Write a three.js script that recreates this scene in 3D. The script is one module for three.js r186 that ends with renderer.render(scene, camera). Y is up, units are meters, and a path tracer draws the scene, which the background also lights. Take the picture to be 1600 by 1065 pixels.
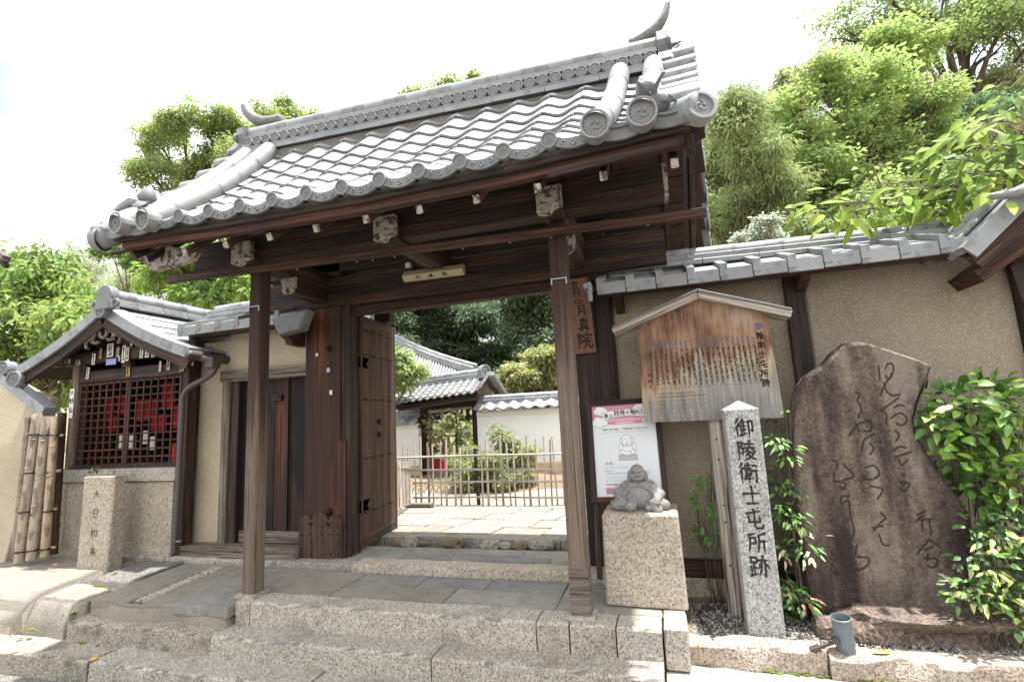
import * as THREE from 'three';
import { mergeGeometries, toCreasedNormals } from 'three/addons/utils/BufferGeometryUtils.js';
import { RoundedBoxGeometry } from 'three/addons/geometries/RoundedBoxGeometry.js';
import { MarchingCubes } from 'three/addons/objects/MarchingCubes.js';

// ---------------------------------------------------------------- camera, sky, sun, exposure
const scene = new THREE.Scene();
const FOCAL = 780, PITCH = 8.5, YAW = 16.5, ROLL = -2.9, EYE = new THREE.Vector3(0, 1.35, 0);
const camera = new THREE.PerspectiveCamera(2 * Math.atan(532.5 / FOCAL) * 180 / Math.PI, 1600 / 1065, 0.05, 900);
camera.position.copy(EYE);
camera.rotation.order = 'YXZ';
camera.rotation.set(PITCH * Math.PI / 180, YAW * Math.PI / 180, ROLL * Math.PI / 180);
camera.updateMatrixWorld(true);
const renderer = new THREE.WebGLRenderer({ antialias: true });
renderer.toneMapping = THREE.LinearToneMapping;
renderer.toneMappingExposure = 2.5;
renderer.shadowMap.enabled = true;
const SUN_TO = new THREE.Vector3(0.22, 1, -0.035).normalize();
const sun = new THREE.DirectionalLight(new THREE.Color(1.0, 0.975, 0.935), 4.6);
sun.name = 'sun';
sun.position.copy(SUN_TO).multiplyScalar(60);
sun.castShadow = true; sun.shadow.radius = 2;
Object.assign(sun.shadow.camera, { left: -30, right: 30, top: 30, bottom: -30, near: 1, far: 140 });
scene.add(sun); scene.add(sun.target);

// ---------------------------------------------------------------- numbers and noise
function rngOf(seed) { let s = seed >>> 0; return () => { s = (s + 0x6d2b79f5) | 0; let t = Math.imul(s ^ (s >>> 15), 1 | s); t = (t + Math.imul(t ^ (t >>> 7), 61 | t)) ^ t; return ((t ^ (t >>> 14)) >>> 0) / 4294967296; }; }
const R = rngOf(7);
const rr = (a, b) => a + (b - a) * R();
const hash = (x, y, s) => { let h = Math.imul(x | 0, 374761393) + Math.imul(y | 0, 668265263) + Math.imul(s | 0, 1274126177); h = Math.imul(h ^ (h >>> 13), 1274126177); return ((h ^ (h >>> 16)) >>> 0) / 4294967296; };
const mod = (a, n) => ((a % n) + n) % n;
const sm = (t) => t * t * (3 - 2 * t);
const clamp = (x, a = 0, b = 1) => Math.min(b, Math.max(a, x));
const lerp = (a, b, t) => a + (b - a) * t;
const step = (a, b, x) => sm(clamp((x - a) / (b - a)));
function vnoise(x, y, px, py, s) { const ix = Math.floor(x), iy = Math.floor(y), fx = sm(x - ix), fy = sm(y - iy), x0 = mod(ix, px), x1 = mod(ix + 1, px), y0 = mod(iy, py), y1 = mod(iy + 1, py);
  return lerp(lerp(hash(x0, y0, s), hash(x1, y0, s), fx), lerp(hash(x0, y1, s), hash(x1, y1, s), fx), fy); }
function fbm(x, y, px, py, s, oct = 4, gain = 0.5) { let a = 1, t = 0, n = 0; for (let i = 0; i < oct; i++) { t += a * vnoise(x, y, px, py, s + i * 17); n += a; a *= gain; x *= 2; y *= 2; px *= 2; py *= 2; } return t / n; }
const h3 = (x, y, z, s) => hash(x + Math.imul(z, 7919), y + Math.imul(z, 104729), s);
function noise3(x, y, z, s = 1) { const ix = Math.floor(x), iy = Math.floor(y), iz = Math.floor(z), fx = sm(x - ix), fy = sm(y - iy), fz = sm(z - iz);
  const L = (k) => lerp(lerp(h3(ix, iy, k, s), h3(ix + 1, iy, k, s), fx), lerp(h3(ix, iy + 1, k, s), h3(ix + 1, iy + 1, k, s), fx), fy);
  return lerp(L(iz), L(iz + 1), fz) * 2 - 1; }
const fbm3 = (x, y, z, s = 1, o = 3) => { let a = 1, t = 0; for (let i = 0; i < o; i++) { t += a * noise3(x, y, z, s + i); x *= 2.03; y *= 2.03; z *= 2.03; a *= 0.5; } return t; };

// sky: thin bright overcast with a few bluish gaps all round
{
  const W = 1024, H = 512, d = new Float32Array(W * H * 4);
  for (let j = 0; j < H; j++) for (let i = 0; i < W; i++) {
    const up = ((j + 0.5) / H - 0.5) * Math.PI, az = ((i + 0.5) / W - 0.5) * 2 * Math.PI;
    const x = Math.cos(az) * Math.cos(up), y = Math.sin(up), z = Math.sin(az) * Math.cos(up);
    const n = fbm3(x * 2.2 + 7.16, y * 3.4 + 5.48, z * 2.2 + 8.64, 11, 4), gap = step(0.18, 0.75, n);
    const c = x * SUN_TO.x + y * SUN_TO.y + z * SUN_TO.z, glow = 0.35 * Math.pow(clamp(c), 8);
    const b = 0.84 + 0.12 * clamp(y) + glow + 0.05 * fbm3(x * 5, y * 7, z * 5, 31, 3), o = (j * W + i) * 4;
    d[o] = b * lerp(0.98, 0.36, gap); d[o + 1] = b * lerp(1.0, 0.405, gap); d[o + 2] = b * lerp(1.04, 0.5, gap); d[o + 3] = 1;
  }
  const t = new THREE.DataTexture(d, W, H, THREE.RGBAFormat, THREE.FloatType);
  t.mapping = THREE.EquirectangularReflectionMapping; t.magFilter = THREE.LinearFilter; t.minFilter = THREE.LinearFilter; t.needsUpdate = true;
  scene.background = t; scene.environment = t;
}

// a point of the place: the sight line through a spot of the picture, taken to a stated plane of the place
function sight(px, py) { return new THREE.Vector3(px - 800, 532.5 - py, -FOCAL).applyQuaternion(camera.quaternion); }
const onZ = (px, py, z) => { const d = sight(px, py), t = (z - EYE.z) / d.z; return d.multiplyScalar(t).add(EYE); };
const onY = (px, py, y) => { const d = sight(px, py), t = (y - EYE.y) / d.y; return d.multiplyScalar(t).add(EYE); };
const V = (x, y, z) => new THREE.Vector3(x, y, z);

// ---------------------------------------------------------------- naming
const taken = new Map();
function numbered(n) { const k = taken.get(n) || 0; taken.set(n, k + 1); return k ? n + '_' + String(k).padStart(3, '0') : n; }
function tag(o, label, category, group) { if (label) o.userData.label = label; if (category) o.userData.category = category; if (group) o.userData.group = group; return o; }
function thing(name, label, category, pos = [0, 0, 0], turn = 0, group) { const o = new THREE.Group(); o.name = numbered(name); o.position.set(...pos); o.rotation.y = turn; scene.add(o); return tag(o, label, category, group); }
function part(name, geo, mat, parent, label) { const m = new THREE.Mesh(geo, mat); m.name = name; m.castShadow = m.receiveShadow = true; (parent || scene).add(m); if (!parent) m.name = numbered(name); if (label) m.userData.label = label; return m; }
function sub(name, parent, label) { const g = new THREE.Group(); g.name = name; parent.add(g); if (label) g.userData.label = label; return g; }
function solo(name, geo, mat, label, category, group) { return tag(part(name, geo, mat), label, category, group); }
function struct(name, geo, mat) { const m = part(name, geo, mat); m.userData.kind = 'structure'; return m; }

// ---------------------------------------------------------------- geometry helpers (metres, uv in metres)
function plain(g) { const n = g.index ? g.toNonIndexed() : g; for (const k of Object.keys(n.attributes)) if (!['position', 'normal', 'uv'].includes(k)) n.deleteAttribute(k); if (!n.attributes.normal) n.computeVertexNormals(); if (!n.attributes.uv) n.setAttribute('uv', new THREE.BufferAttribute(new Float32Array(n.attributes.position.count * 2), 2)); n.clearGroups?.(); return n; }
const merge = (list) => mergeGeometries(list.map(plain), false);
function uvBox(g, ou = R() * 9, ov = R() * 9, swap = false) { g = plain(g); const p = g.attributes.position, n = g.attributes.normal, uv = g.attributes.uv;
  for (let i = 0; i < p.count; i++) { const ax = Math.abs(n.getX(i)), ay = Math.abs(n.getY(i)), az = Math.abs(n.getZ(i)); let a, b;
    if (ax > ay && ax > az) { a = p.getZ(i); b = p.getY(i); } else if (ay > az) { a = p.getX(i); b = p.getZ(i); } else { a = p.getX(i); b = p.getY(i); }
    uv.setXY(i, (swap ? b : a) + ou, (swap ? a : b) + ov); } return g; }
function rbox(w, h, d, r = 0.008, seg = 1) { return uvBox(new RoundedBoxGeometry(w, h, d, seg, Math.min(r, w * 0.45, h * 0.45, d * 0.45))); }
// a prism: closed outline in (y, z), run along x from 0 to L; u follows x
function prism(pts, L, crease = 0.6, ou = R() * 9, ov = R() * 9) {
  const area = pts.reduce((s, p, i) => { const q = pts[(i + 1) % pts.length]; return s + p[0] * q[1] - q[0] * p[1]; }, 0);
  if (area < 0) pts = pts.slice().reverse();
  const pos = [], uv = [], n = pts.length; let acc = 0;
  for (let i = 0; i < n; i++) { const a = pts[i], b = pts[(i + 1) % n], l = Math.hypot(b[0] - a[0], b[1] - a[1]);
    pos.push(0, ...a, 0, ...b, L, ...b, 0, ...a, L, ...b, L, ...a);
    uv.push(ou, acc + ov, ou, acc + l + ov, ou + L, acc + l + ov, ou, acc + ov, ou + L, acc + l + ov, ou + L, acc + ov); acc += l; }
  const tri = THREE.ShapeUtils.triangulateShape(pts.map((p) => new THREE.Vector2(p[0], p[1])), []);
  for (const [a, b, c] of tri) { for (const k of [a, c, b]) { pos.push(0, ...pts[k]); uv.push(pts[k][1] + ou, pts[k][0] + ov); } for (const k of [a, b, c]) { pos.push(L, ...pts[k]); uv.push(pts[k][1] + ou, pts[k][0] + ov); } }
  const g = new THREE.BufferGeometry(); g.setAttribute('position', new THREE.Float32BufferAttribute(pos, 3)); g.setAttribute('uv', new THREE.Float32BufferAttribute(uv, 2)); g.computeVertexNormals();
  return crease ? plain(toCreasedNormals(g, crease)) : g;
}
const chamf = (h, w, c = 0.006) => [[-h / 2, -w / 2 + c], [-h / 2, w / 2 - c], [-h / 2 + c, w / 2], [h / 2 - c, w / 2], [h / 2, w / 2 - c], [h / 2, -w / 2 + c], [h / 2 - c, -w / 2], [-h / 2 + c, -w / 2]];
const basis = (x, y, o) => { const X = x.clone().normalize(), Z = X.clone().cross(y).normalize(), Y = Z.clone().cross(X); return new THREE.Matrix4().makeBasis(X, Y, Z).setPosition(o); };
// a squared timber from a to b, h high (towards up) and w wide
function beam(a, b, h, w, c = 0.006, up = V(0, 1, 0)) { a = a.isVector3 ? a : V(...a); b = b.isVector3 ? b : V(...b); const d = b.clone().sub(a), u = Math.abs(d.clone().normalize().dot(up)) > 0.95 ? V(0, 0, 1) : up;
  return prism(chamf(h, w, c), d.length(), 0).applyMatrix4(basis(d, u, a)); }
function along(pts, a, b, up, crease) { const d = b.clone().sub(a); return prism(pts, d.length(), crease).applyMatrix4(basis(d, up, a)); }
// a tapering tube through points
function tube(points, r0, r1, ring = 7, n = points.length * 4, caps = true, squash = 1) {
  const c = new THREE.CatmullRomCurve3(points), f = c.computeFrenetFrames(n, false), pos = [], uv = [], L = c.getLength(); let idx = [];
  for (let i = 0; i <= n; i++) { const t = i / n, p = c.getPointAt(t), r = typeof r0 === 'function' ? r0(t) : lerp(r0, r1, t);
    for (let k = 0; k <= ring; k++) { const a = k / ring * Math.PI * 2, q = p.clone().addScaledVector(f.normals[i], Math.cos(a) * r).addScaledVector(f.binormals[i], Math.sin(a) * r * squash); pos.push(q.x, q.y, q.z); uv.push(t * L, k / ring * 2 * Math.PI * r); } }
  for (let i = 0; i < n; i++) for (let k = 0; k < ring; k++) { const a = i * (ring + 1) + k, b = a + ring + 1; idx.push(a, a + 1, b, b, a + 1, b + 1); }
  if (caps) for (const [row, flip] of [[0, 0], [n, 1]]) { const s = pos.length / 3, p = c.getPointAt(row / n); pos.push(p.x, p.y, p.z); uv.push(0, 0); for (let k = 0; k < ring; k++) { const a = row * (ring + 1) + k; idx.push(s, flip ? a : a + 1, flip ? a + 1 : a); } }
  const g = new THREE.BufferGeometry(); g.setAttribute('position', new THREE.Float32BufferAttribute(pos, 3)); g.setAttribute('uv', new THREE.Float32BufferAttribute(uv, 2)); g.setIndex(idx); g.computeVertexNormals(); return plain(g);
}
function sheet(nu, nv, fn, uvScale) { const pos = [], uv = [], idx = []; for (let j = 0; j <= nv; j++) for (let i = 0; i <= nu; i++) { const p = fn(i / nu, j / nv); pos.push(p[0], p[1], p[2]); const t = uvScale ? uvScale(i / nu, j / nv, p) : [p[0], p[2]]; uv.push(t[0], t[1]); }
  for (let j = 0; j < nv; j++) for (let i = 0; i < nu; i++) { const a = j * (nu + 1) + i, b = a + nu + 1; idx.push(a, b, a + 1, b, b + 1, a + 1); }
  const g = new THREE.BufferGeometry(); g.setAttribute('position', new THREE.Float32BufferAttribute(pos, 3)); g.setAttribute('uv', new THREE.Float32BufferAttribute(uv, 2)); g.setIndex(idx); g.computeVertexNormals(); return g; }
function rockGeo(w, h, d, seed, amp = 0.22, detail = 3, flat = 0) { const g = new THREE.IcosahedronGeometry(1, detail), p = g.attributes.position;
  for (let i = 0; i < p.count; i++) { let x = p.getX(i), y = p.getY(i), z = p.getZ(i); const f = 1 + amp * fbm3(x * 1.7 + seed, y * 1.7, z * 1.7 + seed * 2, seed, 3); x *= f; y *= f; z *= f;
    const q = (v) => Math.sign(v) * Math.pow(Math.abs(v), 0.75); x = q(x); y = q(y); z = q(z); if (flat) y = Math.min(y, flat); p.setXYZ(i, x * w / 2, y * h / 2, z * d / 2); }
  g.computeVertexNormals(); return uvBox(toCreasedNormals(g, 0.5)); }
function disc(r, depth, seg = 24) { const g = new THREE.CylinderGeometry(r, r, depth, seg); g.rotateX(Math.PI / 2); return g; } // axis along z
// parts are modelled where they stand; this moves their geometry to the axes of what they belong to
function originOf(p) { const o = V(0, 0, 0); for (; p && p !== scene; p = p.parent) o.add(p.position); return o; }
function P(name, geo, mat, parent, label) { const o = originOf(parent); if (o.lengthSq()) geo.translate(-o.x, -o.y, -o.z); return part(name, geo, mat, parent, label); }
function put(name, geo, mat, parent, m4, label) { const m = part(name, geo, mat, parent, label); m.applyMatrix4(m4); m.position.sub(originOf(parent)); return m; } // a shared shape, set down by a matrix
function mergeMats(list) { return mergeGeometries(list.map(plain), true); }

// ---------------------------------------------------------------- textures
// colour(u, v) -> [r, g, b] linear-ish sRGB 0..1, and height 0..1; both tile
function texture(W, H, metresU, metresV, fn) {
  const c = new Uint8Array(W * H * 4), b = new Uint8Array(W * H * 4);
  for (let j = 0; j < H; j++) for (let i = 0; i < W; i++) { const [r, g, bl, h] = fn(i / W, j / H, i, j), o = (j * W + i) * 4;
    c[o] = clamp(r) * 255; c[o + 1] = clamp(g) * 255; c[o + 2] = clamp(bl) * 255; c[o + 3] = 255; b[o] = b[o + 1] = b[o + 2] = clamp(h) * 255; b[o + 3] = 255; }
  const mk = (d, srgb) => { const t = new THREE.DataTexture(d, W, H, THREE.RGBAFormat, THREE.UnsignedByteType); t.wrapS = t.wrapT = THREE.RepeatWrapping; t.magFilter = THREE.LinearFilter; t.minFilter = THREE.LinearMipmapLinearFilter; if (srgb) t.colorSpace = THREE.SRGBColorSpace; t.repeat.set(1 / metresU, 1 / metresV); t.needsUpdate = true; return t; };
  return { map: mk(c, true), bumpMap: mk(b, false) };
}
const mix3 = (a, b, t) => [lerp(a[0], b[0], t), lerp(a[1], b[1], t), lerp(a[2], b[2], t)];
const ramp = (stops, t) => { t = clamp(t) * (stops.length - 1); const i = Math.min(stops.length - 2, Math.floor(t)); return mix3(stops[i], stops[i + 1], t - i); };
const hex = (h) => [(h >> 16 & 255) / 255, (h >> 8 & 255) / 255, (h & 255) / 255];
const std = (o) => new THREE.MeshStandardMaterial({ roughness: 0.9, ...(o.bumpMap ? { bumpScale: 0.003 } : {}), ...o });
const tints = (base, list) => list.map((c) => { const m = base.clone(); m.color = new THREE.Color(...c); return m; });
const pick = (a) => a[Math.floor(R() * a.length)];

// wood, grain along u
const woodTex = (stops, seed, lines = 90) => texture(512, 512, 1.6, 0.45, (u, v) => {
  const w = fbm(u * 3, v * 6, 3, 6, seed, 3) * 0.5, g = fbm(u * 5, v * lines + w * 6, 5, lines, seed + 5, 3), s = fbm(u * 2, v * 14, 2, 14, seed + 9, 4), f = vnoise(u * 26, v * 220, 26, 220, seed + 3);
  const crack = step(0.7, 0.76, fbm(u * 3, v * 46, 3, 46, seed + 21, 2)), t = 0.5 + (g - 0.5) * 0.95 + (s - 0.5) * 0.95 + (f - 0.5) * 0.3 - crack * 0.4;
  return [...ramp(stops, t), clamp(0.35 + g * 0.45 + f * 0.15 - crack * 0.5)]; });
const wDark = woodTex([hex(0x150e0b), hex(0x30211a), hex(0x5a3b2b), hex(0x8d694e)], 3);
const wRed = woodTex([hex(0x1a0e0a), hex(0x4a2819), hex(0x86492a), hex(0xb57c52)], 13);
const wGrey = woodTex([hex(0x3d332c), hex(0x74685c), hex(0x978b7e), hex(0xb7ab9c)], 23, 70);
const wDoor = woodTex([hex(0x33251b), hex(0x5c4534), hex(0x705643), hex(0x876c57)], 33, 110);
const M = {};
M.dark = std({ ...wDark, bumpScale: 0.004, roughness: 0.75 });
M.red = std({ ...wRed, bumpScale: 0.003, roughness: 0.75 });
M.grey = std({ ...wGrey, bumpScale: 0.004, roughness: 0.95 });
M.door = std({ ...wDoor, bumpScale: 0.003, roughness: 0.85 });
M.darks = tints(M.dark, [[1, 1, 1], [0.78, 0.76, 0.74], [1.25, 1.15, 1.05], [0.9, 0.95, 1]]);
M.reds = tints(M.red, [[0.75, 0.75, 0.75], [0.55, 0.55, 0.57], [0.9, 0.85, 0.8]]);
M.doors = tints(M.door, [[1, 1, 1], [0.86, 0.86, 0.88], [1.1, 1.06, 1.0], [0.95, 0.9, 0.86]]);
M.greys = tints(M.grey, [[1, 1, 1], [0.85, 0.84, 0.83], [1.12, 1.13, 1.15]]); M.paleGrey = tints(M.grey, [[1.2, 1.27, 1.34]])[0];

// weathered posts: u along the height in 2.8 m, v round the section; brown heartwood above, bleached grey below with ragged streaks
const postTex = (seed, split) => texture(1024, 256, 2.8, 0.5, (u, v) => {
  const g = fbm(u * 6, v * 60, 6, 60, seed, 3), s = fbm(u * 2, v * 9, 2, 9, seed + 4, 3), f = vnoise(u * 60, v * 190, 60, 190, seed + 2), crack = step(0.7, 0.78, fbm(u * 4, v * 38, 4, 38, seed + 8, 2));
  const b = 1 - step(split - 0.16, split + 0.2, u + (s - 0.5) * 0.55 + (g - 0.5) * 0.3), t = g * 0.55 + s * 0.35 + (f - 0.5) * 0.2 - crack * 0.3;
  return [...mix3(ramp([hex(0x241713), hex(0x3d2a22), hex(0x563b2f), hex(0x7a5a49)], t), ramp([hex(0x4a3c32), hex(0x7d6c5d), hex(0x9b8a79), hex(0xb9a896)], t), clamp(b * 1.1)), clamp(0.4 + g * 0.45 - crack * 0.5)]; });
M.post = std({ ...postTex(41, 0.45), bumpScale: 0.005 });
M.post2 = std({ ...postTex(47, 0.62), bumpScale: 0.005 });
M.bigPost = std({ ...texture(512, 512, 2.4, 0.6, (u, v) => { const g = fbm(u * 4, v * 70, 4, 70, 61, 3), s = fbm(u * 2, v * 11, 2, 11, 65, 4), p = fbm(u * 3, v * 5, 3, 5, 69, 3), crack = step(0.72, 0.8, fbm(u * 3, v * 30, 3, 30, 73, 2)), t = g * 0.45 + s * 0.5 - crack * 0.3;
  return [...mix3(ramp([hex(0x22130d), hex(0x42261a), hex(0x603a26), hex(0x7d5236)], t), ramp([hex(0x3a1c0e), hex(0x74401f), hex(0x9a5c31), hex(0xae7a4e)], t), step(0.52, 0.72, p)), clamp(0.4 + g * 0.4 - crack * 0.4)]; }), bumpScale: 0.004, roughness: 0.8 });
M.sideDoor = std({ ...texture(512, 512, 2.0, 0.6, (u, v) => { const g = fbm(u * 4, v * 60, 4, 60, 81, 3), s = fbm(u * 2, v * 9, 2, 9, 85, 4), p = fbm(u * 3, v * 6, 3, 6, 89, 4), t = g * 0.5 + s * 0.45;
  return [...mix3(ramp([hex(0x1c1310), hex(0x3a2820), hex(0x553c2f), hex(0x6d5242)], t), hex(0x15100e), step(0.5, 0.62, p) * 0.85), g]; }), bumpScale: 0.003, roughness: 0.85 });

// stone
const graniteTex = (cols, seed, coarse = 150, dirt = 0.25, dirtCol = 0x6b6152) => texture(512, 512, 1.25, 1.25, (u, v) => {
  const a = vnoise(u * coarse, v * coarse, coarse, coarse, seed), b = vnoise(u * coarse * 0.6, v * coarse * 0.6, coarse * 0.6, coarse * 0.6, seed + 5), d = fbm(u * 5, v * 5, 5, 5, seed + 9, 6, 0.62), e = hash(Math.floor(u * 512), Math.floor(v * 512), seed);
  const t = 0.52 + (a - 0.5) * 0.9 + (b - 0.5) * 0.6 + (e - 0.5) * 0.4; let c = ramp(cols, t); c = mix3(c, hex(dirtCol), step(0.45, 0.8, d) * dirt * 0.9); return [...c, clamp(0.5 + (b - 0.5) * 0.6 + (a - 0.5) * 0.4)]; });
const granCols = [hex(0x6c655c), hex(0xa39b8e), hex(0xbdb5a8), hex(0xd3ccc0), hex(0xe2dcd2)];
M.granite = std({ ...graniteTex(granCols, 101, 230, 0.3), bumpScale: 0.006, roughness: 0.9 });
M.granites = tints(M.granite, [[0.85, 0.85, 0.84], [0.92, 0.91, 0.88], [0.8, 0.79, 0.77]]);
M.graniteWarm = std({ ...graniteTex([hex(0x7a6c58), hex(0xb3a58f), hex(0xc6b9a4), hex(0xd6cbb9), hex(0xe4dbcc)], 111, 190, 0.14), bumpScale: 0.004, roughness: 0.92, color: new THREE.Color(0.88, 0.88, 0.88) });
M.graniteCold = std({ ...graniteTex([hex(0x65655f), hex(0x9c9c98), hex(0xbab9b6), hex(0xd4d3d0), hex(0xe6e5e3)], 121, 220, 0.06), bumpScale: 0.002, roughness: 0.85, color: new THREE.Color(0.92, 0.92, 0.92) });
M.graniteMossy = std({ ...graniteTex(granCols, 131, 210, 0.6, 0x4d4a3e), bumpScale: 0.008, color: new THREE.Color(0.74, 0.72, 0.68) });
const slabTex = (cols, seed) => texture(512, 512, 1.6, 1.6, (u, v) => { const a = fbm(u * 7, v * 7, 7, 7, seed, 5), e = vnoise(u * 190, v * 190, 190, 190, seed + 2), d = step(0.6, 0.72, fbm(u * 18, v * 18, 18, 18, seed + 7, 3)); return [...mix3(ramp(cols, 0.2 + a * 0.6 + (e - 0.5) * 0.35), hex(0x6a655c), d * 0.25), clamp(0.5 + (e - 0.5) * 0.5 + (a - 0.5) * 0.5)]; });
M.slab = std({ ...slabTex([hex(0x7c7873), hex(0x949089), hex(0xa8a49c), hex(0xb9b5ac)], 141), bumpScale: 0.003 });
M.slabs = tints(M.slab, [[0.82, 0.83, 0.85], [0.72, 0.74, 0.78], [0.95, 0.93, 0.89], [0.88, 0.87, 0.84]]);
M.concrete = std({ ...slabTex([hex(0x7d766b), hex(0x979084), hex(0xaaa396), hex(0xbbb4a7)], 151), bumpScale: 0.006, color: new THREE.Color(0.85, 0.84, 0.82) });
M.asphalt = std({ ...graniteTex([hex(0x4c4a46), hex(0x6d6a65), hex(0x84807a), hex(0x9a968f)], 161, 170, 0.2), bumpScale: 0.005 });
M.mortar = std({ ...slabTex([hex(0x45413a), hex(0x5a554b), hex(0x6a6457), hex(0x7b7466)], 171), bumpScale: 0.004 });
M.moss = std({ ...slabTex([hex(0x2c3310), hex(0x4a531a), hex(0x6b7022), hex(0x84822f)], 181), bumpScale: 0.01, roughness: 1 });
M.earth = std({ ...slabTex([hex(0x4b4033), hex(0x6b5c49), hex(0x84735c), hex(0x9b8a70)], 191), bumpScale: 0.01 });
M.court = tints(M.granite, [[0.92, 0.9, 0.88], [0.84, 0.82, 0.8], [0.98, 0.95, 0.92]]);
M.brownStone = std({ ...graniteTex([hex(0x3b322c), hex(0x5a4d45), hex(0x6d5f55), hex(0x857668)], 195, 110, 0.3, 0x3a332c), bumpScale: 0.01 });
M.kerbStone = M.granite.clone(); M.kerbStone.color = new THREE.Color(0.66, 0.6, 0.56);
// plaster
const plasterTex = (cols, seed, straw) => texture(1024, 1024, 2.0, 2.0, (u, v) => { const a = fbm(u * 5, v * 5, 5, 5, seed, 5), e = vnoise(u * 300, v * 300, 300, 300, seed + 2), c0 = vnoise(u * 160, v * 160, 160, 160, seed + 4); const sx = Math.floor(u * 72), sy = Math.floor(v * 72), h = hash(sx, sy, seed + 6), fu = u * 72 - sx - 0.5, fv = v * 72 - sy - 0.5, an = h * 80, st = straw && h > 0.62 && Math.hypot(fu, fv) < 0.2 + 0.3 * hash(sy, sx, 5) && Math.abs(fu * Math.sin(an) + fv * Math.cos(an)) < 0.1 ? 1 : 0;
  return [...mix3(ramp(cols, 0.5 + (a - 0.5) * 0.5 + (e - 0.5) * 0.45 + (c0 - 0.5) * 0.25), hex(straw || 0), st * 0.6), clamp(0.45 + (e - 0.5) * 0.5 + (c0 - 0.5) * 0.4 + st * 0.2)]; });
M.plaster = std({ ...plasterTex([hex(0x857a68), hex(0x9c907c), hex(0xac9f8b), hex(0xbfb39f)], 201, 0xdccfb4), bumpScale: 0.004, roughness: 1 });
M.plasterPale = std({ ...plasterTex([hex(0xa49679), hex(0xbdae91), hex(0xcdc0a5), hex(0xddd1b8)], 211, 0), bumpScale: 0.006, roughness: 1 });
M.white = std({ ...plasterTex([hex(0xe2ded6), hex(0xefece6), hex(0xf5f2ed), hex(0xf8f6f2)], 221, 0), bumpScale: 0.002, roughness: 0.95 });
M.white.color = new THREE.Color(0.94, 0.97, 1.0);
M.ochre = std({ ...plasterTex([hex(0xb29a6d), hex(0xc6b083), hex(0xd2bd92), hex(0xddcba4)], 225, 0), bumpScale: 0.002 });
// roof tile
const tileTex = texture(512, 512, 0.9, 0.9, (u, v) => { const a = fbm(u * 8, v * 8, 8, 8, 231, 5), e = vnoise(u * 140, v * 140, 140, 140, 233), d = step(0.62, 0.74, fbm(u * 12, v * 12, 12, 12, 237, 4)), t = 0.5 + (a - 0.5) * 0.55 + (e - 0.5) * 0.16; return [...mix3(ramp([hex(0x7b7d7f), hex(0x929496), hex(0xa4a6a8), hex(0xb6b7b8)], t), hex(0x6d6b62), d * 0.4), clamp(0.5 + (a - 0.5) * 0.5 + (e - 0.5) * 0.3)]; });
M.tile = std({ ...tileTex, bumpScale: 0.002, roughness: 0.5 });
M.tiles = tints(M.tile, [[1, 1, 1], [0.86, 0.87, 0.88], [1.1, 1.09, 1.08], [0.93, 0.91, 0.88], [1.04, 1.04, 1.05]]);
M.tilesDark = tints(M.tile, [[0.62, 0.62, 0.62], [0.54, 0.54, 0.55], [0.7, 0.69, 0.68]]);
M.mud = std({ ...slabTex([hex(0x4d4a46), hex(0x66625c), hex(0x7a766f), hex(0x8d8981)], 241), bumpScale: 0.02 });
M.endGrain = std({ ...texture(256, 256, 0.3, 0.3, (u, v) => { const a = fbm(u * 10, v * 10, 10, 10, 251, 4), e = vnoise(u * 60, v * 60, 60, 60, 253), d = step(0.5, 0.66, fbm(u * 7, v * 7, 7, 7, 257, 4)); return [...mix3(ramp([hex(0x8f877a), hex(0xb8b0a3), hex(0xd0c9bd)], a + (e - 0.5) * 0.4), hex(0x3b2e26), d * 0.75), e]; }), bumpScale: 0.006 });
M.bamboo = std({ ...texture(256, 256, 0.8, 0.3, (u, v) => { const a = fbm(u * 4, v * 20, 4, 20, 261, 3), d = step(0.55, 0.7, fbm(u * 6, v * 5, 6, 5, 263, 4)); return [...mix3(ramp([hex(0x93836f), hex(0xb0a18d), hex(0xc6b9a7)], a), hex(0x6a5a4a), d * 0.6), a]; }), bumpScale: 0.001, roughness: 0.55 });
M.bamboos = tints(M.bamboo, [[1, 1, 1], [0.9, 0.88, 0.86], [1.0, 0.93, 0.8], [0.8, 0.76, 0.72]]);
M.fence = std({ color: 0x9f968d, roughness: 0.7 }); M.fences = tints(std({ roughness: 0.7, ...wGrey }), [[1.6, 1.68, 1.75], [1.9, 1.96, 2.0], [1.15, 1.18, 1.2]]);
M.bark = std({ ...texture(256, 256, 0.8, 0.5, (u, v) => { const a = fbm(u * 8, v * 14, 8, 14, 271, 4); return [...ramp([hex(0x2b241d), hex(0x55493c), hex(0x776a5a)], a), a]; }), bumpScale: 0.02, roughness: 1 });
M.barkPale = M.bark.clone(); M.barkPale.color = new THREE.Color(1.9, 1.8, 1.65);
M.iron = std({ color: 0x14110f, roughness: 0.55, metalness: 0.6 });
M.steel = std({ color: 0x8e9296, roughness: 0.45, metalness: 0.8 });
M.copper = std({ ...texture(128, 128, 0.2, 0.2, (u, v) => { const a = fbm(u * 8, v * 8, 8, 8, 281, 3); return [...ramp([hex(0x1c2a1a), hex(0x36452a), hex(0x55644a)], a), a]; }), roughness: 0.7, metalness: 0.3, bumpScale: 0.002 });
M.pipe = std({ color: 0x4a4240, roughness: 0.5 });
M.black = std({ color: 0x0b0a09, roughness: 0.6 });
M.redCloth = std({ color: 0xa01420, roughness: 0.95 }); M.whitePaint = std({ color: 0xd8d2c6, roughness: 0.9 });

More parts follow.
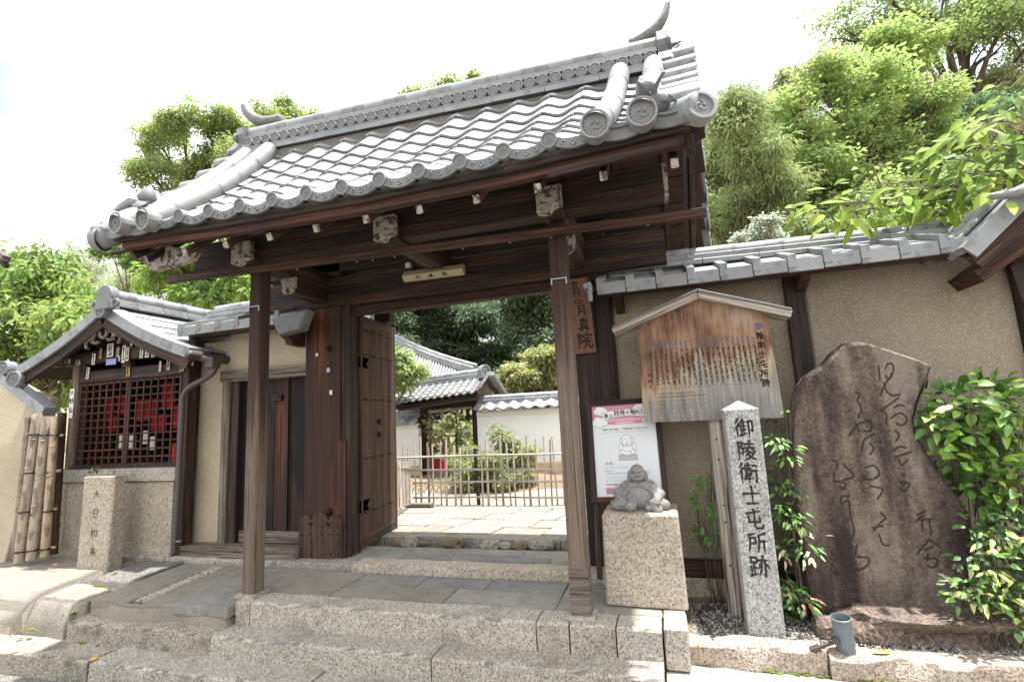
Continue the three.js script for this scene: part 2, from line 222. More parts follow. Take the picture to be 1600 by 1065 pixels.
// real-world depth of tone of each family
const dim = (k, ...list) => list.flat().forEach((m) => m.color.multiplyScalar(k));
dim(0.42, M.dark, M.darks, M.reds, M.red); dim(0.5, M.doors, M.sideDoor); dim(0.46, M.bigPost); dim(0.62, M.post, M.post2, M.grey, M.greys); dim(0.7, M.plaster); dim(0.72, M.plasterPale); dim(0.78, M.granites, M.granite, M.graniteMossy, M.graniteWarm, M.graniteCold); dim(0.74, M.slabs, M.concrete, M.asphalt); dim(0.74, M.tiles, M.tile, M.tilesDark); dim(0.8, M.bamboos, M.endGrain); dim(0.58, M.court);

// leaves: thin, let light through
const leafMat = (c, through = 0.3, rough = 0.95) => new THREE.MeshPhysicalMaterial({ color: new THREE.Color(...c), roughness: rough, transmission: through, thickness: 0, ior: 1.4, side: THREE.DoubleSide });
const leafSolid = (c, rough = 0.42) => new THREE.MeshStandardMaterial({ color: new THREE.Color(...c), roughness: rough, side: THREE.DoubleSide });

// ---------------------------------------------------------------- writing: characters as brush strokes on a 100 x 100 square
const KANJI = {
  御: '24,6 6,30;28,28 4,58;16,46 16,97;48,8 36,28;40,20 64,20;32,40 66,40;50,20 50,80;50,58 64,58;38,54 38,82;30,86 66,76;74,18 96,18 96,66 86,60;76,18 76,98',
  陵: '8,10 8,97;8,12 30,12 18,34 32,48 28,66 14,62;40,20 92,20;66,5 66,37;34,38 98,38;54,44 40,60;78,44 94,58;60,54 40,80;56,62 86,62 70,82 38,98;54,70 72,86 98,98',
  衛: '20,5 5,24;22,26 4,48;14,40 14,97;36,14 66,14;50,4 50,28;31,28 69,28;38,38 63,38 63,54 38,54 38,38;34,64 66,64;30,77 70,77;50,62 50,98;76,16 97,16;74,40 99,40;88,40 88,94 79,88',
  士: '8,40 93,38;50,6 50,86;22,86 80,85', 屯: '16,24 86,13;24,38 24,64 78,63 78,36;52,6 52,82 60,93 90,92 93,74',
  所: '8,14 44,10;12,28 12,60 3,94;12,28 40,28 40,54 12,54;90,7 58,18;58,18 58,54 48,96;58,44 98,44;80,44 80,98',
  跡: '10,10 38,10 38,32 10,32 10,10;24,32 24,86;24,56 40,56;10,52 10,88;5,92 43,82;70,3 70,18;47,22 98,22;62,24 60,60 46,94;78,24 78,94 68,86;54,42 45,62;88,42 99,62',
  月: '26,10 26,60 11,95;26,10 77,10 77,92 62,88;26,36 76,36;26,60 76,60', 山: '50,8 50,88;14,38 14,88 86,88 86,38',
  真: '22,14 78,14;50,3 50,26;28,26 72,26 72,68 28,68 28,26;28,40 72,40;28,54 72,54;5,78 96,78;34,83 15,99;64,83 88,99',
  院: '8,10 8,97;8,12 28,12 18,34 30,48 26,66 14,62;66,3 66,16;42,28 42,18 96,18 96,28;52,38 86,38;40,54 98,54;60,54 55,80 34,98;76,54 76,86 84,95 97,92 99,78',
  林: '4,30 46,30;26,6 26,97;24,34 5,76;28,36 45,58;52,30 99,30;75,6 75,97;73,34 54,76;77,36 99,80',
  霊: '16,8 84,8;6,30 6,20 94,20 94,30;50,8 50,42;22,28 40,28;60,28 78,28;24,50 76,50;36,60 36,88;64,60 64,88;20,64 30,82;82,64 70,82;5,93 96,93',
  東: '10,16 90,16;50,3 50,98;22,28 78,28 78,58 22,58 22,28;22,43 78,43;46,60 8,92;54,60 94,92',
  路: '10,10 38,10 38,32 10,32 10,10;24,32 24,86;24,56 40,56;10,52 10,88;5,92 43,82;66,3 50,28;60,14 88,14 72,36 46,54;60,22 98,54;58,60 90,60 90,92 58,92 58,60',
  傍: '22,4 3,38;14,24 14,98;62,3 62,14;32,16 98,16;44,20 50,30;80,20 74,30;32,46 32,36 97,36 97,46;64,46 64,56;34,58 98,58;58,58 54,80 34,98;56,72 86,72 82,96 72,92',
  の: '53,16 46,60 28,82 13,62 28,30 56,14 83,28 89,58 64,92', れ: '22,6 22,97;6,30 40,28 8,74;22,60 50,26 66,26 64,80 76,91 98,70',
  触: '24,3 8,26;20,14 40,14 34,26;12,28 12,70 3,95;12,28 44,28 44,92 38,90;28,28 28,66;12,46 44,46;12,64 44,64;56,30 56,56 92,56 92,30 56,30;74,7 74,88;50,91 95,82;86,70 97,93',
  仏: '28,4 5,48;18,30 18,97;62,10 43,84;43,84 84,74;72,54 95,97', 布: '7,26 93,26;46,3 8,74;26,52 26,86;26,52 78,52 78,84 68,80;52,36 52,98',
  袋: '24,4 6,26;16,18 16,42;34,18 92,12;56,2 66,30 93,38;74,4 83,11;50,42 50,50;7,53 93,53;46,54 8,82;30,68 30,96;30,96 48,88;54,60 93,96;80,60 62,74',
  大: '8,36 92,36;50,5 48,44 7,95;52,42 93,95', 日: '22,8 22,95;22,8 78,8 78,95;22,50 78,50;22,90 78,90',
  如: '30,5 14,60 40,93;44,34 7,95;3,36 52,32;62,28 62,86;62,28 94,28 94,86;62,82 94,82', 来: '14,18 86,18;4,48 96,48;50,3 50,98;28,26 36,42;72,26 64,42;48,52 5,92;52,52 95,92',
  杉: '4,30 46,30;26,6 26,97;24,34 5,76;28,38 44,60;84,5 55,36;90,32 55,62;97,60 50,98',
  京: '50,3 50,16;8,20 92,20;26,32 74,32 74,54 26,54 26,32;50,54 50,96 40,92;28,64 14,88;72,64 88,88', 都: '8,24 52,24;30,6 30,44;4,44 58,44;54,8 10,62;20,58 20,96;20,58 48,58 48,94 20,94;20,76 48,76;66,10 66,98;66,12 92,12 80,36 94,54 88,70 74,66', 市: '50,3 50,20;8,24 92,24;24,42 24,82;24,42 78,42 78,82 68,80;50,24 50,98',
  様: '4,30 40,30;22,6 22,97;22,34 4,70;24,36 40,56;54,6 62,18;84,6 74,18;46,22 96,22;50,34 92,34;44,47 98,47;70,22 70,96 62,92;48,62 60,70;60,74 44,92;92,58 78,70;74,66 98,92',
  や: '6,44 60,24 86,34 80,58 58,58;46,6 54,24;26,16 50,96', 具: '26,6 26,66;26,6 74,6 74,66;26,26 74,26;26,46 74,46;6,68 94,68;34,74 12,96;64,74 88,96', に: '16,10 10,60 16,92;44,26 88,26;40,66 48,84 92,84', ご: '20,22 76,18 62,30;24,62 30,86 80,86;84,4 90,14;94,0 99,9',
  利: '46,6 10,18;4,36 54,36;30,14 30,97;28,40 4,76;32,44 52,64;68,14 68,68;90,5 90,94 78,88', 益: '30,4 40,18;70,4 60,18;6,26 94,26;38,32 14,54;62,32 88,54;20,60 20,92;20,60 80,60 80,92;40,60 40,92;60,60 60,92;4,94 96,94',
  を: '14,22 78,18;46,4 12,64 40,46 56,60 54,74;88,40 36,64 34,86 84,90', 受: '82,4 20,14;24,20 30,32;48,18 52,30;78,16 70,30;8,46 8,36 92,36 92,46;24,54 76,54 52,80 10,97;30,60 56,82 94,97', け: '14,10 10,56 16,92;40,34 94,34;70,6 72,56 54,96', て: '8,20 90,14 56,40 50,70 80,92', み: '20,14 60,14 22,84 8,66 40,52 92,66;76,34 72,70 54,96', ま: '12,24 88,24;16,44 84,44;50,4 52,80 28,92 20,78 50,72 88,92', せ: '6,40 94,34;70,8 70,62 56,58;28,14 28,80 40,92 84,90', ん: '50,6 8,94 36,52 50,60 56,90 74,90 94,64', か: '6,34 60,28 64,50 50,94 40,84;38,6 8,90;74,24 94,54',
  行: '24,5 5,28;28,30 3,58;16,44 16,98;44,16 92,16;38,42 98,42;76,42 76,94 64,88', 舎: '50,3 8,44;50,3 94,44;32,40 68,40;14,54 86,54;50,32 50,68;26,68 26,97;26,68 74,68 74,97;26,94 74,94',
};
// one brush stroke: round-tipped, swelling at the start and thinning at the end
function brush(g, pts, w, rnd) {
  for (let s = 0; s < pts.length - 1; s++) { const [ax, ay] = pts[s], [bx, by] = pts[s + 1], n = Math.max(2, Math.ceil(Math.hypot(bx - ax, by - ay) / Math.max(0.6, w * 0.18))), last = s === pts.length - 2;
    for (let i = 0; i <= n; i++) { const t = i / n, r = w * (s === 0 && t < 0.2 ? 0.58 - t * 0.6 : last && t > 0.55 ? lerp(0.46, 0.2, (t - 0.55) / 0.45) : 0.46) * (1 + 0.12 * Math.sin(i * 1.7 + s)); g.beginPath(); g.arc(lerp(ax, bx, t) + Math.sin(t * 3.1) * w * 0.12, lerp(ay, by, t) - Math.sin(t * 3.1) * w * 0.08, Math.max(0.3, r), 0, 7); g.fill(); } }
}
function glyph(g, ch, x, y, size, weight = 0.11, sx = 1) { const k = KANJI[ch]; if (!k) return; for (const s of k.split(';')) brush(g, s.split(' ').map((p) => p.split(',').map(Number)).map(([a, b]) => [x + a / 100 * size * sx, y + b / 100 * size]), size * weight); }
function canvas(W, H, draw) { const c = document.createElement('canvas'); c.width = W; c.height = H; draw(c.getContext('2d'), W, H); return c; }
function canvasTex(W, H, draw, srgb = true) { const t = new THREE.CanvasTexture(canvas(W, H, draw)); if (srgb) t.colorSpace = THREE.SRGBColorSpace; t.magFilter = THREE.LinearFilter; return t; }
// paint grain straight into a canvas: fn(u, v) -> rgb 0..1, v down
function paintGrain(g, W, H, fn) { const im = g.createImageData(W, H); for (let j = 0; j < H; j++) for (let i = 0; i < W; i++) { const c = fn(i / W, j / H), o = (j * W + i) * 4; im.data[o] = clamp(c[0]) * 255; im.data[o + 1] = clamp(c[1]) * 255; im.data[o + 2] = clamp(c[2]) * 255; im.data[o + 3] = 255; } g.putImageData(im, 0, 0); }
const faceUV = (g, x0, y0, w, h) => { const p = g.attributes.position, uv = g.attributes.uv; for (let i = 0; i < p.count; i++) uv.setXY(i, (p.getX(i) - x0) / w, (p.getY(i) - y0) / h); return g; };
// illegible column or line of small writing
function scribble(g, x, y, size, rnd) { for (let k = 0; k < 4; k++) { const a = rnd() * size, b = rnd() * size; brush(g, rnd() < 0.55 ? [[x + size * 0.1, y + a], [x + size * 0.9, y + a - size * 0.05]] : [[x + b, y + size * 0.05], [x + b * 0.8 + size * 0.1, y + size * 0.95]], size * 0.16); } }

// ---------------------------------------------------------------- the setting: ground, terrace, steps, paving
const groundY = (x, z) => z > -3.2 ? -0.62 : (z > -3.5 ? lerp(-0.62, -0.2, (-3.2 - z) / 0.3) : (z > -13 ? -0.2 : -0.2 + (-13 - z) * (0.16 + 0.42 * step(-4, 9, x)) * step(0, 4, -13 - z)));
{
  const xs = []; for (let i = 0; i <= 70; i++) { const t = i / 70 * 2 - 1; xs.push(Math.sign(t) * (Math.abs(t) * 18 + Math.pow(Math.abs(t), 6) * 260)); }
  const zs = []; for (let i = 0; i <= 90; i++) { const t = i / 90; zs.push(t < 0.2 ? lerp(260, 3, Math.pow(t / 0.2, 0.25)) : t < 0.35 ? lerp(3, -3.6, (t - 0.2) / 0.15) : -3.6 - 36 * Math.pow((t - 0.35) / 0.65, 1.3) - 220 * Math.pow((t - 0.35) / 0.65, 9)); }
  const g = sheet(70, 90, (u, v) => { const x = xs[Math.round(u * 70)], z = zs[Math.round(v * 90)], y = groundY(x, Math.max(z, -45)); return [x, z < -13.5 ? y + 0.35 * fbm3(x * 0.2, z * 0.2, 4, 5, 3) : y, z]; });
  struct('ground', g, M.earth);
  struct('street', sheet(20, 6, (u, v) => [lerp(-22, 22, u), -0.496, lerp(-3.0, 14, v)]), M.asphalt);
}
function setGroup(name) { const g = new THREE.Group(); g.name = numbered(name); g.userData.kind = 'structure'; scene.add(g); return g; }
const block = (parent, x0, x1, y0, y1, z0, z1, mat, r = 0.014, name = 'stone_block') => { const g = rbox(x1 - x0, y1 - y0, z1 - z0, r, 2); const p = g.attributes.position, s = R() * 50;
  for (let i = 0; i < p.count; i++) { const f = 0.005; p.setXYZ(i, p.getX(i) + f * noise3(p.getX(i) * 9 + s, p.getY(i) * 9, p.getZ(i) * 9), p.getY(i) + f * noise3(p.getX(i) * 7, p.getY(i) * 7 + s, p.getZ(i) * 7) * 0.6, p.getZ(i) + f * noise3(p.getX(i) * 8, p.getY(i) * 8, p.getZ(i) * 8 + s)); }
  g.translate((x0 + x1) / 2, (y0 + y1) / 2, (z0 + z1) / 2); return part(name, g, mat, parent); };
// long kerbstones are cut into sections so that their edges can wander
function wobblyBlock(parent, x0, x1, y0, y1, z0, z1, mat, amp = 0.004, name = 'stone_block') {
  const n = Math.max(6, Math.round((x1 - x0) / 0.06)), c = 0.016, s = R() * 90, prof = [[y0, z0], [y1 - c, z0], [y1, z0 + c], [y1, lerp(z0, z1, 0.35)], [y1, lerp(z0, z1, 0.7)], [y1, z1 - c], [y1 - c, z1], [lerp(y0, y1, 0.5), z1], [y0, z1]];
  const pos = [], idx = [], uv = [], m = prof.length;
  for (let i = 0; i <= n; i++) { const t = i / n, e = Math.min(1, Math.min(t, 1 - t) * n / 0.5 + 0.55) ; for (let k = 0; k < m; k++) { const x = lerp(x0, x1, t), yy = prof[k][0], zz = prof[k][1]; const d = yy <= y0 ? 0 : 1; pos.push(x + (i === 0 || i === n ? 0.4 * amp * noise3(yy * 14, zz * 14, s) : 0), yy + d * amp * fbm3(x * 5 + s, zz * 9, 1, 3, 2) - (1 - e) * 0.006, zz + d * amp * 1.4 * fbm3(x * 6 + s, yy * 12, 7, 9, 2)); uv.push(x + s, yy + zz + s); } }
  for (let i = 0; i < n; i++) for (let k = 0; k < m - 1; k++) { const a = i * m + k, b = a + m; idx.push(a, a + 1, b, b, a + 1, b + 1); }
  for (const row of [0, n]) { const o = row * m; for (let k = 1; k < m - 1; k++) row ? idx.push(o, o + k + 1, o + k) : idx.push(o, o + k, o + k + 1); }
  let g = new THREE.BufferGeometry(); g.setAttribute('position', new THREE.Float32BufferAttribute(pos, 3)); g.setAttribute('uv', new THREE.Float32BufferAttribute(uv, 2)); g.setIndex(idx); g = toCreasedNormals(g, 0.7); return part(name, uvBox(g), mat, parent);
}
const steps = setGroup('stone_steps');
for (const [a, b] of [[-3.42, -3.285], [-3.275, -0.948], [-0.938, -0.728], [-0.718, -0.428], [-0.418, -0.146]]) wobblyBlock(steps, a, b, -0.24, 0, -3.63, -3.405, pick(M.granites));
block(steps, -0.136, 0.012, -0.24, 0.004, -3.70, -3.43, M.granites[1]);
wobblyBlock(steps, -5.0, -3.452, -0.36, -0.18, -3.43, -3.21, M.graniteMossy, 0.008);
wobblyBlock(steps, -3.44, -1.612, -0.36, -0.178, -3.43, -3.2, M.granites[0], 0.004);
wobblyBlock(steps, -1.6, -0.148, -0.36, -0.18, -3.43, -3.19, M.granites[2], 0.004);
for (const [a, b] of [[-7.4, -5.66], [-5.65, -4.36], [-4.34, -2.42], [-2.4, -0.3]]) wobblyBlock(steps, a, b, -0.56, -0.33, -3.24, -2.96, a < -4.4 ? M.graniteMossy : pick(M.granites), 0.005);
// paved terrace before the gate
const terrace = setGroup('terrace');
part('bedding', rbox(3.44, 0.2, 0.58, 0.004).translate(-1.72, -0.113, -3.93), M.mortar, terrace);
const paving = (x0, x1, z0, z1, mat, top = 0, par = terrace) => block(par, x0 + 0.004, x1 - 0.004, top - 0.07, top + rr(-0.003, 0.003), z0 + 0.004, z1 - 0.004, mat, 0.006, 'paving_stone');
paving(-3.46, -2.72, -4.2, -3.63, M.concrete); paving(-2.72, -2.1, -4.2, -3.93, M.slabs[0]); paving(-2.1, -1.5, -4.2, -3.93, M.slabs[1]); paving(-1.5, -0.86, -4.2, -3.93, M.slabs[1]);
paving(-2.72, -1.72, -3.93, -3.63, M.concrete); paving(-1.72, -0.86, -3.93, -3.63, M.slabs[2]); paving(-0.86, -0.14, -4.2, -3.63, M.slabs[3]); paving(-0.14, 0.012, -4.2, -3.7, M.slabs[3]);
// left forecourt: long strips running in from the street, one of them filled with crushed stone
const fore = setGroup('forecourt');
const slope = (g, k = 0.045) => { const p = g.geometry.attributes.position; for (let i = 0; i < p.count; i++) p.setY(i, p.getY(i) - k * clamp((p.getZ(i) + 4.25) / 0.95)); g.geometry.computeVertexNormals(); return g; };
for (const [a, b, z0, m] of [[-3.70, -3.43, -4.22, M.concrete], [-4.02, -3.70, -4.22, M.slabs[3]], [-4.37, -4.02, -4.24, M.concrete], [-4.94, -4.49, -4.24, M.concrete]]) slope(paving(a, b, z0, rr(-3.38, -3.33), m, 0, fore));
slope(paving(-4.02, -3.45, -3.66, -3.34, M.slabs[0], 0.004, fore));
{
  const bed = rbox(0.13, 0.1, 0.9, 0.004).rotateX(0.055).translate(-4.43, -0.083, -3.8); part('bedding', bed, M.mortar, fore);
  const list = []; for (let i = 0; i < 320; i++) { const z = rr(-4.22, -3.4); list.push(rockGeo(rr(0.02, 0.04), rr(0.015, 0.025), rr(0.02, 0.04), i, 0.2, 1).translate(rr(-4.485, -4.375), -0.004 - 0.055 * (z + 4.25) / 0.95, z)); }
  part('crushed_stone', merge(list), M.granites[1], fore).userData.kind = 'stuff';
  const lump = (x0, x1, z0, z1, h, m, seed) => part('concrete_slab', uvBox(plain(sheet(26, 16, (u, v) => { const x = lerp(x0, x1, u), z = lerp(z0, z1, v), e = step(0, 0.1, u) * step(0, 0.1, 1 - u), f = step(0.6, 1.06, v); const bd = u < 0.001 || u > 0.999 || v > 0.999 ? 0.34 : 0; return [x, (h - 0.055 * clamp((z + 4.25) / 0.95) - 0.3 * f * f - 0.02 * (1 - e)) + 0.012 * fbm3(x * 3, z * 3, seed, 4, 4) + 0.006 * fbm3(x * 16, z * 16, seed, 14, 3) - bd, z + 0.03 * fbm3(x * 2, 5, seed, 8, 3)]; }))), m, fore);
  lump(-7.6, -5.62, -4.3, -3.16, 0.0, M.concrete, 3); lump(-5.61, -4.95, -4.26, -3.6, 0.0, M.asphalt, 9); lump(-5.605, -5.02, -3.59, -3.2, -0.005, M.concrete, 15); lump(-5.0, -3.41, -3.5, -3.3, -0.006, M.concrete, 29);
  const moss = []; for (const [x, z, y] of [[-5.48, -3.9, -0.02], [-5.3, -3.61, -0.04], [-5.15, -3.6, -0.05], [-5.02, -3.42, -0.08], [-5.08, -3.28, -0.14], [-5.4, -3.16, -0.26], [-4.5, -3.2, -0.33], [-4.8, -3.2, -0.33]]) for (let k = 0; k < 7; k++) moss.push(rockGeo(rr(0.02, 0.06), rr(0.008, 0.02), rr(0.02, 0.04), k + x * 9, 0.3, 1).translate(x + rr(-0.08, 0.08), y + rr(-0.01, 0.008), z + rr(-0.03, 0.03)));
  part('moss', merge(moss), M.moss, fore).userData.kind = 'stuff';
}
// base course of dressed stone under the left buildings
const plinth = setGroup('stone_plinth');
for (const [a, b] of [[-7.3, -6.2], [-6.19, -5.3], [-5.29, -4.6], [-4.59, -3.76]]) wobblyBlock(plinth, a, b, -0.1, 0.035, -4.6, -4.3 + rr(-0.01, 0.01), pick(M.granites), 0.008);
block(plinth, -3.8, -2.9, -0.1, 0.04, -4.9, -4.3, M.granites[2]);
// threshold of the gate
const sill = setGroup('threshold');
wobblyBlock(sill, -2.9, -0.86, -0.1, 0.072, -4.42, -4.215, M.graniteWarm, 0.006); block(sill, -0.85, -0.3, -0.1, 0.07, -4.42, -4.215, M.granites[0]);
part('bedding', rbox(2.9, 0.14, 0.5, 0.004).translate(-1.8, -0.02, -4.66), M.concrete, sill);
for (const [a, b, c, d, m] of [[-2.55, -2.05, -4.66, -4.48, 1], [-2.05, -1.6, -4.66, -4.48, 1], [-1.6, -1.1, -4.66, -4.48, 1], [-2.0, -1.4, -4.82, -4.68, 0], [-3.0, -2.57, -4.8, -4.44, 3]]) block(sill, a, b, 0.02, 0.058, c, d, M.slabs[m], 0.005, 'paving_stone');
// courtyard behind the gate
const court = setGroup('courtyard');
for (const [a, b] of [[-5.2, -3.1], [-3.09, -1.12], [-1.11, 0.6]]) wobblyBlock(court, a, b, -0.2, 0.1, -5.32, -5.1, M.court[1], 0.01);
part('bedding', rbox(9, 0.2, 3.9, 0.004).translate(-1.6, -0.022, -7.2), M.mortar, court);
{
  let z = -5.33, row = 0; while (z > -6.85) { const d = rr(0.26, 0.42); let x = -5.4 + rr(0, 0.4); while (x < 0.6) { const w = rr(0.35, 0.75), skew = 0.22; const g = block(court, 0, w - 0.022, 0.02, 0.1 + rr(-0.006, 0.006), -d + 0.02, 0, pick(M.court), 0.012, 'paving_stone'); const p = g.geometry.attributes.position; for (let i = 0; i < p.count; i++) p.setX(i, p.getX(i) - skew * p.getZ(i) * 0.9); g.geometry.translate(x + row * 0.06, 0, z); x += w; } z -= d; row++; }
  part('gravel', sheet(60, 20, (u, v) => { const x = lerp(-7, 3, u), zz = lerp(-6.86, -9.4, v); return [x, 0.085 + 0.01 * fbm3(x * 6, zz * 6, 1, 3, 3), zz]; }), M.court[0], court);
  part('soil_bank', sheet(40, 16, (u, v) => { const x = lerp(-5.2, 2.5, u), zz = lerp(-8.3, -11, v); return [x, 0.06 + 0.16 * step(0, 0.3, v) + 0.03 * fbm3(x * 3, zz * 3, 1, 3, 3), zz]; }), M.earth, court);
}
// planted strip before the right wall
const bed = setGroup('gravel_bed');
part('soil', sheet(50, 16, (u, v) => { const x = lerp(0.012, 2.9, u), z = lerp(-4.55, -3.68, v); return [x, -0.15 + 0.012 * fbm3(x * 5, z * 5, 2, 3, 3), z]; }), M.earth, bed);
{
  const n = 5200, base = rockGeo(1, 0.7, 0.8, 5, 0.25, 1), im = new THREE.InstancedMesh(base, std({ roughness: 0.9, ...tileTex, color: new THREE.Color(1.2, 1.18, 1.15) }), n), q = new THREE.Quaternion(), e = new THREE.Euler(), c = new THREE.Color();
  im.name = 'pebbles'; im.userData.kind = 'stuff'; im.castShadow = im.receiveShadow = true;
  for (let i = 0; i < n; i++) { const x = rr(0.03, 2.5), f = Math.pow(R(), 1.4), z = lerp(-3.69, -4.3, f), s = rr(0.007, 0.019); e.set(rr(-1, 1), rr(0, 6), rr(-1, 1)); q.setFromEuler(e); im.setMatrixAt(i, new THREE.Matrix4().compose(V(x, -0.142 + rr(0, 0.008), z), q, V(s, s, s))); const k = 0.3 + 1.2 * Math.pow(R(), 1.5); im.setColorAt(i, c.setRGB(k, k * rr(0.94, 1), k * rr(0.88, 0.98))); }
  bed.add(im);
}
const kerb = setGroup('kerb');
wobblyBlock(kerb, -0.14, 0.78, -0.4, -0.12, -3.72, -3.56, M.kerbStone, 0.016); wobblyBlock(kerb, 0.79, 2.9, -0.4, -0.13, -3.72, -3.55, M.kerbStone, 0.016);
for (const [a, b] of [[-0.135, 1.28], [1.29, 2.9]]) wobblyBlock(kerb, a, b, -0.52, -0.25, -3.56, -3.3, M.granites[1], 0.008);
{ const moss = []; for (let k = 0; k < 70; k++) { const x = rr(0.4, 2.6); moss.push(rockGeo(rr(0.02, 0.07), rr(0.01, 0.02), rr(0.01, 0.025), k, 0.3, 1).translate(x, -0.248, -3.545 + rr(-0.01, 0.008))); } part('moss', merge(moss), M.moss, kerb).userData.kind = 'stuff'; }

// ---------------------------------------------------------------- roof tile shapes
const ringTex = (draw, W = 256) => { const t = canvasTex(W, W, (g) => { g.fillStyle = '#808080'; g.fillRect(0, 0, W, W); draw(g, W / 2); }, false); return t; };
M.capFace = std({ ...tileTex, bumpScale: 0.002, roughness: 0.7, color: new THREE.Color(0.62, 0.61, 0.595) });
// round end tile facing +z: a rim round a sunk face that carries three commas in a ring of beads, or a sixteen-petalled flower
function capGeo(r, len, ry = 0.82, flower = false) {
  const dp = r * 0.16, prof = [[r * 0.985, -len], [r, -0.012], [r * 0.985, 0], [r * ry, 0.001], [r * (ry - 0.04), -dp]].map(([a, b]) => new THREE.Vector2(a, b)), n = r > 0.07 ? 30 : 20;
  const body = uvBox(toCreasedNormals(new THREE.LatheGeometry(prof, n).rotateX(Math.PI / 2), 0.5)), R1 = r * (ry - 0.03), f = [uvBox(new THREE.CircleGeometry(R1, n).translate(0, 0, -dp))];
  if (flower) { for (let i = 0; i < 16; i++) f.push(new THREE.SphereGeometry(1, 6, 4).scale(R1 * 0.36, R1 * 0.13, r * 0.1).translate(R1 * 0.6, 0, 0).rotateZ(i / 16 * Math.PI * 2).translate(0, 0, -dp)); f.push(new THREE.SphereGeometry(R1 * 0.2, 10, 6).scale(1, 1, 0.5).translate(0, 0, -dp)); }
  else { for (let i = 0; i < (r > 0.07 ? 18 : 12); i++) { const a = i / (r > 0.07 ? 18 : 12) * Math.PI * 2; f.push(new THREE.SphereGeometry(R1 * 0.075, 6, 5).translate(Math.cos(a) * R1 * 0.86, Math.sin(a) * R1 * 0.86, -dp)); }
    for (let k = 0; k < 3; k++) { const pts = []; for (let i = 0; i <= 7; i++) { const t = i / 7, a = k * 2.094 + t * 2.5, q = R1 * lerp(0.2, 0.66, Math.pow(t, 0.8)); pts.push(V(Math.cos(a) * q, Math.sin(a) * q, -dp)); } f.push(tube(pts, (t) => R1 * lerp(0.17, 0.03, Math.pow(t, 0.7)), 0, 7, 14)); } }
  return mergeMats([body, uvBox(merge(f))]); }
const frame = (X, Y, o) => basis(X, Y, o);
const bz = (d, up, o) => { const Z = d.clone().normalize(), X = up.clone().cross(Z).normalize(); return new THREE.Matrix4().makeBasis(X, Z.clone().cross(X), Z).setPosition(o); }; // z axis along d

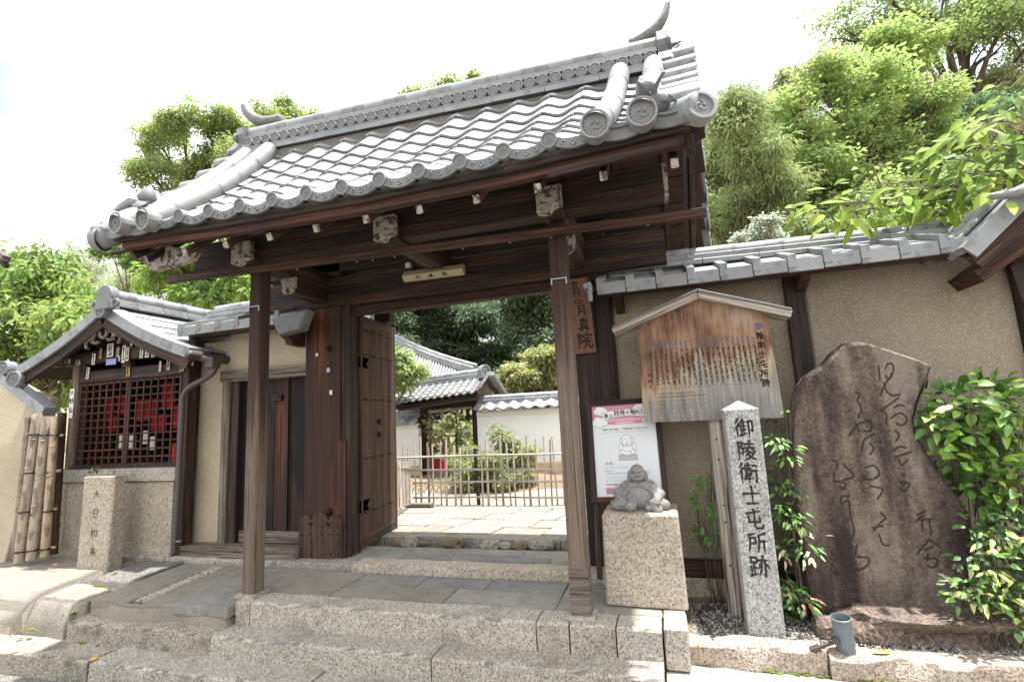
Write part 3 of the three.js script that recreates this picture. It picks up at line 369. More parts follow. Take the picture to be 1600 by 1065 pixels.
// ---------------------------------------------------------------- the gate
const gate = thing('temple_gate', 'old timber temple gate with a grey tiled roof, standing open', 'gate', [-2, 0, -4.0]);
{
  const zP = -3.5, zM = -4.45, EZ = -2.75, RZ = -3.85;
  // front posts, their stone pads
  for (const [x0, x1, m, top] of [[-3.465, -3.335, M.post, 2.8], [-0.72, -0.592, M.post2, 2.74]]) {
    const g = prism(chamf(x1 - x0, 0.125, 0.012), top, 0, 0, R()).applyMatrix4(basis(V(0, 1, 0), V(1, 0, 0), V((x0 + x1) / 2, 0.01, zP - 0.06)));
    P('front_post', g, m, gate); P('post_pad', rbox(x1 - x0 + 0.07, 0.03, 0.19, 0.008).translate((x0 + x1) / 2, 0.004, zP - 0.055), M.granites[1], gate); }
  // lighter foot spliced into the right front post
  P('post_foot', rbox(0.136, 0.3, 0.133, 0.006).translate(-0.656, 0.165, zP - 0.06), M.greys[1], gate);
  for (const [x, y] of [[-3.4, 2.42], [-0.655, 2.32]]) { const b = rbox(0.12, 0.012, 0.01, 0.003); P('clamp', merge([b.translate(x, y, zP + 0.012), rbox(0.012, 0.05, 0.012, 0.003).translate(x - 0.054, y - 0.02, zP + 0.01), rbox(0.012, 0.05, 0.012, 0.003).translate(x + 0.054, y - 0.02, zP + 0.01)]), M.steel, gate); }
  // main posts
  const mpL = sub('main_post', gate), mpR = sub('main_post', gate);
  P('shaft', beam([-3.42, 0.05, zM - 0.13], [-3.42, 3.1, zM - 0.13], 0.44, 0.26, 0.012, V(1, 0, 0)), M.bigPost, mpL);
  P('jamb', beam([-3.15, 0.06, zM - 0.12], [-3.15, 2.6, zM - 0.12], 0.1, 0.2, 0.006, V(1, 0, 0)), M.darks[3], mpL); P('jamb_patch', beam([-3.185, 0.06, zM - 0.008], [-3.185, 1.18, zM - 0.008], 0.09, 0.018, 0.003, V(1, 0, 0)), M.reds[0], mpL);
  { // scalloped foot plate with two heart-shaped holes and studs
    const w = 0.5, s = new THREE.Shape(); s.moveTo(-w / 2, 0); s.lineTo(w / 2, 0); s.lineTo(w / 2, 0.33); s.absarc(w / 2 - 0.075, 0.33, 0.075, 0, Math.PI * 0.75); s.quadraticCurveTo(0.1, 0.35, 0.09, 0.37); s.absarc(0, 0.355, 0.085, 0.2, Math.PI - 0.2); s.quadraticCurveTo(-0.1, 0.35, -w / 2 + 0.13, 0.375); s.absarc(-w / 2 + 0.075, 0.33, 0.075, Math.PI * 0.3, Math.PI); s.lineTo(-w / 2, 0);
    for (const k of [-0.105, 0.105]) { const h = new THREE.Path(); h.moveTo(k, 0.3); h.lineTo(k - 0.035, 0.325); h.quadraticCurveTo(k - 0.03, 0.352, k, 0.338); h.quadraticCurveTo(k + 0.03, 0.352, k + 0.035, 0.325); h.lineTo(k, 0.3); s.holes.push(h); }
    P('foot_plate', uvBox(new THREE.ExtrudeGeometry(s, { depth: 0.02, bevelSize: 0.003, bevelThickness: 0.003, bevelSegments: 1 }), 0, 0, true).translate(-3.42, 0.045, zM + 0.004), M.doors[1], mpL);
    P('foot_plate', rbox(0.016, 0.36, 0.27, 0.003).translate(-3.186, 0.225, zM - 0.13), M.darks[0], mpL);
    const st = []; for (const x of [-0.22, -0.1, 0.03, 0.13, 0.22]) for (const y of [0.04, 0.14, 0.23, 0.3]) if (R() < 0.75) st.push(new THREE.SphereGeometry(0.009, 6, 5).translate(-3.42 + x, 0.045 + y, zM + 0.027)); P('studs', merge(st), M.iron, mpL).userData.kind = 'stuff'; }
  for (const [px, py, r] of [[513, 545, 0.03], [514, 799, 0.036]]) { const o = onZ(px, py, zM + 0.012); P('boss', new THREE.SphereGeometry(r, 14, 10).scale(1, 1, 0.5).translate(o.x, o.y, o.z), M.iron, mpL); }
  for (const [px, py, w, h, m] of [[495, 554, 0.03, 0.035, M.whitePaint], [513, 578, 0.045, 0.05, M.steel], [513, 567, 0.03, 0.03, M.copper], [517, 613, 0.035, 0.05, M.whitePaint]]) { const o = onZ(px, py, zM + 0.01); P('small_plate', rbox(w, h, 0.01, 0.004).translate(o.x, o.y, o.z), m, mpL); }
  P('shaft', beam([-0.56, -0.12, zM - 0.13], [-0.56, 3.1, zM - 0.13], 0.34, 0.26, 0.012, V(1, 0, 0)), M.darks[1], mpR); P('jamb', beam([-0.42, -0.1, zM - 0.09], [-0.42, 2.5, zM - 0.09], 0.1, 0.14, 0.006, V(1, 0, 0)), M.darks[0], mpR);
  // lintels and beams along the gate
  P('lintel', beam([-4.37, 2.75, zM - 0.07], [0.13, 2.75, zM - 0.07], 0.32, 0.2, 0.012), M.darks[0], gate);
  P('under_lintel', beam([-3.2, 2.54, zM - 0.12], [-0.7, 2.54, zM - 0.12], 0.09, 0.12, 0.006), M.reds[1], gate);
  P('cross_beam', beam([-4.2, 3.1, zM - 0.1], [0.1, 3.1, zM - 0.1], 0.26, 0.2, 0.01), M.darks[1], gate);
  P('ridge_beam', beam([-4.0, 3.62, RZ], [0.36, 3.56, RZ], 0.22, 0.16, 0.01), M.darks[1], gate);
  P('front_purlin', beam([-4.06, 2.945, -3.53], [0.13, 2.925, -3.53], 0.25, 0.16, 0.01), M.darks[0], gate);
  P('purlin_end', beam([0.131, 2.925, -3.53], [0.16, 2.925, -3.53], 0.25, 0.16, 0.02), M.endGrain, gate, 'decayed pale end of the front purlin');
  for (const x of [-3.4, -1.99, -0.66]) { // bracket beams running back over the posts, their ends limewashed
    P('bracket_beam', prism(chamf(0.175, 0.165, 0.01), 1.1, 0).applyMatrix4(basis(V(0, 0, -1), V(0, 1, 0), V(x, 2.865, -3.375))), M.darks[2], gate);
    const s = new THREE.Shape(); s.moveTo(-0.08, 0.085); s.lineTo(0.08, 0.085); s.lineTo(0.08, -0.05); s.quadraticCurveTo(0.02, -0.05, -0.0, -0.095); s.quadraticCurveTo(-0.04, -0.1, -0.08, -0.085); s.lineTo(-0.08, 0.085);
    P('beam_end', uvBox(new THREE.ExtrudeGeometry(s, { depth: 0.05, bevelSize: 0.012, bevelThickness: 0.012, bevelSegments: 2, steps: 1 })).translate(x, 2.865, -3.37), M.endGrain, gate); }
  for (const x of [-3.4, -0.66]) { P('tie_beam', beam([x, 2.73, -3.93], [x, 2.73, -4.4], 0.2, 0.15, 0.01), M.darks[2], gate); const s = new THREE.Shape(); s.moveTo(-0.075, 0.1); s.lineTo(0.075, 0.1); s.lineTo(0.075, -0.04); s.quadraticCurveTo(0.06, -0.1, -0.03, -0.1); s.quadraticCurveTo(-0.07, -0.08, -0.075, -0.02); P('beam_end', uvBox(new THREE.ExtrudeGeometry(s, { depth: 0.03, bevelSize: 0.006, bevelThickness: 0.006, bevelSegments: 1 })).translate(x, 2.73, -3.93), M.endGrain, gate); }
  // thin rail across the front posts with hooks
  const rail = P('front_rail', beam([-4.33, 2.765, -3.425], [0.38, 2.625, -3.425], 0.06, 0.045, 0.004), M.darks[2], gate);
  for (const px of [463, 556, 581, 615, 722, 795, 860, 1011]) { const p = onZ(px, 372 - (px - 640) * 0.125 + 28, -3.44); P('hook', tube([V(p.x, p.y + 0.05, p.z), V(p.x, p.y + 0.015, p.z), V(p.x + 0.008, p.y, p.z), V(p.x + 0.016, p.y + 0.012, p.z)], 0.0035, 0.003, 5, 8), M.steel, gate); }
  // open door leaf folded inwards against the left post
  { const leaf = sub('door_leaf', gate), X = -3.1, z0 = -4.63, z1 = -5.52, y0 = 0.085, y1 = 2.52; const q = (a) => V(lerp(X, X - 0.1, (a - z0) / (z1 - z0)), 0, a), D = q(z1).sub(q(z0)).normalize();
    const at = (s, y) => q(lerp(z0, z1, s)).setY(y), N = V(1, 0, 0), box = (s0, s1, ya, yb, th, off) => { const a = at(s0, (ya + yb) / 2), b = at(s1, (ya + yb) / 2); a.x += off; b.x += off; return [a, b, yb - ya, th]; };
    for (let i = 0; i < 4; i++) { const s0 = 0.045 + i * 0.2275, a = at(s0 + 0.2275 / 2, y0 + 0.12), b = at(s0 + 0.2275 / 2, y1 - 0.1); P('plank', beam(a, b, 0.2275 * 0.89 - 0.004, 0.035, 0.004, V(0, 0, 1)), M.doors[i], leaf); }
    P('stile', beam(at(0.022, y0), at(0.022, y1), 0.04, 0.06, 0.004, V(0, 0, 1)), M.darks[2], leaf); P('stile', beam(at(0.978, y0), at(0.978, y1), 0.04, 0.06, 0.004, V(0, 0, 1)), M.darks[0], leaf);
    for (const [a, b] of [[y1 - 0.1, y1], [y0, y0 + 0.12]]) { const k = box(0.045, 0.957, a, b, 0.05, 0); P('rail', beam(k[0], k[1], k[2], k[3], 0.004), M.doors[1], leaf); }
    P('pivot_foot', rbox(0.12, 0.12, 0.14, 0.01).translate(X - 0.06, 0.03, z1 + 0.08), M.darks[0], leaf);
    const studs = []; for (const y of [2.36, 2.09, 1.6, 0.98, 0.42, 0.16]) for (let i = 0; i < 17; i++) { const p = at(0.06 + i * 0.0555, y); studs.push(new THREE.SphereGeometry(0.0095, 6, 4).translate(p.x + 0.021, p.y, p.z)); } P('studs', merge(studs), M.iron, leaf).userData.kind = 'stuff';
    for (const [y, m] of [[2.0, M.copper], [0.5, M.copper]]) { const s = new THREE.Shape(); s.moveTo(0, -0.055); s.lineTo(0.2, -0.055); s.lineTo(0.15, -0.01); s.lineTo(0.22, 0.055); s.lineTo(0, 0.055); const g = new THREE.ExtrudeGeometry(s, { depth: 0.008, bevelEnabled: false }); P('strap_hinge', uvBox(g).applyMatrix4(new THREE.Matrix4().makeBasis(D, V(0, 1, 0), D.clone().cross(V(0, 1, 0)).negate()).setPosition(at(-0.02, y).add(V(0.024, 0, 0)))), m, leaf); }
    for (const y of [1.36, 1.22]) { const p = at(0.47, y); P('door_knob', merge([new THREE.SphereGeometry(0.03, 12, 9).scale(0.6, 1, 1).translate(p.x + 0.04, p.y, p.z), new THREE.CylinderGeometry(0.018, 0.022, 0.04, 10).rotateZ(Math.PI / 2).translate(p.x + 0.025, p.y, p.z)]), M.iron, leaf); } }
  { const g = beam([-3.13, 2.6, zM - 0.9], [-3.13, 2.6, -5.25], 0.1, 0.1, 0.004); P('rear_bracket', g, M.reds[1], gate); P('rear_post', beam([-3.25, 0.07, -5.34], [-3.25, 2.75, -5.34], 0.13, 0.13, 0.008, V(1, 0, 0)), M.darks[1], gate); P('rear_post', beam([-0.52, 0.07, -5.34], [-0.52, 2.75, -5.34], 0.13, 0.13, 0.008, V(1, 0, 0)), M.darks[1], gate); }

  // roof surface: u across from the left verge to the right one, t from the eave up to the ridge
  const XL = (t) => -4.22 + 0.2 * t, XR = (t) => 0.33 + 0.13 * t;
  const S = (u, t) => { const x = lerp(XL(t), XR(t), u), w = 2 * u - 1, ye = 2.905 + 0.075 * w * w + (u < 0.5 ? 0.01 : 0); return V(x, lerp(ye, 4.09 - 0.1 * (u - 0.5), t) - 0.095 * Math.sin(Math.PI * clamp(t)), EZ - 1.1 * t); };
  const uOf = (x, t = 0) => (x - XL(t)) / (XR(t) - XL(t));
  const fr = (u, t) => { const o = S(u, t), D = S(u, t - 0.02).sub(S(u, t + 0.02)).normalize(), L = S(u + 0.01, t).sub(S(u - 0.01, t)).normalize(); const N = D.clone().cross(L).normalize(); return { o, D, L, N: N.y < 0 ? N.negate() : N }; };
  const roof = sub('roof', gate);
  // bedding under the tiles, soffit boards, rafters
  P('bedding', merge([sheet(24, 12, (u, v) => { const f = fr(u, lerp(0.01, 1, v)); return f.o.addScaledVector(f.N, -0.035).toArray(); }), sheet(24, 12, (u, v) => { const f = fr(u, lerp(0.01, 1, v)); return f.o.addScaledVector(f.N, -0.075).toArray(); }), sheet(24, 1, (u, v) => { const f = fr(u, 0.01); return f.o.addScaledVector(f.N, lerp(-0.035, -0.075, v)).toArray(); })]), M.mud, roof);
  const sof = (t) => t <= 1 ? [lerp(2.80, 3.58, t), lerp(-2.86, RZ, t)] : [lerp(3.58, 2.78, t - 1), lerp(RZ, -5.3, t - 1)];
  for (let i = 0; i < 12; i++) { const t0 = i / 6, t1 = (i + 1) / 6, [ya, za] = sof(t0), [yb, zb] = sof(t1); P('soffit_board', beam([-2 - 2.27, (ya + yb) / 2 + 0.035, (za + zb) / 2], [-2 + 2.33, (ya + yb) / 2 + 0.015, (za + zb) / 2], 0.02, Math.hypot(ya - yb, za - zb) - 0.006, 0.002, V(0, Math.abs(za - zb), yb - ya)), M.reds[1], roof); }
  for (let i = 0; i < 11; i++) { const x = -3.04 - 0.83 + i * 0.405; if (x > 0.3) break; const [ya, za] = sof(0), [yb, zb] = sof(1), [yc, zc] = sof(2); P('rafter', beam([x, ya - 0.065, za + 0.0], [x, yb - 0.02, zb], 0.055, 0.045, 0.004), M.darks[2], roof); P('rafter', beam([x, yb - 0.02, zb], [x, yc - 0.02, zc], 0.055, 0.045, 0.004), M.reds[0], roof);
    P('rafter_tip', beam([x, ya - 0.0649, za + 0.001], [x, ya - 0.07, za + 0.012], 0.054, 0.044, 0.004), M.endGrain, roof); }
  // eave boards
  const fasc = (y, z, h, w, m, x0 = -4.06, x1 = 0.24, k = 0.065) => { for (let i = 0; i < 4; i++) { const f = (s) => V(lerp(x0, x1, s), y + k * (2 * s - 1) ** 2 - 0.02 * s, z); P('eave_board', beam(f(i / 4), f((i + 1) / 4), h, w, 0.003), m, roof); } };
  fasc(2.80, -2.83, 0.055, 0.06, M.reds[0]); fasc(2.845, -2.80, 0.035, 0.07, M.darks[3], -4.1, 0.28); fasc(2.72, -5.28, 0.07, 0.05, M.reds[0], -3.95, 0.4, 0.04);
  P('patched_board', beam([-0.55, 2.775, -2.795], [0.21, 2.82, -2.795], 0.045, 0.03, 0.003), M.darks[2], roof);
  // back slope
  const B = (u, t) => { const x = lerp(-4.02, 0.47 + 0.13 * (1 - t), u); return V(x, lerp(2.9, 4.09, t) - 0.08 * Math.sin(Math.PI * t), lerp(-5.45, RZ, t)); };
  P('back_slope', merge([sheet(12, 10, (u, v) => B(u, v).toArray()), sheet(12, 10, (u, v) => B(u, v).add(V(0, -0.08, 0.03)).toArray()), sheet(12, 1, (u, v) => B(u, 0).add(V(0, -0.08 * v, 0)).toArray())]), M.tiles[1], roof);
  // barge boards at both verges, pale and decayed at the left tip
  for (const [x, k] of [[-4.05, 0.17], [0.27, 0.12]]) { for (const [a, b, m, n] of [[0, 0.34, 0, 0], [0.34, 0.67, 1, 0], [0.67, 1, 0, 0], [1, 1.33, 1, 0], [1.33, 1.66, 0, 0], [1.66, 2, 1, 0]]) { const [ya, za] = sof(a), [yb, zb] = sof(b), kk = (t) => k * Math.min(t, 1) + (x > 0 ? 0.02 * Math.max(0, t - 1) : 0); P('barge_board', beam([x + kk(a), ya + 0.04, za + 0.01], [x + kk(b), yb + 0.04, zb], 0.17, 0.045, 0.004), M.darks[m + 1], roof); }
    for (let i = 0; i < 10; i++) { const [ya, za] = sof(i / 5), [yb, zb] = sof((i + 1) / 5), t = i / 5, kk = k * Math.min(t, 1) + (x > 0 ? 0.02 * Math.max(0, t - 1) : 0), s = Math.sign(x + 2); P('verge_board', beam([x + kk + s * 0.04, ya + 0.11, za], [x + kk + s * 0.08, yb + 0.11, zb], 0.035, 0.1, 0.003), M.darks[2], roof); } }
  { const sh = new THREE.Shape([[197, 389], [216, 402], [238, 421], [265, 415], [296, 404], [302, 393], [262, 384]].map(([x, y]) => { const p = onZ(x, y, -3.0); return new THREE.Vector2(p.x, p.y); })); P('barge_tip', uvBox(new THREE.ExtrudeGeometry(sh, { depth: 0.06, bevelSize: 0.008, bevelThickness: 0.008, bevelSegments: 1 })).translate(0, 0, -3.06), M.endGrain, roof, 'pale decayed tip of the left barge board'); }
  // pantiles
  const xL2 = -3.65, xR2 = -0.23, per = (xR2 - xL2) / 12, rows = 9, A = 0.019, TH = 0.018;
  const pan = (p, len, amp) => { const top = [], bot = []; for (let i = 0; i <= 10; i++) { const s = i / 10; top.push([amp * Math.cos(2 * Math.PI * s), (s - 0.5) * p * 1.0015]); bot.push([amp * Math.cos(2 * Math.PI * s) - TH, (s - 0.5) * p * 1.0015]); } return prism(top.concat(bot.reverse()), len, 0.9, R(), R()).translate(-len, 0, 0); };
  const trough = (p, len, amp) => { const top = [], bot = []; for (let i = 0; i <= 8; i++) { const s = i / 8 * 2 - 1; top.push([amp * (s * s * 2 - 1), s * p * 0.5]); bot.push([amp * (s * s * 2 - 1) - TH, s * p * 0.5]); } return prism(top.concat(bot.reverse()), len, 0.5, R(), R()).translate(-len, 0, 0); };
  const panG = [0, 1, 2].map(() => pan(per, 0.225, A)), trG = [0, 1].map(() => trough(0.26, 0.225, 0.022));
  const lay = (name, g, u, t, lift, mat) => { const f = fr(u, t), D = f.D.clone().addScaledVector(f.N, lift / 0.2).normalize(); put(name, g, mat, roof, basis(D, f.N, f.o.addScaledVector(f.N, lift))); };
  for (let r = 0; r < rows; r++) { const t = r / rows * 0.985; for (let k = 0; k < 12; k++) { lay('roof_tile', pick(panG), uOf(xL2 + (k + 0.5) * per), t, 0.02 + rr(-0.002, 0.002), pick(M.tiles)); } }
  for (let r = 0; r < 10; r++) { const t = r / 10; for (const x of [-0.105, 0.17, -3.79, -4.07]) lay('roof_tile', pick(trG), uOf(x), t, 0.022, pick(M.tiles)); }
  // eave pendants and round eave caps
  const capS = capGeo(0.05, 0.09), capB = capGeo(0.086, 0.1, 0.84);
  for (let k = 0; k < 12; k++) { const f = fr(uOf(xL2 + (k + 0.5) * per), 0); const top = [], bot = []; for (let i = 0; i <= 8; i++) { const s = lerp(0.06, 0.94, i / 8), q = 2 * s - 1, yy = -A - 0.008 + 0.05 * q * q; top.push([yy + 0.022, (s - 0.5) * per]); bot.push([yy - 0.038, (s - 0.5) * per]); }
    put('eave_tile', prism(top.concat(bot.reverse()), 0.022, 0.5, R(), R()), pick(M.tilesDark), roof, basis(V(0, -0.12, 1), V(0, 1, 0.12), f.o.clone().add(V(0, 0.006, 0.012))));
    for (let i = 0; i < 3; i++) { const s = (i - 1) * 0.06; put('relief', new THREE.TorusGeometry(0.012, 0.004, 5, 10, 4.6).rotateZ(i * 2), M.tiles[1], roof, new THREE.Matrix4().makeTranslation(f.o.x + s, f.o.y - 0.032 + s * s * 3, f.o.z + 0.034)); } }
  for (let k = 1; k < 12; k++) { const f = fr(uOf(xL2 + k * per), 0); put('eave_cap', capS, [M.tiles[3], M.capFace], roof, bz(V(0, -0.15, 1), V(0, 1, 0), f.o.clone().add(V(0, A - 0.004, 0.045)))); }
  for (const x of [-0.105, 0.17, -3.79, -4.05]) { const f = fr(uOf(x), 0); for (let j = 0; j < 2; j++) { const top = [], bot = [], w = 0.26; for (let i = 0; i <= 8; i++) { const s = i / 8 * 2 - 1; top.push([0.03 * (s * s) - 0.01 - j * 0.012, s * w / 2]); bot.push([0.03 * (s * s) - 0.085 + j * 0.05, s * w / 2]); } put('eave_tile', prism(top.concat(bot.reverse()), 0.022, 0.5, R(), R()), pick(M.tilesDark), roof, basis(V(0, -0.12, 1), V(0, 1, 0.12), f.o.clone().add(V(0, 0.004 + j * 0.015, 0.012 + j * 0.016)))); } }
  // descending rolls with big round ends
  for (const [x, end] of [[xL2, 0], [-3.93, 0.02], [xR2, 0.0], [0.03, 0.02]]) { const n = 6, u = uOf(x), c = (t) => { const f = fr(u, t); return f.o.addScaledVector(f.N, 0.055); };
    for (let i = 0; i < n; i++) { const t0 = -0.03 + i / n * 0.95, t1 = -0.03 + (i + 1.02) / n * 0.95, pts = [0, 0.33, 0.66, 1].map((s) => c(lerp(t0, t1, s))); P('roll_tile', tube(pts, 0.078 + 0.002 * (i % 2), 0.0775 + 0.002 * (i % 2), 18, 6, false), pick(M.tiles), roof); }
    const f = fr(u, -0.03); put('roll_end', capB, [M.tiles[3], M.capFace], roof, bz(V(x < -2 ? -0.12 : 0.05, -0.1, 1), V(0, 1, 0), f.o.clone().add(V(0, 0.04, 0.07)))); }
  // corner tiles: short fat tiles set across the verge
  { const p = onZ(1040, 188, -2.86), q = onZ(1091, 168, -2.72); const d = q.clone().sub(p); P('corner_tile', tube([p, p.clone().lerp(q, 0.5), q], 0.075, 0.085, 18, 5), M.tiles[1], roof); put('corner_end', capGeo(0.088, 0.08, 0.78), [M.tiles[3], M.capFace], roof, bz(V(0.35, 0.1, 0.9), V(0, 1, 0), q.clone().add(V(0.02, 0.006, 0.02))));
    const a = onZ(215, 352, -2.9), b = onZ(153, 372, -2.75); P('corner_tile', tube([a, a.clone().lerp(b, 0.5), b], 0.08, 0.1, 18, 5), M.tiles[1], roof); put('corner_end', capGeo(0.1, 0.06, 0.8), [M.tiles[3], M.capFace], roof, bz(V(-0.9, 0.1, 0.25), V(0, 1, 0), b.clone().add(V(-0.01, 0, 0.0)))); }
  // verge tiles: half rounds lying across, front and back slope, ends showing
  for (const side of [1, -1]) for (let i = 0; i < 13; i++) { const back = i > 6, t = back ? 0.93 - (i - 7) * 0.165 : 0.16 + i * 0.14; let o; if (back) { o = B(side > 0 ? 1 : 0, t).add(V(0, 0.04, 0)); } else { const f = fr(side > 0 ? 1 : 0, t); o = f.o.addScaledVector(f.N, 0.05); } const a = o.clone().add(V(side * -0.24, 0, 0)), b = o.clone().add(V(side * 0.01, 0.004, 0)); P('verge_tile', tube([a, a.clone().lerp(b, 0.5), b], 0.052, 0.056, 12, 4), pick(M.tiles), roof); P('verge_pendant', rbox(0.02, 0.15, 0.16, 0.01).translate(o.x + side * 0.0, o.y - 0.1, o.z), pick(M.tiles), roof); }
  // ridge
  const ra = onZ(396, 237, -3.78), rb = onZ(1003, 112, -3.78), RY = (x) => lerp(ra.y, rb.y, (x - ra.x) / (rb.x - ra.x)) - 0.03, x0 = -3.86, x1 = 0.19, zr = -3.9, rs = sub('ridge', gate);
  const layer = (name, ya, yb, hw, lip, seg, mats, tilt = 0) => { for (let i = 0; i < seg; i++) { const a = lerp(x0, x1, i / seg) + 0.002, b = lerp(x0, x1, (i + 1) / seg) - 0.002, e = 0.012 * Math.sin(i * 3.3); P(name, prism([[ya, -hw], [ya - tilt, -hw - lip], [yb - tilt, -hw - lip], [yb, -hw + lip * 0.3], [yb, hw - lip * 0.3], [yb - tilt, hw + lip], [ya - tilt, hw + lip], [ya, hw]], b - a, 0).applyMatrix4(basis(V(b - a, RY(b) - RY(a), 0), V(0, 1, 0), V(a, RY(a), zr + e * 0.2))), pick(mats), rs); } };
  layer('ridge_tile', 0.0, 0.042, 0.15, 0.05, 9, M.tiles, 0.02); layer('ridge_tile', 0.05, 0.085, 0.13, 0.012, 11, M.tilesDark); layer('ridge_core', 0.0, 0.2, 0.1, 0.0, 1, [M.mud]); layer('ridge_tile', 0.192, 0.22, 0.1, 0.015, 11, M.tiles, 0.006); layer('ridge_tile', 0.225, 0.25, 0.088, 0.012, 10, M.tiles, 0.006);
  P('ridge_bedding', beam([x0 + 0.1, RY(x0) - 0.07, -3.84], [x1 - 0.1, RY(x1) - 0.07, -3.84], 0.13, 0.22, 0.03), M.mud, rs);
  const kG = capGeo(0.05, 0.04, 0.86, true); for (let i = 0; i < 37; i++) { const x = lerp(x0 + 0.06, x1 - 0.05, i / 36); for (const s of [1]) put('ridge_disc', kG, [M.tiles[3], M.capFace], rs, bz(V(0, 0, 1), V(0, 1, 0), V(x, RY(x) + 0.138, zr + 0.135))); }
  for (let i = 0; i < 9; i++) { const a = lerp(x0, x1, i / 9), b = lerp(x0, x1, (i + 1.03) / 9), p = V(a, RY(a) + 0.285, zr + 0.02), q = V(b, RY(b) + 0.285, zr + 0.02); P('ridge_cap', tube([p, p.clone().lerp(q, 0.5), q], 0.072, 0.075, 16, 3), pick(M.tiles), rs); }
  const horn = (pts, ra_, rb_) => P('ridge_horn', tube(pts.map(([x, y]) => onZ(x, y, zr)), ra_, rb_, 14, 22, true, 0.8), M.tilesDark[2], rs);
  horn([[985, 71], [1006, 59], [1024, 45], [1037, 27], [1044, 4]], (t) => lerp(0.056, 0.028, t) + 0.012 * Math.sin(t * 3.1), 0); horn([[440, 187], [412, 190], [395, 184], [387, 174], [385, 167]], (t) => lerp(0.062, 0.07, t), 0);
  // end tiles of the ridge: scrolled shields with leaves
  for (let [x, s, yb, sc] of [[x1 + 0.01, 1, RY(x1), 1], [x0 - 0.01, -1, RY(x0), 0.95]]) { sc *= 1.15; const o = [[-0.08, -0.16], [0.02, -0.21], [0.1, -0.16], [0.14, -0.1], [0.22, -0.13], [0.3, -0.11], [0.34, 0], [0.3, 0.11], [0.22, 0.13], [0.14, 0.1], [0.1, 0.16], [0.02, 0.21], [-0.08, 0.16], [-0.02, 0.08], [-0.02, -0.08]].map(([a, b]) => [a * sc, b * sc]);
    const g = [prism(o, 0.09, 0).applyMatrix4(basis(V(s, 0, 0), V(0, 1, 0), V(x, yb, zr)))]; for (const [y, z, r] of [[0.0, -0.16, 0.045], [0.0, 0.16, 0.045], [0.2, 0.11, 0.03], [0.2, -0.11, 0.03]]) g.push(new THREE.TorusGeometry(r * sc, 0.016, 6, 14).rotateY(Math.PI / 2).translate(x + s * 0.09, yb + y * sc, zr + z * sc)); for (let i = 0; i < 22; i++) { const a = rr(0, 6.3), r = rr(0.03, 0.11) * sc; g.push(new THREE.ConeGeometry(0.028, rr(0.1, 0.18), 5).rotateZ(-s * rr(0.3, 1.5)).translate(x + s * rr(0.09, 0.15), yb + 0.16 * sc + Math.sin(a) * r, zr + Math.cos(a) * r)); }
    P('ridge_end_tile', uvBox(merge(g)), M.tilesDark[0], rs); }
  { const f = fr(uOf(0.03), 0.16), g = []; // fruit and leaves ornaments sitting on the outer rolls
    const orn = (c, s, flip) => { const l = []; l.push(new THREE.SphereGeometry(0.1 * s, 16, 12).scale(1.1, 0.75, 1).translate(c.x, c.y - 0.03, c.z)); const bud = new THREE.LatheGeometry([[0, 0], [0.05, 0.02], [0.062, 0.06], [0.045, 0.11], [0, 0.16]].map(([a, b]) => new THREE.Vector2(a * s, b * s)), 14); l.push(bud.clone().rotateZ(flip * 0.25).translate(c.x - flip * 0.01, c.y + 0.02, c.z)); const lf = sheet(6, 8, (u, v) => { const w = 0.052 * Math.sin(Math.PI * Math.pow(v, 0.8)) * s; return [(v - 0.3) * 0.2 * s, -0.02 * s * Math.cos((u - 0.5) * 3) - 0.05 * v * v * s, (u - 0.5) * 2 * w]; }); for (const [a, b, cc] of [[2.9, 0.5, 0.3], [0.6, -0.4, 0.2], [-1.4, 0.2, -0.3], [-2.4, 0.1, 0.5]]) l.push(lf.clone().rotateX(1.0).rotateZ(cc).rotateY(a + flip).translate(c.x, c.y + 0.01 * b, c.z + 0.055 * s)); return uvBox(merge(l)); };
    P('roof_ornament', orn(onZ(1018, 158, -2.78), 1.0, 1), M.tilesDark[2], rs, 'leaf and bud ornament on the right roll'); P('roof_ornament', orn(onZ(225, 326, -2.86), 1.15, -1), M.tilesDark[2], rs, 'flower ornament on the left roll'); }
}
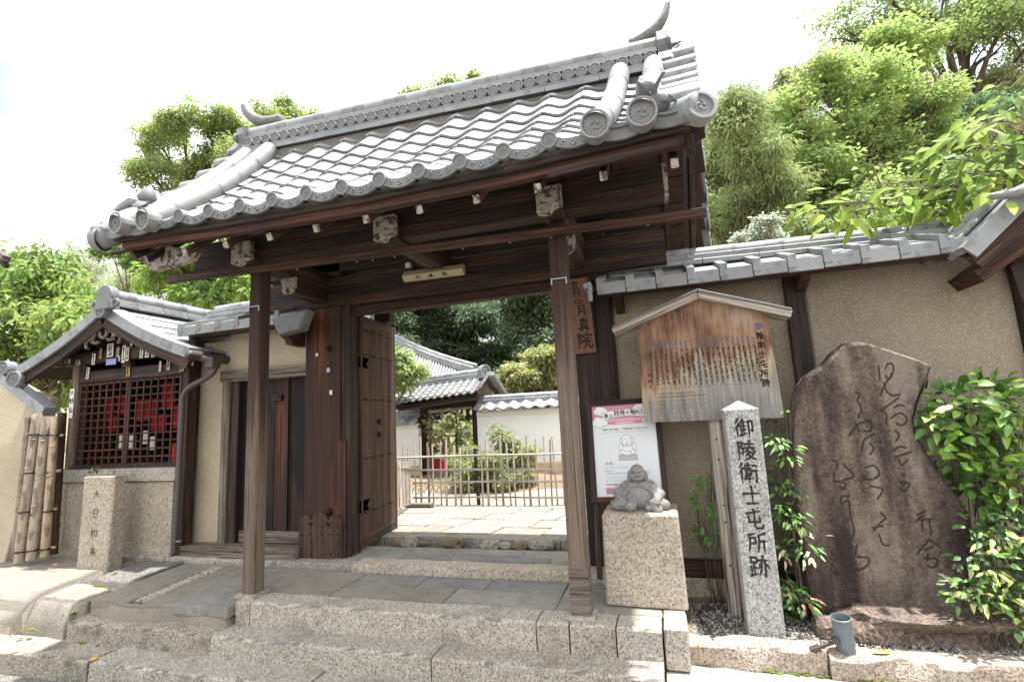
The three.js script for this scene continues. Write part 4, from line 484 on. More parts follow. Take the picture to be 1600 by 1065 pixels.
// hung on the gate
{
  const o = onZ(679, 425, -4.28), t = thing('gate_lamp', 'long cream lamp box with black characters under the gate lintel', 'lamp', o.toArray());
  const pts = [[-0.045, -0.03], [-0.05, 0.02], [0.0, 0.05], [0.05, 0.02], [0.045, -0.03]]; const a = onZ(632, 433, -4.28), b = onZ(725, 421, -4.28);
  P('shade', prism(pts, b.clone().sub(a).length(), 0.3).applyMatrix4(basis(b.clone().sub(a), V(0, 1, 0), a)), std({ color: 0xa99d7c, roughness: 0.5 }), t);
  const g = new THREE.PlaneGeometry(0.5, 0.07); P('lettering', g.applyMatrix4(basis(b.clone().sub(a), V(0, 1, 0.35), a.clone().lerp(b, 0.5).add(V(0, -0.021, 0.0395)))), new THREE.MeshStandardMaterial({ transparent: true, roughness: 0.6, map: canvasTex(512, 72, (c) => { c.clearRect(0, 0, 512, 72); c.fillStyle = '#14100c'; ['月', '真', '院'].forEach((k, i) => glyph(c, k, 70 + i * 145, 8, 54, 0.13)); }) }), t);
  for (const s of [0.15, 0.85]) { const p = a.clone().lerp(b, s); P('hanger', beam([p.x, p.y + 0.04, p.z], [p.x, p.y + 0.1, p.z - 0.05], 0.015, 0.015, 0.002), M.iron, t); }
  const q = onZ(638, 414, -4.33); solo('junction_box', rbox(0.06, 0.05, 0.04, 0.008).translate(q.x, q.y, q.z), M.whitePaint, 'small white box on the lintel above the left end of the lamp', 'box');
  const c = [[886, 440], [917, 435.5], [933, 547], [897, 551]].map(([x, y], i) => onZ(x, y, i < 2 ? -4.36 : -4.42)), W = 0.2, H = 0.68, ctr = c.reduce((s, v) => s.add(v), V(0, 0, 0)).multiplyScalar(0.25);
  const pl = thing('name_plaque', 'hanging reddish wooden plaque with large black characters on the right gate post', 'plaque', ctr.toArray()), X = c[1].clone().sub(c[0]).normalize(), Y = c[0].clone().add(c[1]).sub(c[2]).sub(c[3]).normalize();
  const tx = canvasTex(256, 832, (g, w, h) => { paintGrain(g, w, h, (u, v) => ramp([hex(0x50382d), hex(0x69493a), hex(0x7a5646)], 0.5 + (fbm(u * 40, v * 6, 40, 6, 3, 3) - 0.5) * 1.2)); g.fillStyle = '#120c0a'; [['霊', 52, 30, 92], ['林', 62, 118, 92], ['山', 70, 206, 88], ['月', 76, 300, 126], ['真', 74, 442, 150], ['院', 52, 606, 176]].forEach(([k, x, y, s]) => glyph(g, k, x, y, s, 0.12)); });
  const bd = new THREE.BoxGeometry(W, H, 0.022); const mm = new THREE.Matrix4().makeBasis(X, Y, X.clone().cross(Y)).setPosition(ctr); P('board', uvBox(rbox(W, H, 0.022, 0.004)).applyMatrix4(mm), M.reds[2], pl); P('lettering', new THREE.PlaneGeometry(W - 0.006, H - 0.006).translate(0, 0, 0.0125).applyMatrix4(mm), std({ map: tx, roughness: 0.8 }), pl);
  P('cord', tube([c[0].clone().lerp(c[1], 0.5).add(V(0, -0.02, 0)), c[0].clone().lerp(c[1], 0.5).add(V(0, 0.06, -0.06))], 0.004, 0.004, 5, 3), M.iron, pl);
}

// ---------------------------------------------------------------- walls beside the gate
// one wall tile: a slab sloping back, a front drip face, and the raised lap along its left edge; local x = across, z = towards the street
function wallTile(w, slope) { const k = Math.sin(slope), len = 0.34; const top = prism([[0, 0], [0.024, 0.0], [0.024 + len * k, -len], [len * k, -len]].map(([a, b]) => [a, b]), w - 0.004, 0).translate(0, 0, 0);
  return merge([top, rbox(w - 0.006, 0.1, 0.026, 0.005).translate(w / 2, -0.03, 0.004), prism([[0.02, 0.006], [0.062, 0.006], [0.062 + len * k, -len], [0.02 + len * k, -len]], 0.06, 0), rbox(0.062, 0.11, 0.034, 0.006).translate(0.03, 0.006, 0.008)]); }
function wallRoof(par, xa, xb, ya, yb, ze, zr, yr0, yr1, n) {
  const w = (xb - xa) / n, g = [0, 1].map(() => wallTile(w, 0.36)), yAt = (x) => lerp(ya, yb, (x - xa) / (xb - xa));
  for (let i = 0; i < n; i++) { const x = xa + i * w; put('wall_tile', g[i % 2], pick(M.tiles), par, new THREE.Matrix4().makeRotationZ(Math.atan2(yb - ya, xb - xa)).setPosition(x, yAt(x) + rr(-0.004, 0.004), ze)); }
  P('bedding', beam([xa + 0.03, (ya + yb) / 2 + 0.05, zr + 0.05], [xb - 0.03, (ya + yb) / 2 + 0.05, zr + 0.05], 0.2, 0.16, 0.02), M.mud, par);
  const run = (lo, hi, hw, seg, mats) => { for (let i = 0; i < seg; i++) { const a = lerp(xa, xb, i / seg), b = lerp(xa, xb, (i + 1) / seg) - 0.005, f = (x) => lerp(yr0, yr1, (x - xa) / (xb - xa)); P('ridge_tile', beam([a, f(a) + (lo + hi) / 2, zr], [b, f(b) + (lo + hi) / 2, zr], hi - lo, hw * 2, 0.006), pick(mats), par); } };
  run(0, 0.045, 0.155, Math.round((xb - xa) / 0.42), M.tiles); run(0.05, 0.095, 0.135, Math.round((xb - xa) / 0.36), M.tiles);
  const seg = Math.round((xb - xa) / 0.4); for (let i = 0; i < seg; i++) { const a = lerp(xa + 0.02, xb, i / seg), b = lerp(xa + 0.02, xb, (i + 1.04) / seg), f = (x) => lerp(yr0, yr1, (x - xa) / (xb - xa)) + 0.12; P('ridge_cap', tube([V(a, f(a), zr), V((a + b) / 2, f((a + b) / 2), zr), V(b, f(b), zr)], 0.078, 0.082, 14, 3, true, 0.8), pick(M.tiles), par); }
}
{
  const w = thing('plaster_wall', 'long ochre plaster wall with a grey tile coping right of the gate', 'wall', [1.1, -0.2, -4.55]);
  P('plaster', uvBox(new THREE.BoxGeometry(2.96, 2.3, 0.14)).translate(1.1, 1.25, -4.58), M.plaster, w);
  P('wood_sill', beam([-0.3, 0.065, -4.5], [2.6, 0.065, -4.5], 0.13, 0.12, 0.006), M.darks[2], w);
  for (const [a, b] of [[-0.3, 0.62], [0.63, 1.7], [1.71, 2.6]]) P('base_stone', rbox(b - a, 0.3, 0.18, 0.012).translate((a + b) / 2, -0.15, -4.52), M.graniteWarm, w);
  P('wall_post', beam([1.09, 0.1, -4.49], [1.09, 2.38, -4.49], 0.14, 0.09, 0.008, V(1, 0, 0)), M.darks[0], w); P('post_edge', beam([1.172, 0.13, -4.5], [1.172, 2.36, -4.5], 0.02, 0.04, 0.002, V(1, 0, 0)), M.greys[2], w);
  P('end_post', beam([2.56, 0.0, -4.49], [2.56, 2.3, -4.49], 0.09, 0.1, 0.008, V(1, 0, 0)), M.darks[3], w);
  for (const x of [-0.3, 1.13]) { const s = [[0, 0], [0.16, 0], [0.16, 0.27], [0.1, 0.27], [0.04, 0.13]].map(([a, b]) => [a, b]); P('eave_bracket', prism(s, 0.07, 0).applyMatrix4(basis(V(1, 0, 0), V(0, 1, 0), V(x - 0.035, 2.2, -4.5))), M.reds[0], w); }
  P('eave_beam', beam([-0.42, 2.335, -4.22], [2.2, 2.335, -4.22], 0.05, 0.08, 0.005), M.reds[0], w); P('eave_soffit', beam([-0.42, 2.385, -4.38], [2.2, 2.385, -4.38], 0.02, 0.34, 0.002), M.darks[1], w);
  wallRoof(w, -0.46, 2.2, 2.395, 2.405, -4.15, -4.62, 2.59, 2.515, 11);
  { const a = onZ(919, 455, -4.12); P('end_tile', merge([rbox(0.07, 0.05, 0.2, 0.012).rotateZ(0.25).translate(a.x, a.y + 0.045, a.z - 0.06), rbox(0.035, 0.13, 0.035, 0.008).translate(a.x + 0.02, a.y - 0.03, a.z + 0.03)]), M.tiles[0], w);
    P('end_tile', merge([rbox(0.12, 0.15, 0.05, 0.02).translate(2.26, 2.4, -4.13), tube([V(2.27, 2.46, -4.1), V(2.27, 2.5, -4.3), V(2.27, 2.55, -4.5)], 0.055, 0.055, 12, 4)]), M.tiles[1], w); }
}
{ // roof corner of the next gate at the right edge
  const t = thing('neighbour_gate', 'tiled roof corner of the next gate above the right end of the wall', 'gate', [3.0, 0, -4.5]);
  const a = onZ(1508, 396, -4.05), b = onZ(1612, 292, -4.05), d = b.clone().sub(a), n = 6;
  P('barge_board', beam(a.clone().add(V(0.05, -0.06, -0.03)), b.clone().add(V(0.05, -0.11, -0.03)), 0.12, 0.04, 0.004), M.darks[2], t);
  P('barge_board', beam(a.clone().add(V(0.12, -0.14, -0.3)), b.clone().add(V(0.2, -0.2, -0.3)), 0.1, 0.34, 0.006), M.reds[0], t);
  for (let i = 0; i < n; i++) { const p = a.clone().addScaledVector(d, i / n), q = a.clone().addScaledVector(d, (i + 1) / n); P('verge_tile', along([[0, -0.17], [0.05, -0.17], [0.05, 0.05], [-0.06, 0.05], [-0.06, 0.03], [0, 0.03]], p, q, V(0, 1, 0), 0), pick(M.tiles), t); P('roof_tile', beam(p.clone().add(V(-0.05, 0.05, -0.4)), q.clone().add(V(-0.05, 0.05, -0.4)), 0.03, 0.6, 0.01), pick(M.tiles), t); }
  const c = onZ(1545, 307, -3.98), e = onZ(1618, 292, -3.98); P('corner_tile', tube([c, c.clone().lerp(e, 0.5).add(V(0, -0.012, 0)), e], (k) => 0.03 + 0.05 * k, 0, 14, 8, true, 0.6), M.tiles[2], t);
  P('gate_post', beam([3.02, -0.2, -4.5], [3.02, 2.6, -4.5], 0.14, 0.14, 0.01, V(1, 0, 0)), M.darks[0], t); P('wing_panel', uvBox(new THREE.BoxGeometry(1.2, 2.6, 0.1)).translate(3.3, 1.05, -4.62), M.plaster, t); P('tie_beam', beam(onZ(1562, 400, -4.4), onZ(1640, 388, -4.4), 0.08, 0.12, 0.01), M.darks[2], t); P('strut', beam(onZ(1582, 415, -4.45), onZ(1612, 500, -4.45), 0.06, 0.06, 0.004), M.darks[3], t);
}
{
  const w = thing('side_wall', 'short pale plaster wall with a closed dark side door left of the gate', 'wall', [-4.5, 0, -4.6]);
  P('plaster', uvBox(new THREE.BoxGeometry(0.44, 2.35, 0.14)).translate(-4.98, 1.2, -4.62), M.plasterPale, w, 'pale plaster strip beside the shrine'); P('plaster', uvBox(new THREE.BoxGeometry(1.16, 0.46, 0.14)).translate(-4.18, 2.24, -4.62), M.plasterPale, w, 'plaster above the side door');
  P('lintel', beam([-4.83, 1.955, -4.56], [-3.62, 1.955, -4.56], 0.13, 0.14, 0.008), M.greys[0], w);
  P('jamb', beam([-4.74, 0.1, -4.55], [-4.74, 1.9, -4.55], 0.11, 0.12, 0.008, V(1, 0, 0)), M.greys[1], w); P('jamb', beam([-4.635, 0.1, -4.57], [-4.635, 1.9, -4.57], 0.09, 0.1, 0.008, V(1, 0, 0)), M.darks[3], w); P('corner_batten', beam([-5.2, 0.12, -4.55], [-5.2, 1.3, -4.55], 0.05, 0.05, 0.004, V(1, 0, 0)), M.greys[1], w);
  for (let i = 0; i < 4; i++) { const g = beam([-4.49 + i * 0.22, 0.14, -4.62], [-4.49 + i * 0.22, 1.9, -4.62], 0.214, 0.03, 0.004, V(1, 0, 0)); P('door_plank', g, i === 2 ? M.bigPost : M.sideDoor, w); }
  P('door_batten', beam([-4.48, 0.14, -4.598], [-4.48, 1.9, -4.598], 0.08, 0.03, 0.004, V(1, 0, 0)), M.darks[2], w); P('door_batten', beam([-3.98, 0.12, -4.59], [-3.98, 1.9, -4.59], 0.05, 0.03, 0.004, V(1, 0, 0)), M.darks[3], w);
  P('door_rail', beam([-4.58, 0.2, -4.585], [-3.7, 0.2, -4.585], 0.12, 0.03, 0.004), M.greys[1], w); const q = onZ(433, 621, -4.58); P('letter_slot', merge([rbox(0.13, 0.07, 0.03, 0.004).translate(q.x, q.y, q.z + 0.0), rbox(0.1, 0.02, 0.02, 0.004).translate(q.x, q.y + 0.01, q.z + 0.02)]), M.black, w);
  P('threshold_beam', beam([-5.15, 0.085, -4.46], [-3.66, 0.085, -4.46], 0.1, 0.2, 0.01), M.greys[0], w);
  P('eave_beam', beam([-5.0, 2.42, -4.28], [-3.6, 2.42, -4.28], 0.05, 0.07, 0.005), M.darks[0], w); P('eave_soffit', beam([-5.1, 2.455, -4.45], [-3.6, 2.455, -4.45], 0.02, 0.36, 0.002), M.darks[1], w);
  wallRoof(w, -5.15, -3.56, 2.49, 2.5, -4.22, -4.72, 2.68, 2.7, 6);
  P('end_bracket', prism([[0, 0], [0.2, 0], [0.2, 0.34], [0.13, 0.36], [0.06, 0.22], [0.01, 0.2]], 0.08, 0).applyMatrix4(basis(V(1, 0, 0), V(0, 1, 0), V(-3.76, 2.2, -4.5))), M.reds[0], w);
  { const a = onZ(432, 500, -4.16), b = onZ(482, 488, -4.16), c = onZ(472, 513, -4.16), d = onZ(442, 521, -4.16); const s = new THREE.Shape([a, b, c, d].map((p) => new THREE.Vector2(p.x, p.y))); P('end_tile', uvBox(new THREE.ExtrudeGeometry(s, { depth: 0.1, bevelSize: 0.02, bevelThickness: 0.02, bevelSegments: 2 })).translate(0, 0, -4.22), M.tilesDark[1], w); }
}
// ---------------------------------------------------------------- wayside shrine at the left
{
  const t = thing('wayside_shrine', 'small wooden roadside shrine with lattice doors on a stone base', 'shrine', [-6.15, 0, -4.6]);
  P('base_panel', rbox(0.14, 0.8, 0.5, 0.01).translate(-7.02, 0.42, -4.6), M.graniteWarm, t); P('base_panel', rbox(0.68, 0.8, 0.5, 0.01).translate(-6.605, 0.42, -4.6), M.graniteWarm, t); P('base_panel', rbox(0.98, 0.8, 0.5, 0.01).translate(-5.77, 0.42, -4.6), M.graniteWarm, t);
  P('coping_stone', rbox(1.9, 0.15, 0.56, 0.014, 2).translate(-6.18, 0.9, -4.6), M.granites[0], t);
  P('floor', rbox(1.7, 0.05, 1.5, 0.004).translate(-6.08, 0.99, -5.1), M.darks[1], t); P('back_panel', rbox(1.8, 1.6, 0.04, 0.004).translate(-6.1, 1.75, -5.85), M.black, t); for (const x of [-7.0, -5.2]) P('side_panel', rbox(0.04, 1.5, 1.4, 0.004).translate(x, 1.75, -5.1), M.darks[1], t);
  P('post', beam([-6.975, 0.97, -4.42], [-6.975, 2.3, -4.42], 0.14, 0.12, 0.01, V(1, 0, 0)), M.greys[1].clone(), t).material.color.setRGB(0.55, 0.5, 0.47); P('post', beam([-5.19, 0.0, -4.42], [-5.19, 2.3, -4.42], 0.1, 0.12, 0.01, V(1, 0, 0)), M.darks[2], t);
  P('head_beam', beam([-6.9, 2.08, -4.4], [-5.24, 2.08, -4.4], 0.14, 0.09, 0.008), M.darks[3], t); P('tie_beam', beam([-7.3, 2.31, -4.36], [-5.0, 2.31, -4.36], 0.14, 0.13, 0.01), M.darks[0], t); P('gable_panel', prism([[0, 0], [0, 2.1], [0.52, 1.05]].map(([a, b]) => [a, b - 1.05]), 0.03, 0).applyMatrix4(basis(V(0, 0, -1), V(0, 1, 0), V(-6.15, 2.24, -4.42))), M.darks[1], t); P('strut', beam([-6.1, 2.15, -4.37], [-6.1, 2.62, -4.37], 0.12, 0.08, 0.006, V(1, 0, 0)), M.darks[2], t);
  for (const k of [0, 1]) { const a = -6.9 + k * 0.825, b = a + 0.815, l = sub('lattice_door', t); const y0 = 1.0, y1 = 2.0, z = -4.38 - 0.002 * k;
    for (let i = 0; i <= 7; i++) { const x = lerp(a + 0.015, b - 0.015, i / 7), e = i === 0 || i === 7; P('lattice_bar', beam([x, y0, z], [x, y1, z], e ? 0.035 : 0.018, 0.022, 0.002, V(1, 0, 0)), pick(M.reds), l); } for (let i = 0; i <= 11; i++) { const y = lerp(y0 + 0.012, y1 - 0.012, i / 11); P('lattice_bar', beam([a, y, z - 0.006], [b, y, z - 0.006], i % 11 ? 0.018 : 0.03, 0.018, 0.002), pick(M.reds), l); } }
  P('bottom_rail', beam([-6.9, 0.985, -4.37], [-5.24, 0.985, -4.37], 0.025, 0.06, 0.004), M.reds[0], t);
  // roof: ridge running back, gable to the street
  const zf = -4.08, zb = -6.2, cx = -6.17, pk = 2.83, hw = 1.36, ey = 2.2; const Q = (s, k) => V(cx + s * hw * k, lerp(pk, ey, k) - 0.05 * Math.sin(Math.PI * k), 0);
  for (const s of [-1, 1]) { for (let i = 0; i < 6; i++) { const a = Q(s, i / 6), b = Q(s, (i + 1) / 6); a.z = b.z = zf; { const e0 = a.clone().setZ(zf), e1 = b.clone().setZ(zf).lerp(e0, 0.01); P('verge_tile', along([[-0.07, 0.02], [0.045, 0.02], [0.045, -0.2], [0.015, -0.2], [0.015, -0.01], [-0.07, -0.01]], s > 0 ? e0 : e1, s > 0 ? e1 : e0, V(0, 1, 0), 0), pick(M.tiles), t); }
      for (let j = 0; j < 6; j++) P('roof_tile', beam(a.clone().setZ(zf - 0.36 - j * 0.3).add(V(0, 0.02 + (i % 2) * 0.004, 0)), b.clone().setZ(zf - 0.36 - j * 0.3).add(V(0, 0.035, 0)), 0.022, 0.292, 0.01), pick(M.tiles), t); }
    const a = Q(s, 0.02).add(V(0, -0.14, zf - 0.04)), b = Q(s, 0.97).add(V(0, -0.13, zf - 0.04)), m = a.clone().lerp(b, 0.5).add(V(0, -0.03, 0)); P('barge_board', beam(a, m, 0.14, 0.05, 0.006), M.darks[3], t); P('barge_board', beam(m, b, 0.14, 0.05, 0.006), M.darks[2], t);
    P('soffit', beam(Q(s, 0.0).add(V(0, -0.09, -5.1)), Q(s, 0.98).add(V(0, -0.09, -5.1)), 0.03, 2.0, 0.004), M.darks[1], t); P('purlin_end', rbox(0.16, 0.13, 0.1, 0.01).translate(cx + s * 0.92, 2.28, -4.2), s < 0 ? M.greys[1] : M.darks[0], t); }
  { const g = []; for (let i = 0; i < 5; i++) { g.push(new THREE.TorusGeometry(0.055, 0.02, 6, 14, 4.4).rotateZ(i * 1.3).translate(cx - 0.24 + i * 0.11, 2.55 - Math.abs(i - 2.2) * 0.055, zf - 0.05)); } P('gable_carving', uvBox(merge(g)), M.greys[1], t, 'carved openwork under the gable peak'); }
  for (let i = 0; i < 6; i++) { const z0 = zf - i * 0.34, z1 = z0 - 0.35; P('ridge_cap', tube([V(cx, pk + 0.17, z0), V(cx, pk + 0.17, (z0 + z1) / 2), V(cx, pk + 0.172, z1)], 0.075, 0.07, 14, 3), pick(M.tiles), t); for (const y of [0.03, 0.075]) P('ridge_tile', rbox(0.25 - y, 0.04, 0.335, 0.006).translate(cx, pk + y + 0.02, z0 - 0.17), pick(M.tiles), t); }
  { const o = onZ(172, 470, zf + 0.02), g = [], k = 0.0; const s = new THREE.Shape(); s.absarc(0, 0.04, 0.12, -0.35, Math.PI + 0.35, false); s.lineTo(-0.13, -0.1); s.lineTo(0.13, -0.1); const h = new THREE.Path(); h.absarc(0, 0.03, 0.075, 0, 7); s.holes.push(h); g.push(uvBox(new THREE.ExtrudeGeometry(s, { depth: 0.07, bevelSize: 0.012, bevelThickness: 0.012, bevelSegments: 2, curveSegments: 20 }))); for (const d of [-1, 1]) g.push(new THREE.TorusGeometry(0.04, 0.018, 8, 14).translate(d * 0.16, -0.05, 0.05)); g.push(new THREE.TorusGeometry(0.035, 0.014, 6, 14, 4.9).translate(0, 0.03, 0.04)); g.push(rbox(0.2, 0.2, 0.02, 0.006).translate(0, 0.03, 0.0)); for (let i = 0; i < 8; i++) g.push(new THREE.SphereGeometry(rr(0.008, 0.014), 8, 6).translate(rr(-0.05, 0.05), 0.03 + rr(-0.05, 0.05), 0.03)); P('ridge_end_tile', merge(g).translate(o.x, o.y, o.z), M.tilesDark[0], t);
    const q = onZ(155, 486, zf + 0.1); put('ridge_end_cap', capGeo(0.075, 0.1), [M.tilesDark[2], M.capFace], t, bz(V(0, 0, 1), V(0, 1, 0), q)); }
  // votive name slips pasted on the woodwork
  const slipTex = (n) => canvasTex(64, 160, (g, w, h) => { g.fillStyle = ['#d8d2c6', '#c9c2b4', '#b3895c', '#a99f92'][n]; g.fillRect(0, 0, w, h); g.fillStyle = '#17120f'; const q = rngOf(n + 3); for (let i = 0; i < 3; i++) { for (let k = 0; k < 2; k++) scribble(g, 10, 10 + i * 48, 42, q); } }); const slips = [0, 1, 2, 3].map((n) => std({ map: slipTex(n) }));
  for (const [px, py, w, h, m, z] of [[137, 583, 0.045, 0.14, 0, -4.345], [200, 577, 0.055, 0.16, 2, -4.345], [146, 561, 0.05, 0.13, 0, -4.28], [157, 552, 0.035, 0.12, 2, -4.28], [172, 547, 0.1, 0.16, 1, -4.28], [184, 550, 0.04, 0.12, 3, -4.28], [193, 553, 0.05, 0.2, 0, -4.28], [199, 553, 0.045, 0.16, 1, -4.28], [205, 536, 0.03, 0.07, 0, -4.28], [221, 551, 0.05, 0.12, 0, -4.28], [230, 546, 0.06, 0.18, 0, -4.28], [239, 547, 0.05, 0.16, 3, -4.28], [249, 547, 0.12, 0.12, 3, -4.28], [250, 572, 0.03, 0.12, 0, -4.345], [263, 567, 0.05, 0.16, 3, -4.345], [284, 570, 0.06, 0.15, 2, -4.345], [300, 562, 0.04, 0.12, 0, -4.345], [105, 564, 0.1, 0.06, 0, -4.28], [122, 566, 0.07, 0.06, 3, -4.28], [186, 560, 0.02, 0.06, 0, -4.27]]) { const o = onZ(px, py, z), g = new THREE.BoxGeometry(w, h, 0.004); P('name_slip', g.rotateZ(rr(-0.06, 0.06)).translate(o.x, o.y, o.z + 0.002), slips[m], t); }
  { const o = onZ(173, 565, -4.26); P('purple_slip', new THREE.BoxGeometry(0.16, 0.07, 0.004).translate(o.x, o.y, o.z), std({ color: 0x8a86b8, roughness: 0.8 }), t); const c = onZ(111, 630, -4.352); P('name_slip', new THREE.BoxGeometry(0.075, 0.36, 0.005).translate(c.x, c.y, c.z), M.whitePaint, t, 'long white slip with bold black characters on the left post'); P('lettering', new THREE.PlaneGeometry(0.072, 0.355).translate(c.x, c.y, c.z + 0.0032), std({ map: canvasTex(96, 460, (g, w, h) => { g.fillStyle = '#e6e1d6'; g.fillRect(0, 0, w, h); g.fillStyle = '#100d0b'; g.strokeStyle = '#100d0b'; g.lineWidth = 8; g.beginPath(); g.arc(48, 60, 26, 0, 7); g.stroke(); g.beginPath(); g.moveTo(30, 78); g.lineTo(48, 40); g.lineTo(66, 78); g.stroke(); glyph(g, '杉', 4, 150, 88, 0.2); glyph(g, '山', 6, 290, 84, 0.22); }) }), t); }
  // gutter and down pipe
  P('gutter', tube([V(-4.8, 2.17, -4.05), V(-4.8, 2.14, -4.9), V(-4.8, 2.12, -6.0)], 0.05, 0.05, 10, 6), M.pipe, t); P('rain_head', merge([rbox(0.12, 0.12, 0.12, 0.02).translate(-4.68, 2.08, -4.25), tube([V(-4.8, 2.14, -4.2), V(-4.7, 2.12, -4.22), V(-4.66, 2.1, -4.25)], 0.035, 0.04, 10, 6)]), M.pipe, t);
  const dp = [[334, 560], [334, 580], [322, 590], [296, 605], [286, 618], [284, 640], [278, 760], [271, 868]].map(([x, y]) => onZ(x, y, -4.25)); P('down_pipe', tube(dp, 0.03, 0.03, 10, 60), M.pipe, t); const pb = onZ(271, 845, -4.25); P('pipe_bracket', rbox(0.12, 0.015, 0.03, 0.003).translate(pb.x + 0.04, pb.y, pb.z), M.steel, t);
}
// kept inside the shrine
{ let i = 0; for (const [px, py, w, h] of [[170, 640, 0.2, 0.3], [192, 632, 0.22, 0.26], [228, 640, 0.3, 0.28], [262, 618, 0.2, 0.34], [275, 650, 0.16, 0.3], [248, 660, 0.3, 0.2], [176, 662, 0.16, 0.2]]) { const o = onZ(px, py, -4.72 - (i % 3) * 0.06); const g = sheet(8, 6, (u, v) => [(u - 0.5) * w, (0.5 - v) * h, 0.02 * Math.sin(u * 15 + i)]); solo('red_cloth', g.translate(o.x, o.y, o.z), M.redCloth, ['red cloth at the upper left behind the left lattice door', 'red cloth beside the middle stile of the left lattice door', 'widest red cloth behind the middle of the right lattice door', 'tall red cloth near the top right of the lattice', 'red cloth hanging lowest at the right end of the lattice', 'low wide red cloth under the others in the right lattice door', 'low narrow red cloth behind the left lattice door'][i], 'cloth', 'red cloths in the shrine'); i++; }
  for (const [px, py, lb] of [[187, 690, 'pale card standing left of the middle stile of the shrine lattice'], [206, 690, 'pale card just right of the middle stile of the shrine lattice'], [228, 683, 'highest pale card inside the right shrine lattice door'], [238, 692, 'rightmost pale card inside the shrine lattice']]) { const o = onZ(px, py, -4.6); const g = rbox(0.1, 0.16, 0.03, 0.006).translate(o.x, o.y, o.z); solo('votive_card', g, M.whitePaint, lb, 'card', 'pale cards inside the shrine'); }
  const o = onZ(272, 712, -4.6); solo('orange_bib', rbox(0.06, 0.3, 0.04, 0.02).translate(o.x, o.y, o.z), std({ color: 0xb53a1c }), 'narrow orange cloth at the lower right corner of the shrine lattice', 'cloth'); }
// ---------------------------------------------------------------- corner wall and bamboo screen, far left
{
  const w = thing('corner_wall', 'sunlit yellow plaster wall end with tile coping at the left edge', 'wall', [-7.7, 0, -4.3]);
  const zw = -4.14, A0 = onZ(57, 622, zw), A1 = onZ(22, 880, zw), A2 = onZ(26, 602, zw), A3 = onZ(-60, 560, zw); const g = uvBox(plain(new THREE.ExtrudeGeometry(new THREE.Shape([[-9, -0.1], [A1.x, -0.1], [A0.x, A0.y], [A2.x, A2.y - 0.07], [A3.x, A3.y - 0.06], [-9, A3.y - 0.06]].map(([a, b]) => new THREE.Vector2(a, b))), { depth: 0.08, bevelSize: 0.015, bevelThickness: 0.015, bevelSegments: 2 })).translate(0, 0, zw - 0.1)); { const p = g.attributes.position; for (let i = 0; i < p.count; i++) p.setZ(i, p.getZ(i) - 0.13 * (p.getY(i) - 0.9)); g.computeVertexNormals(); } P('plaster', g, M.plasterPale, w);
  for (let i = 0; i < 3; i++) { const a = onZ(-12 + i * 28, 574 + i * 22, -4.12), b = onZ(16 + i * 28, 596 + i * 22, -4.12); P('coping_tile', along([[-0.09, 0.03], [0.03, 0.03], [0.03, -0.1], [-0.09, -0.1]], a, b, V(0, 1, 0), 0), pick(M.tiles), w); }
  for (const [px, py, r, z] of [[2, 574, 0.085, -4.06], [19, 592, 0.1, -4.02]]) { const o = onZ(px, py, z); put('coping_end', capGeo(r, 0.12), [M.tiles[1], M.capFace], w, bz(V(0.2, 0, 1), V(0, 1, 0), o)); }
}
{
  const t = thing('bamboo_screen', 'narrow screen of upright bamboo poles tied with black cord', 'fence', [-7.15, 0, -4.3]);
  const nodes = (a, b, r, m) => { const n = 5, g = [tube([a, a.clone().lerp(b, 0.5), b], r, r * 0.94, 12, 10)]; for (let i = 1; i < n; i++) { const p = a.clone().lerp(b, i / n + 0.03 * Math.sin(i * 5 + a.x * 9)); g.push(new THREE.TorusGeometry(r * 1.0, r * 0.13, 5, 14).rotateX(Math.PI / 2).translate(p.x, p.y, p.z)); } P('bamboo_pole', merge(g), m, t); };
  const pole = (xt, yt, xb, yb, r, z, m) => nodes(onZ(xb, yb, z), onZ(xt, yt, z), r, m);
  pole(58, 646, 29, 878, 0.05, -3.98, M.bamboos[0]); pole(73, 650, 48, 874, 0.05, -4.0, M.bamboos[0]); pole(86, 650, 69, 869, 0.042, -4.02, M.bamboos[2]); pole(77, 672, 58, 866, 0.035, -4.1, M.bamboos[1]); pole(97, 645, 82, 866, 0.045, -4.2, M.darks[2]); pole(44, 652, 22, 872, 0.035, -4.08, M.bamboos[3]);
  for (const [xa, ya, xb, yb] of [[42, 678, 98, 680], [34, 740, 94, 735], [30, 798, 88, 795], [22, 855, 86, 855]]) { P('cross_pole', tube([onZ(xa, ya, -4.06), onZ((xa + xb) / 2, (ya + yb) / 2, -4.06), onZ(xb, yb, -4.06)], 0.016, 0.016, 8, 6), M.bamboos[1], t); }
  for (const [px, py, r, z] of [[54, 679, 0.052, -3.98], [69, 680, 0.052, -4.0], [84, 680, 0.046, -4.02], [46, 739, 0.053, -3.98], [62, 740, 0.052, -4.0], [78, 738, 0.046, -4.02], [38, 800, 0.054, -3.98], [54, 803, 0.054, -4.0], [75, 799, 0.046, -4.02], [32, 862, 0.054, -3.98], [49, 860, 0.054, -4.0], [70, 858, 0.046, -4.02]]) { const o = onZ(px, py, z); P('cord', merge([new THREE.TorusGeometry(r, 0.006, 5, 14).rotateX(1.45).translate(o.x, o.y, o.z), new THREE.TorusGeometry(r, 0.006, 5, 14).rotateX(1.75).translate(o.x, o.y + 0.008, o.z)]), M.black, t); }
}
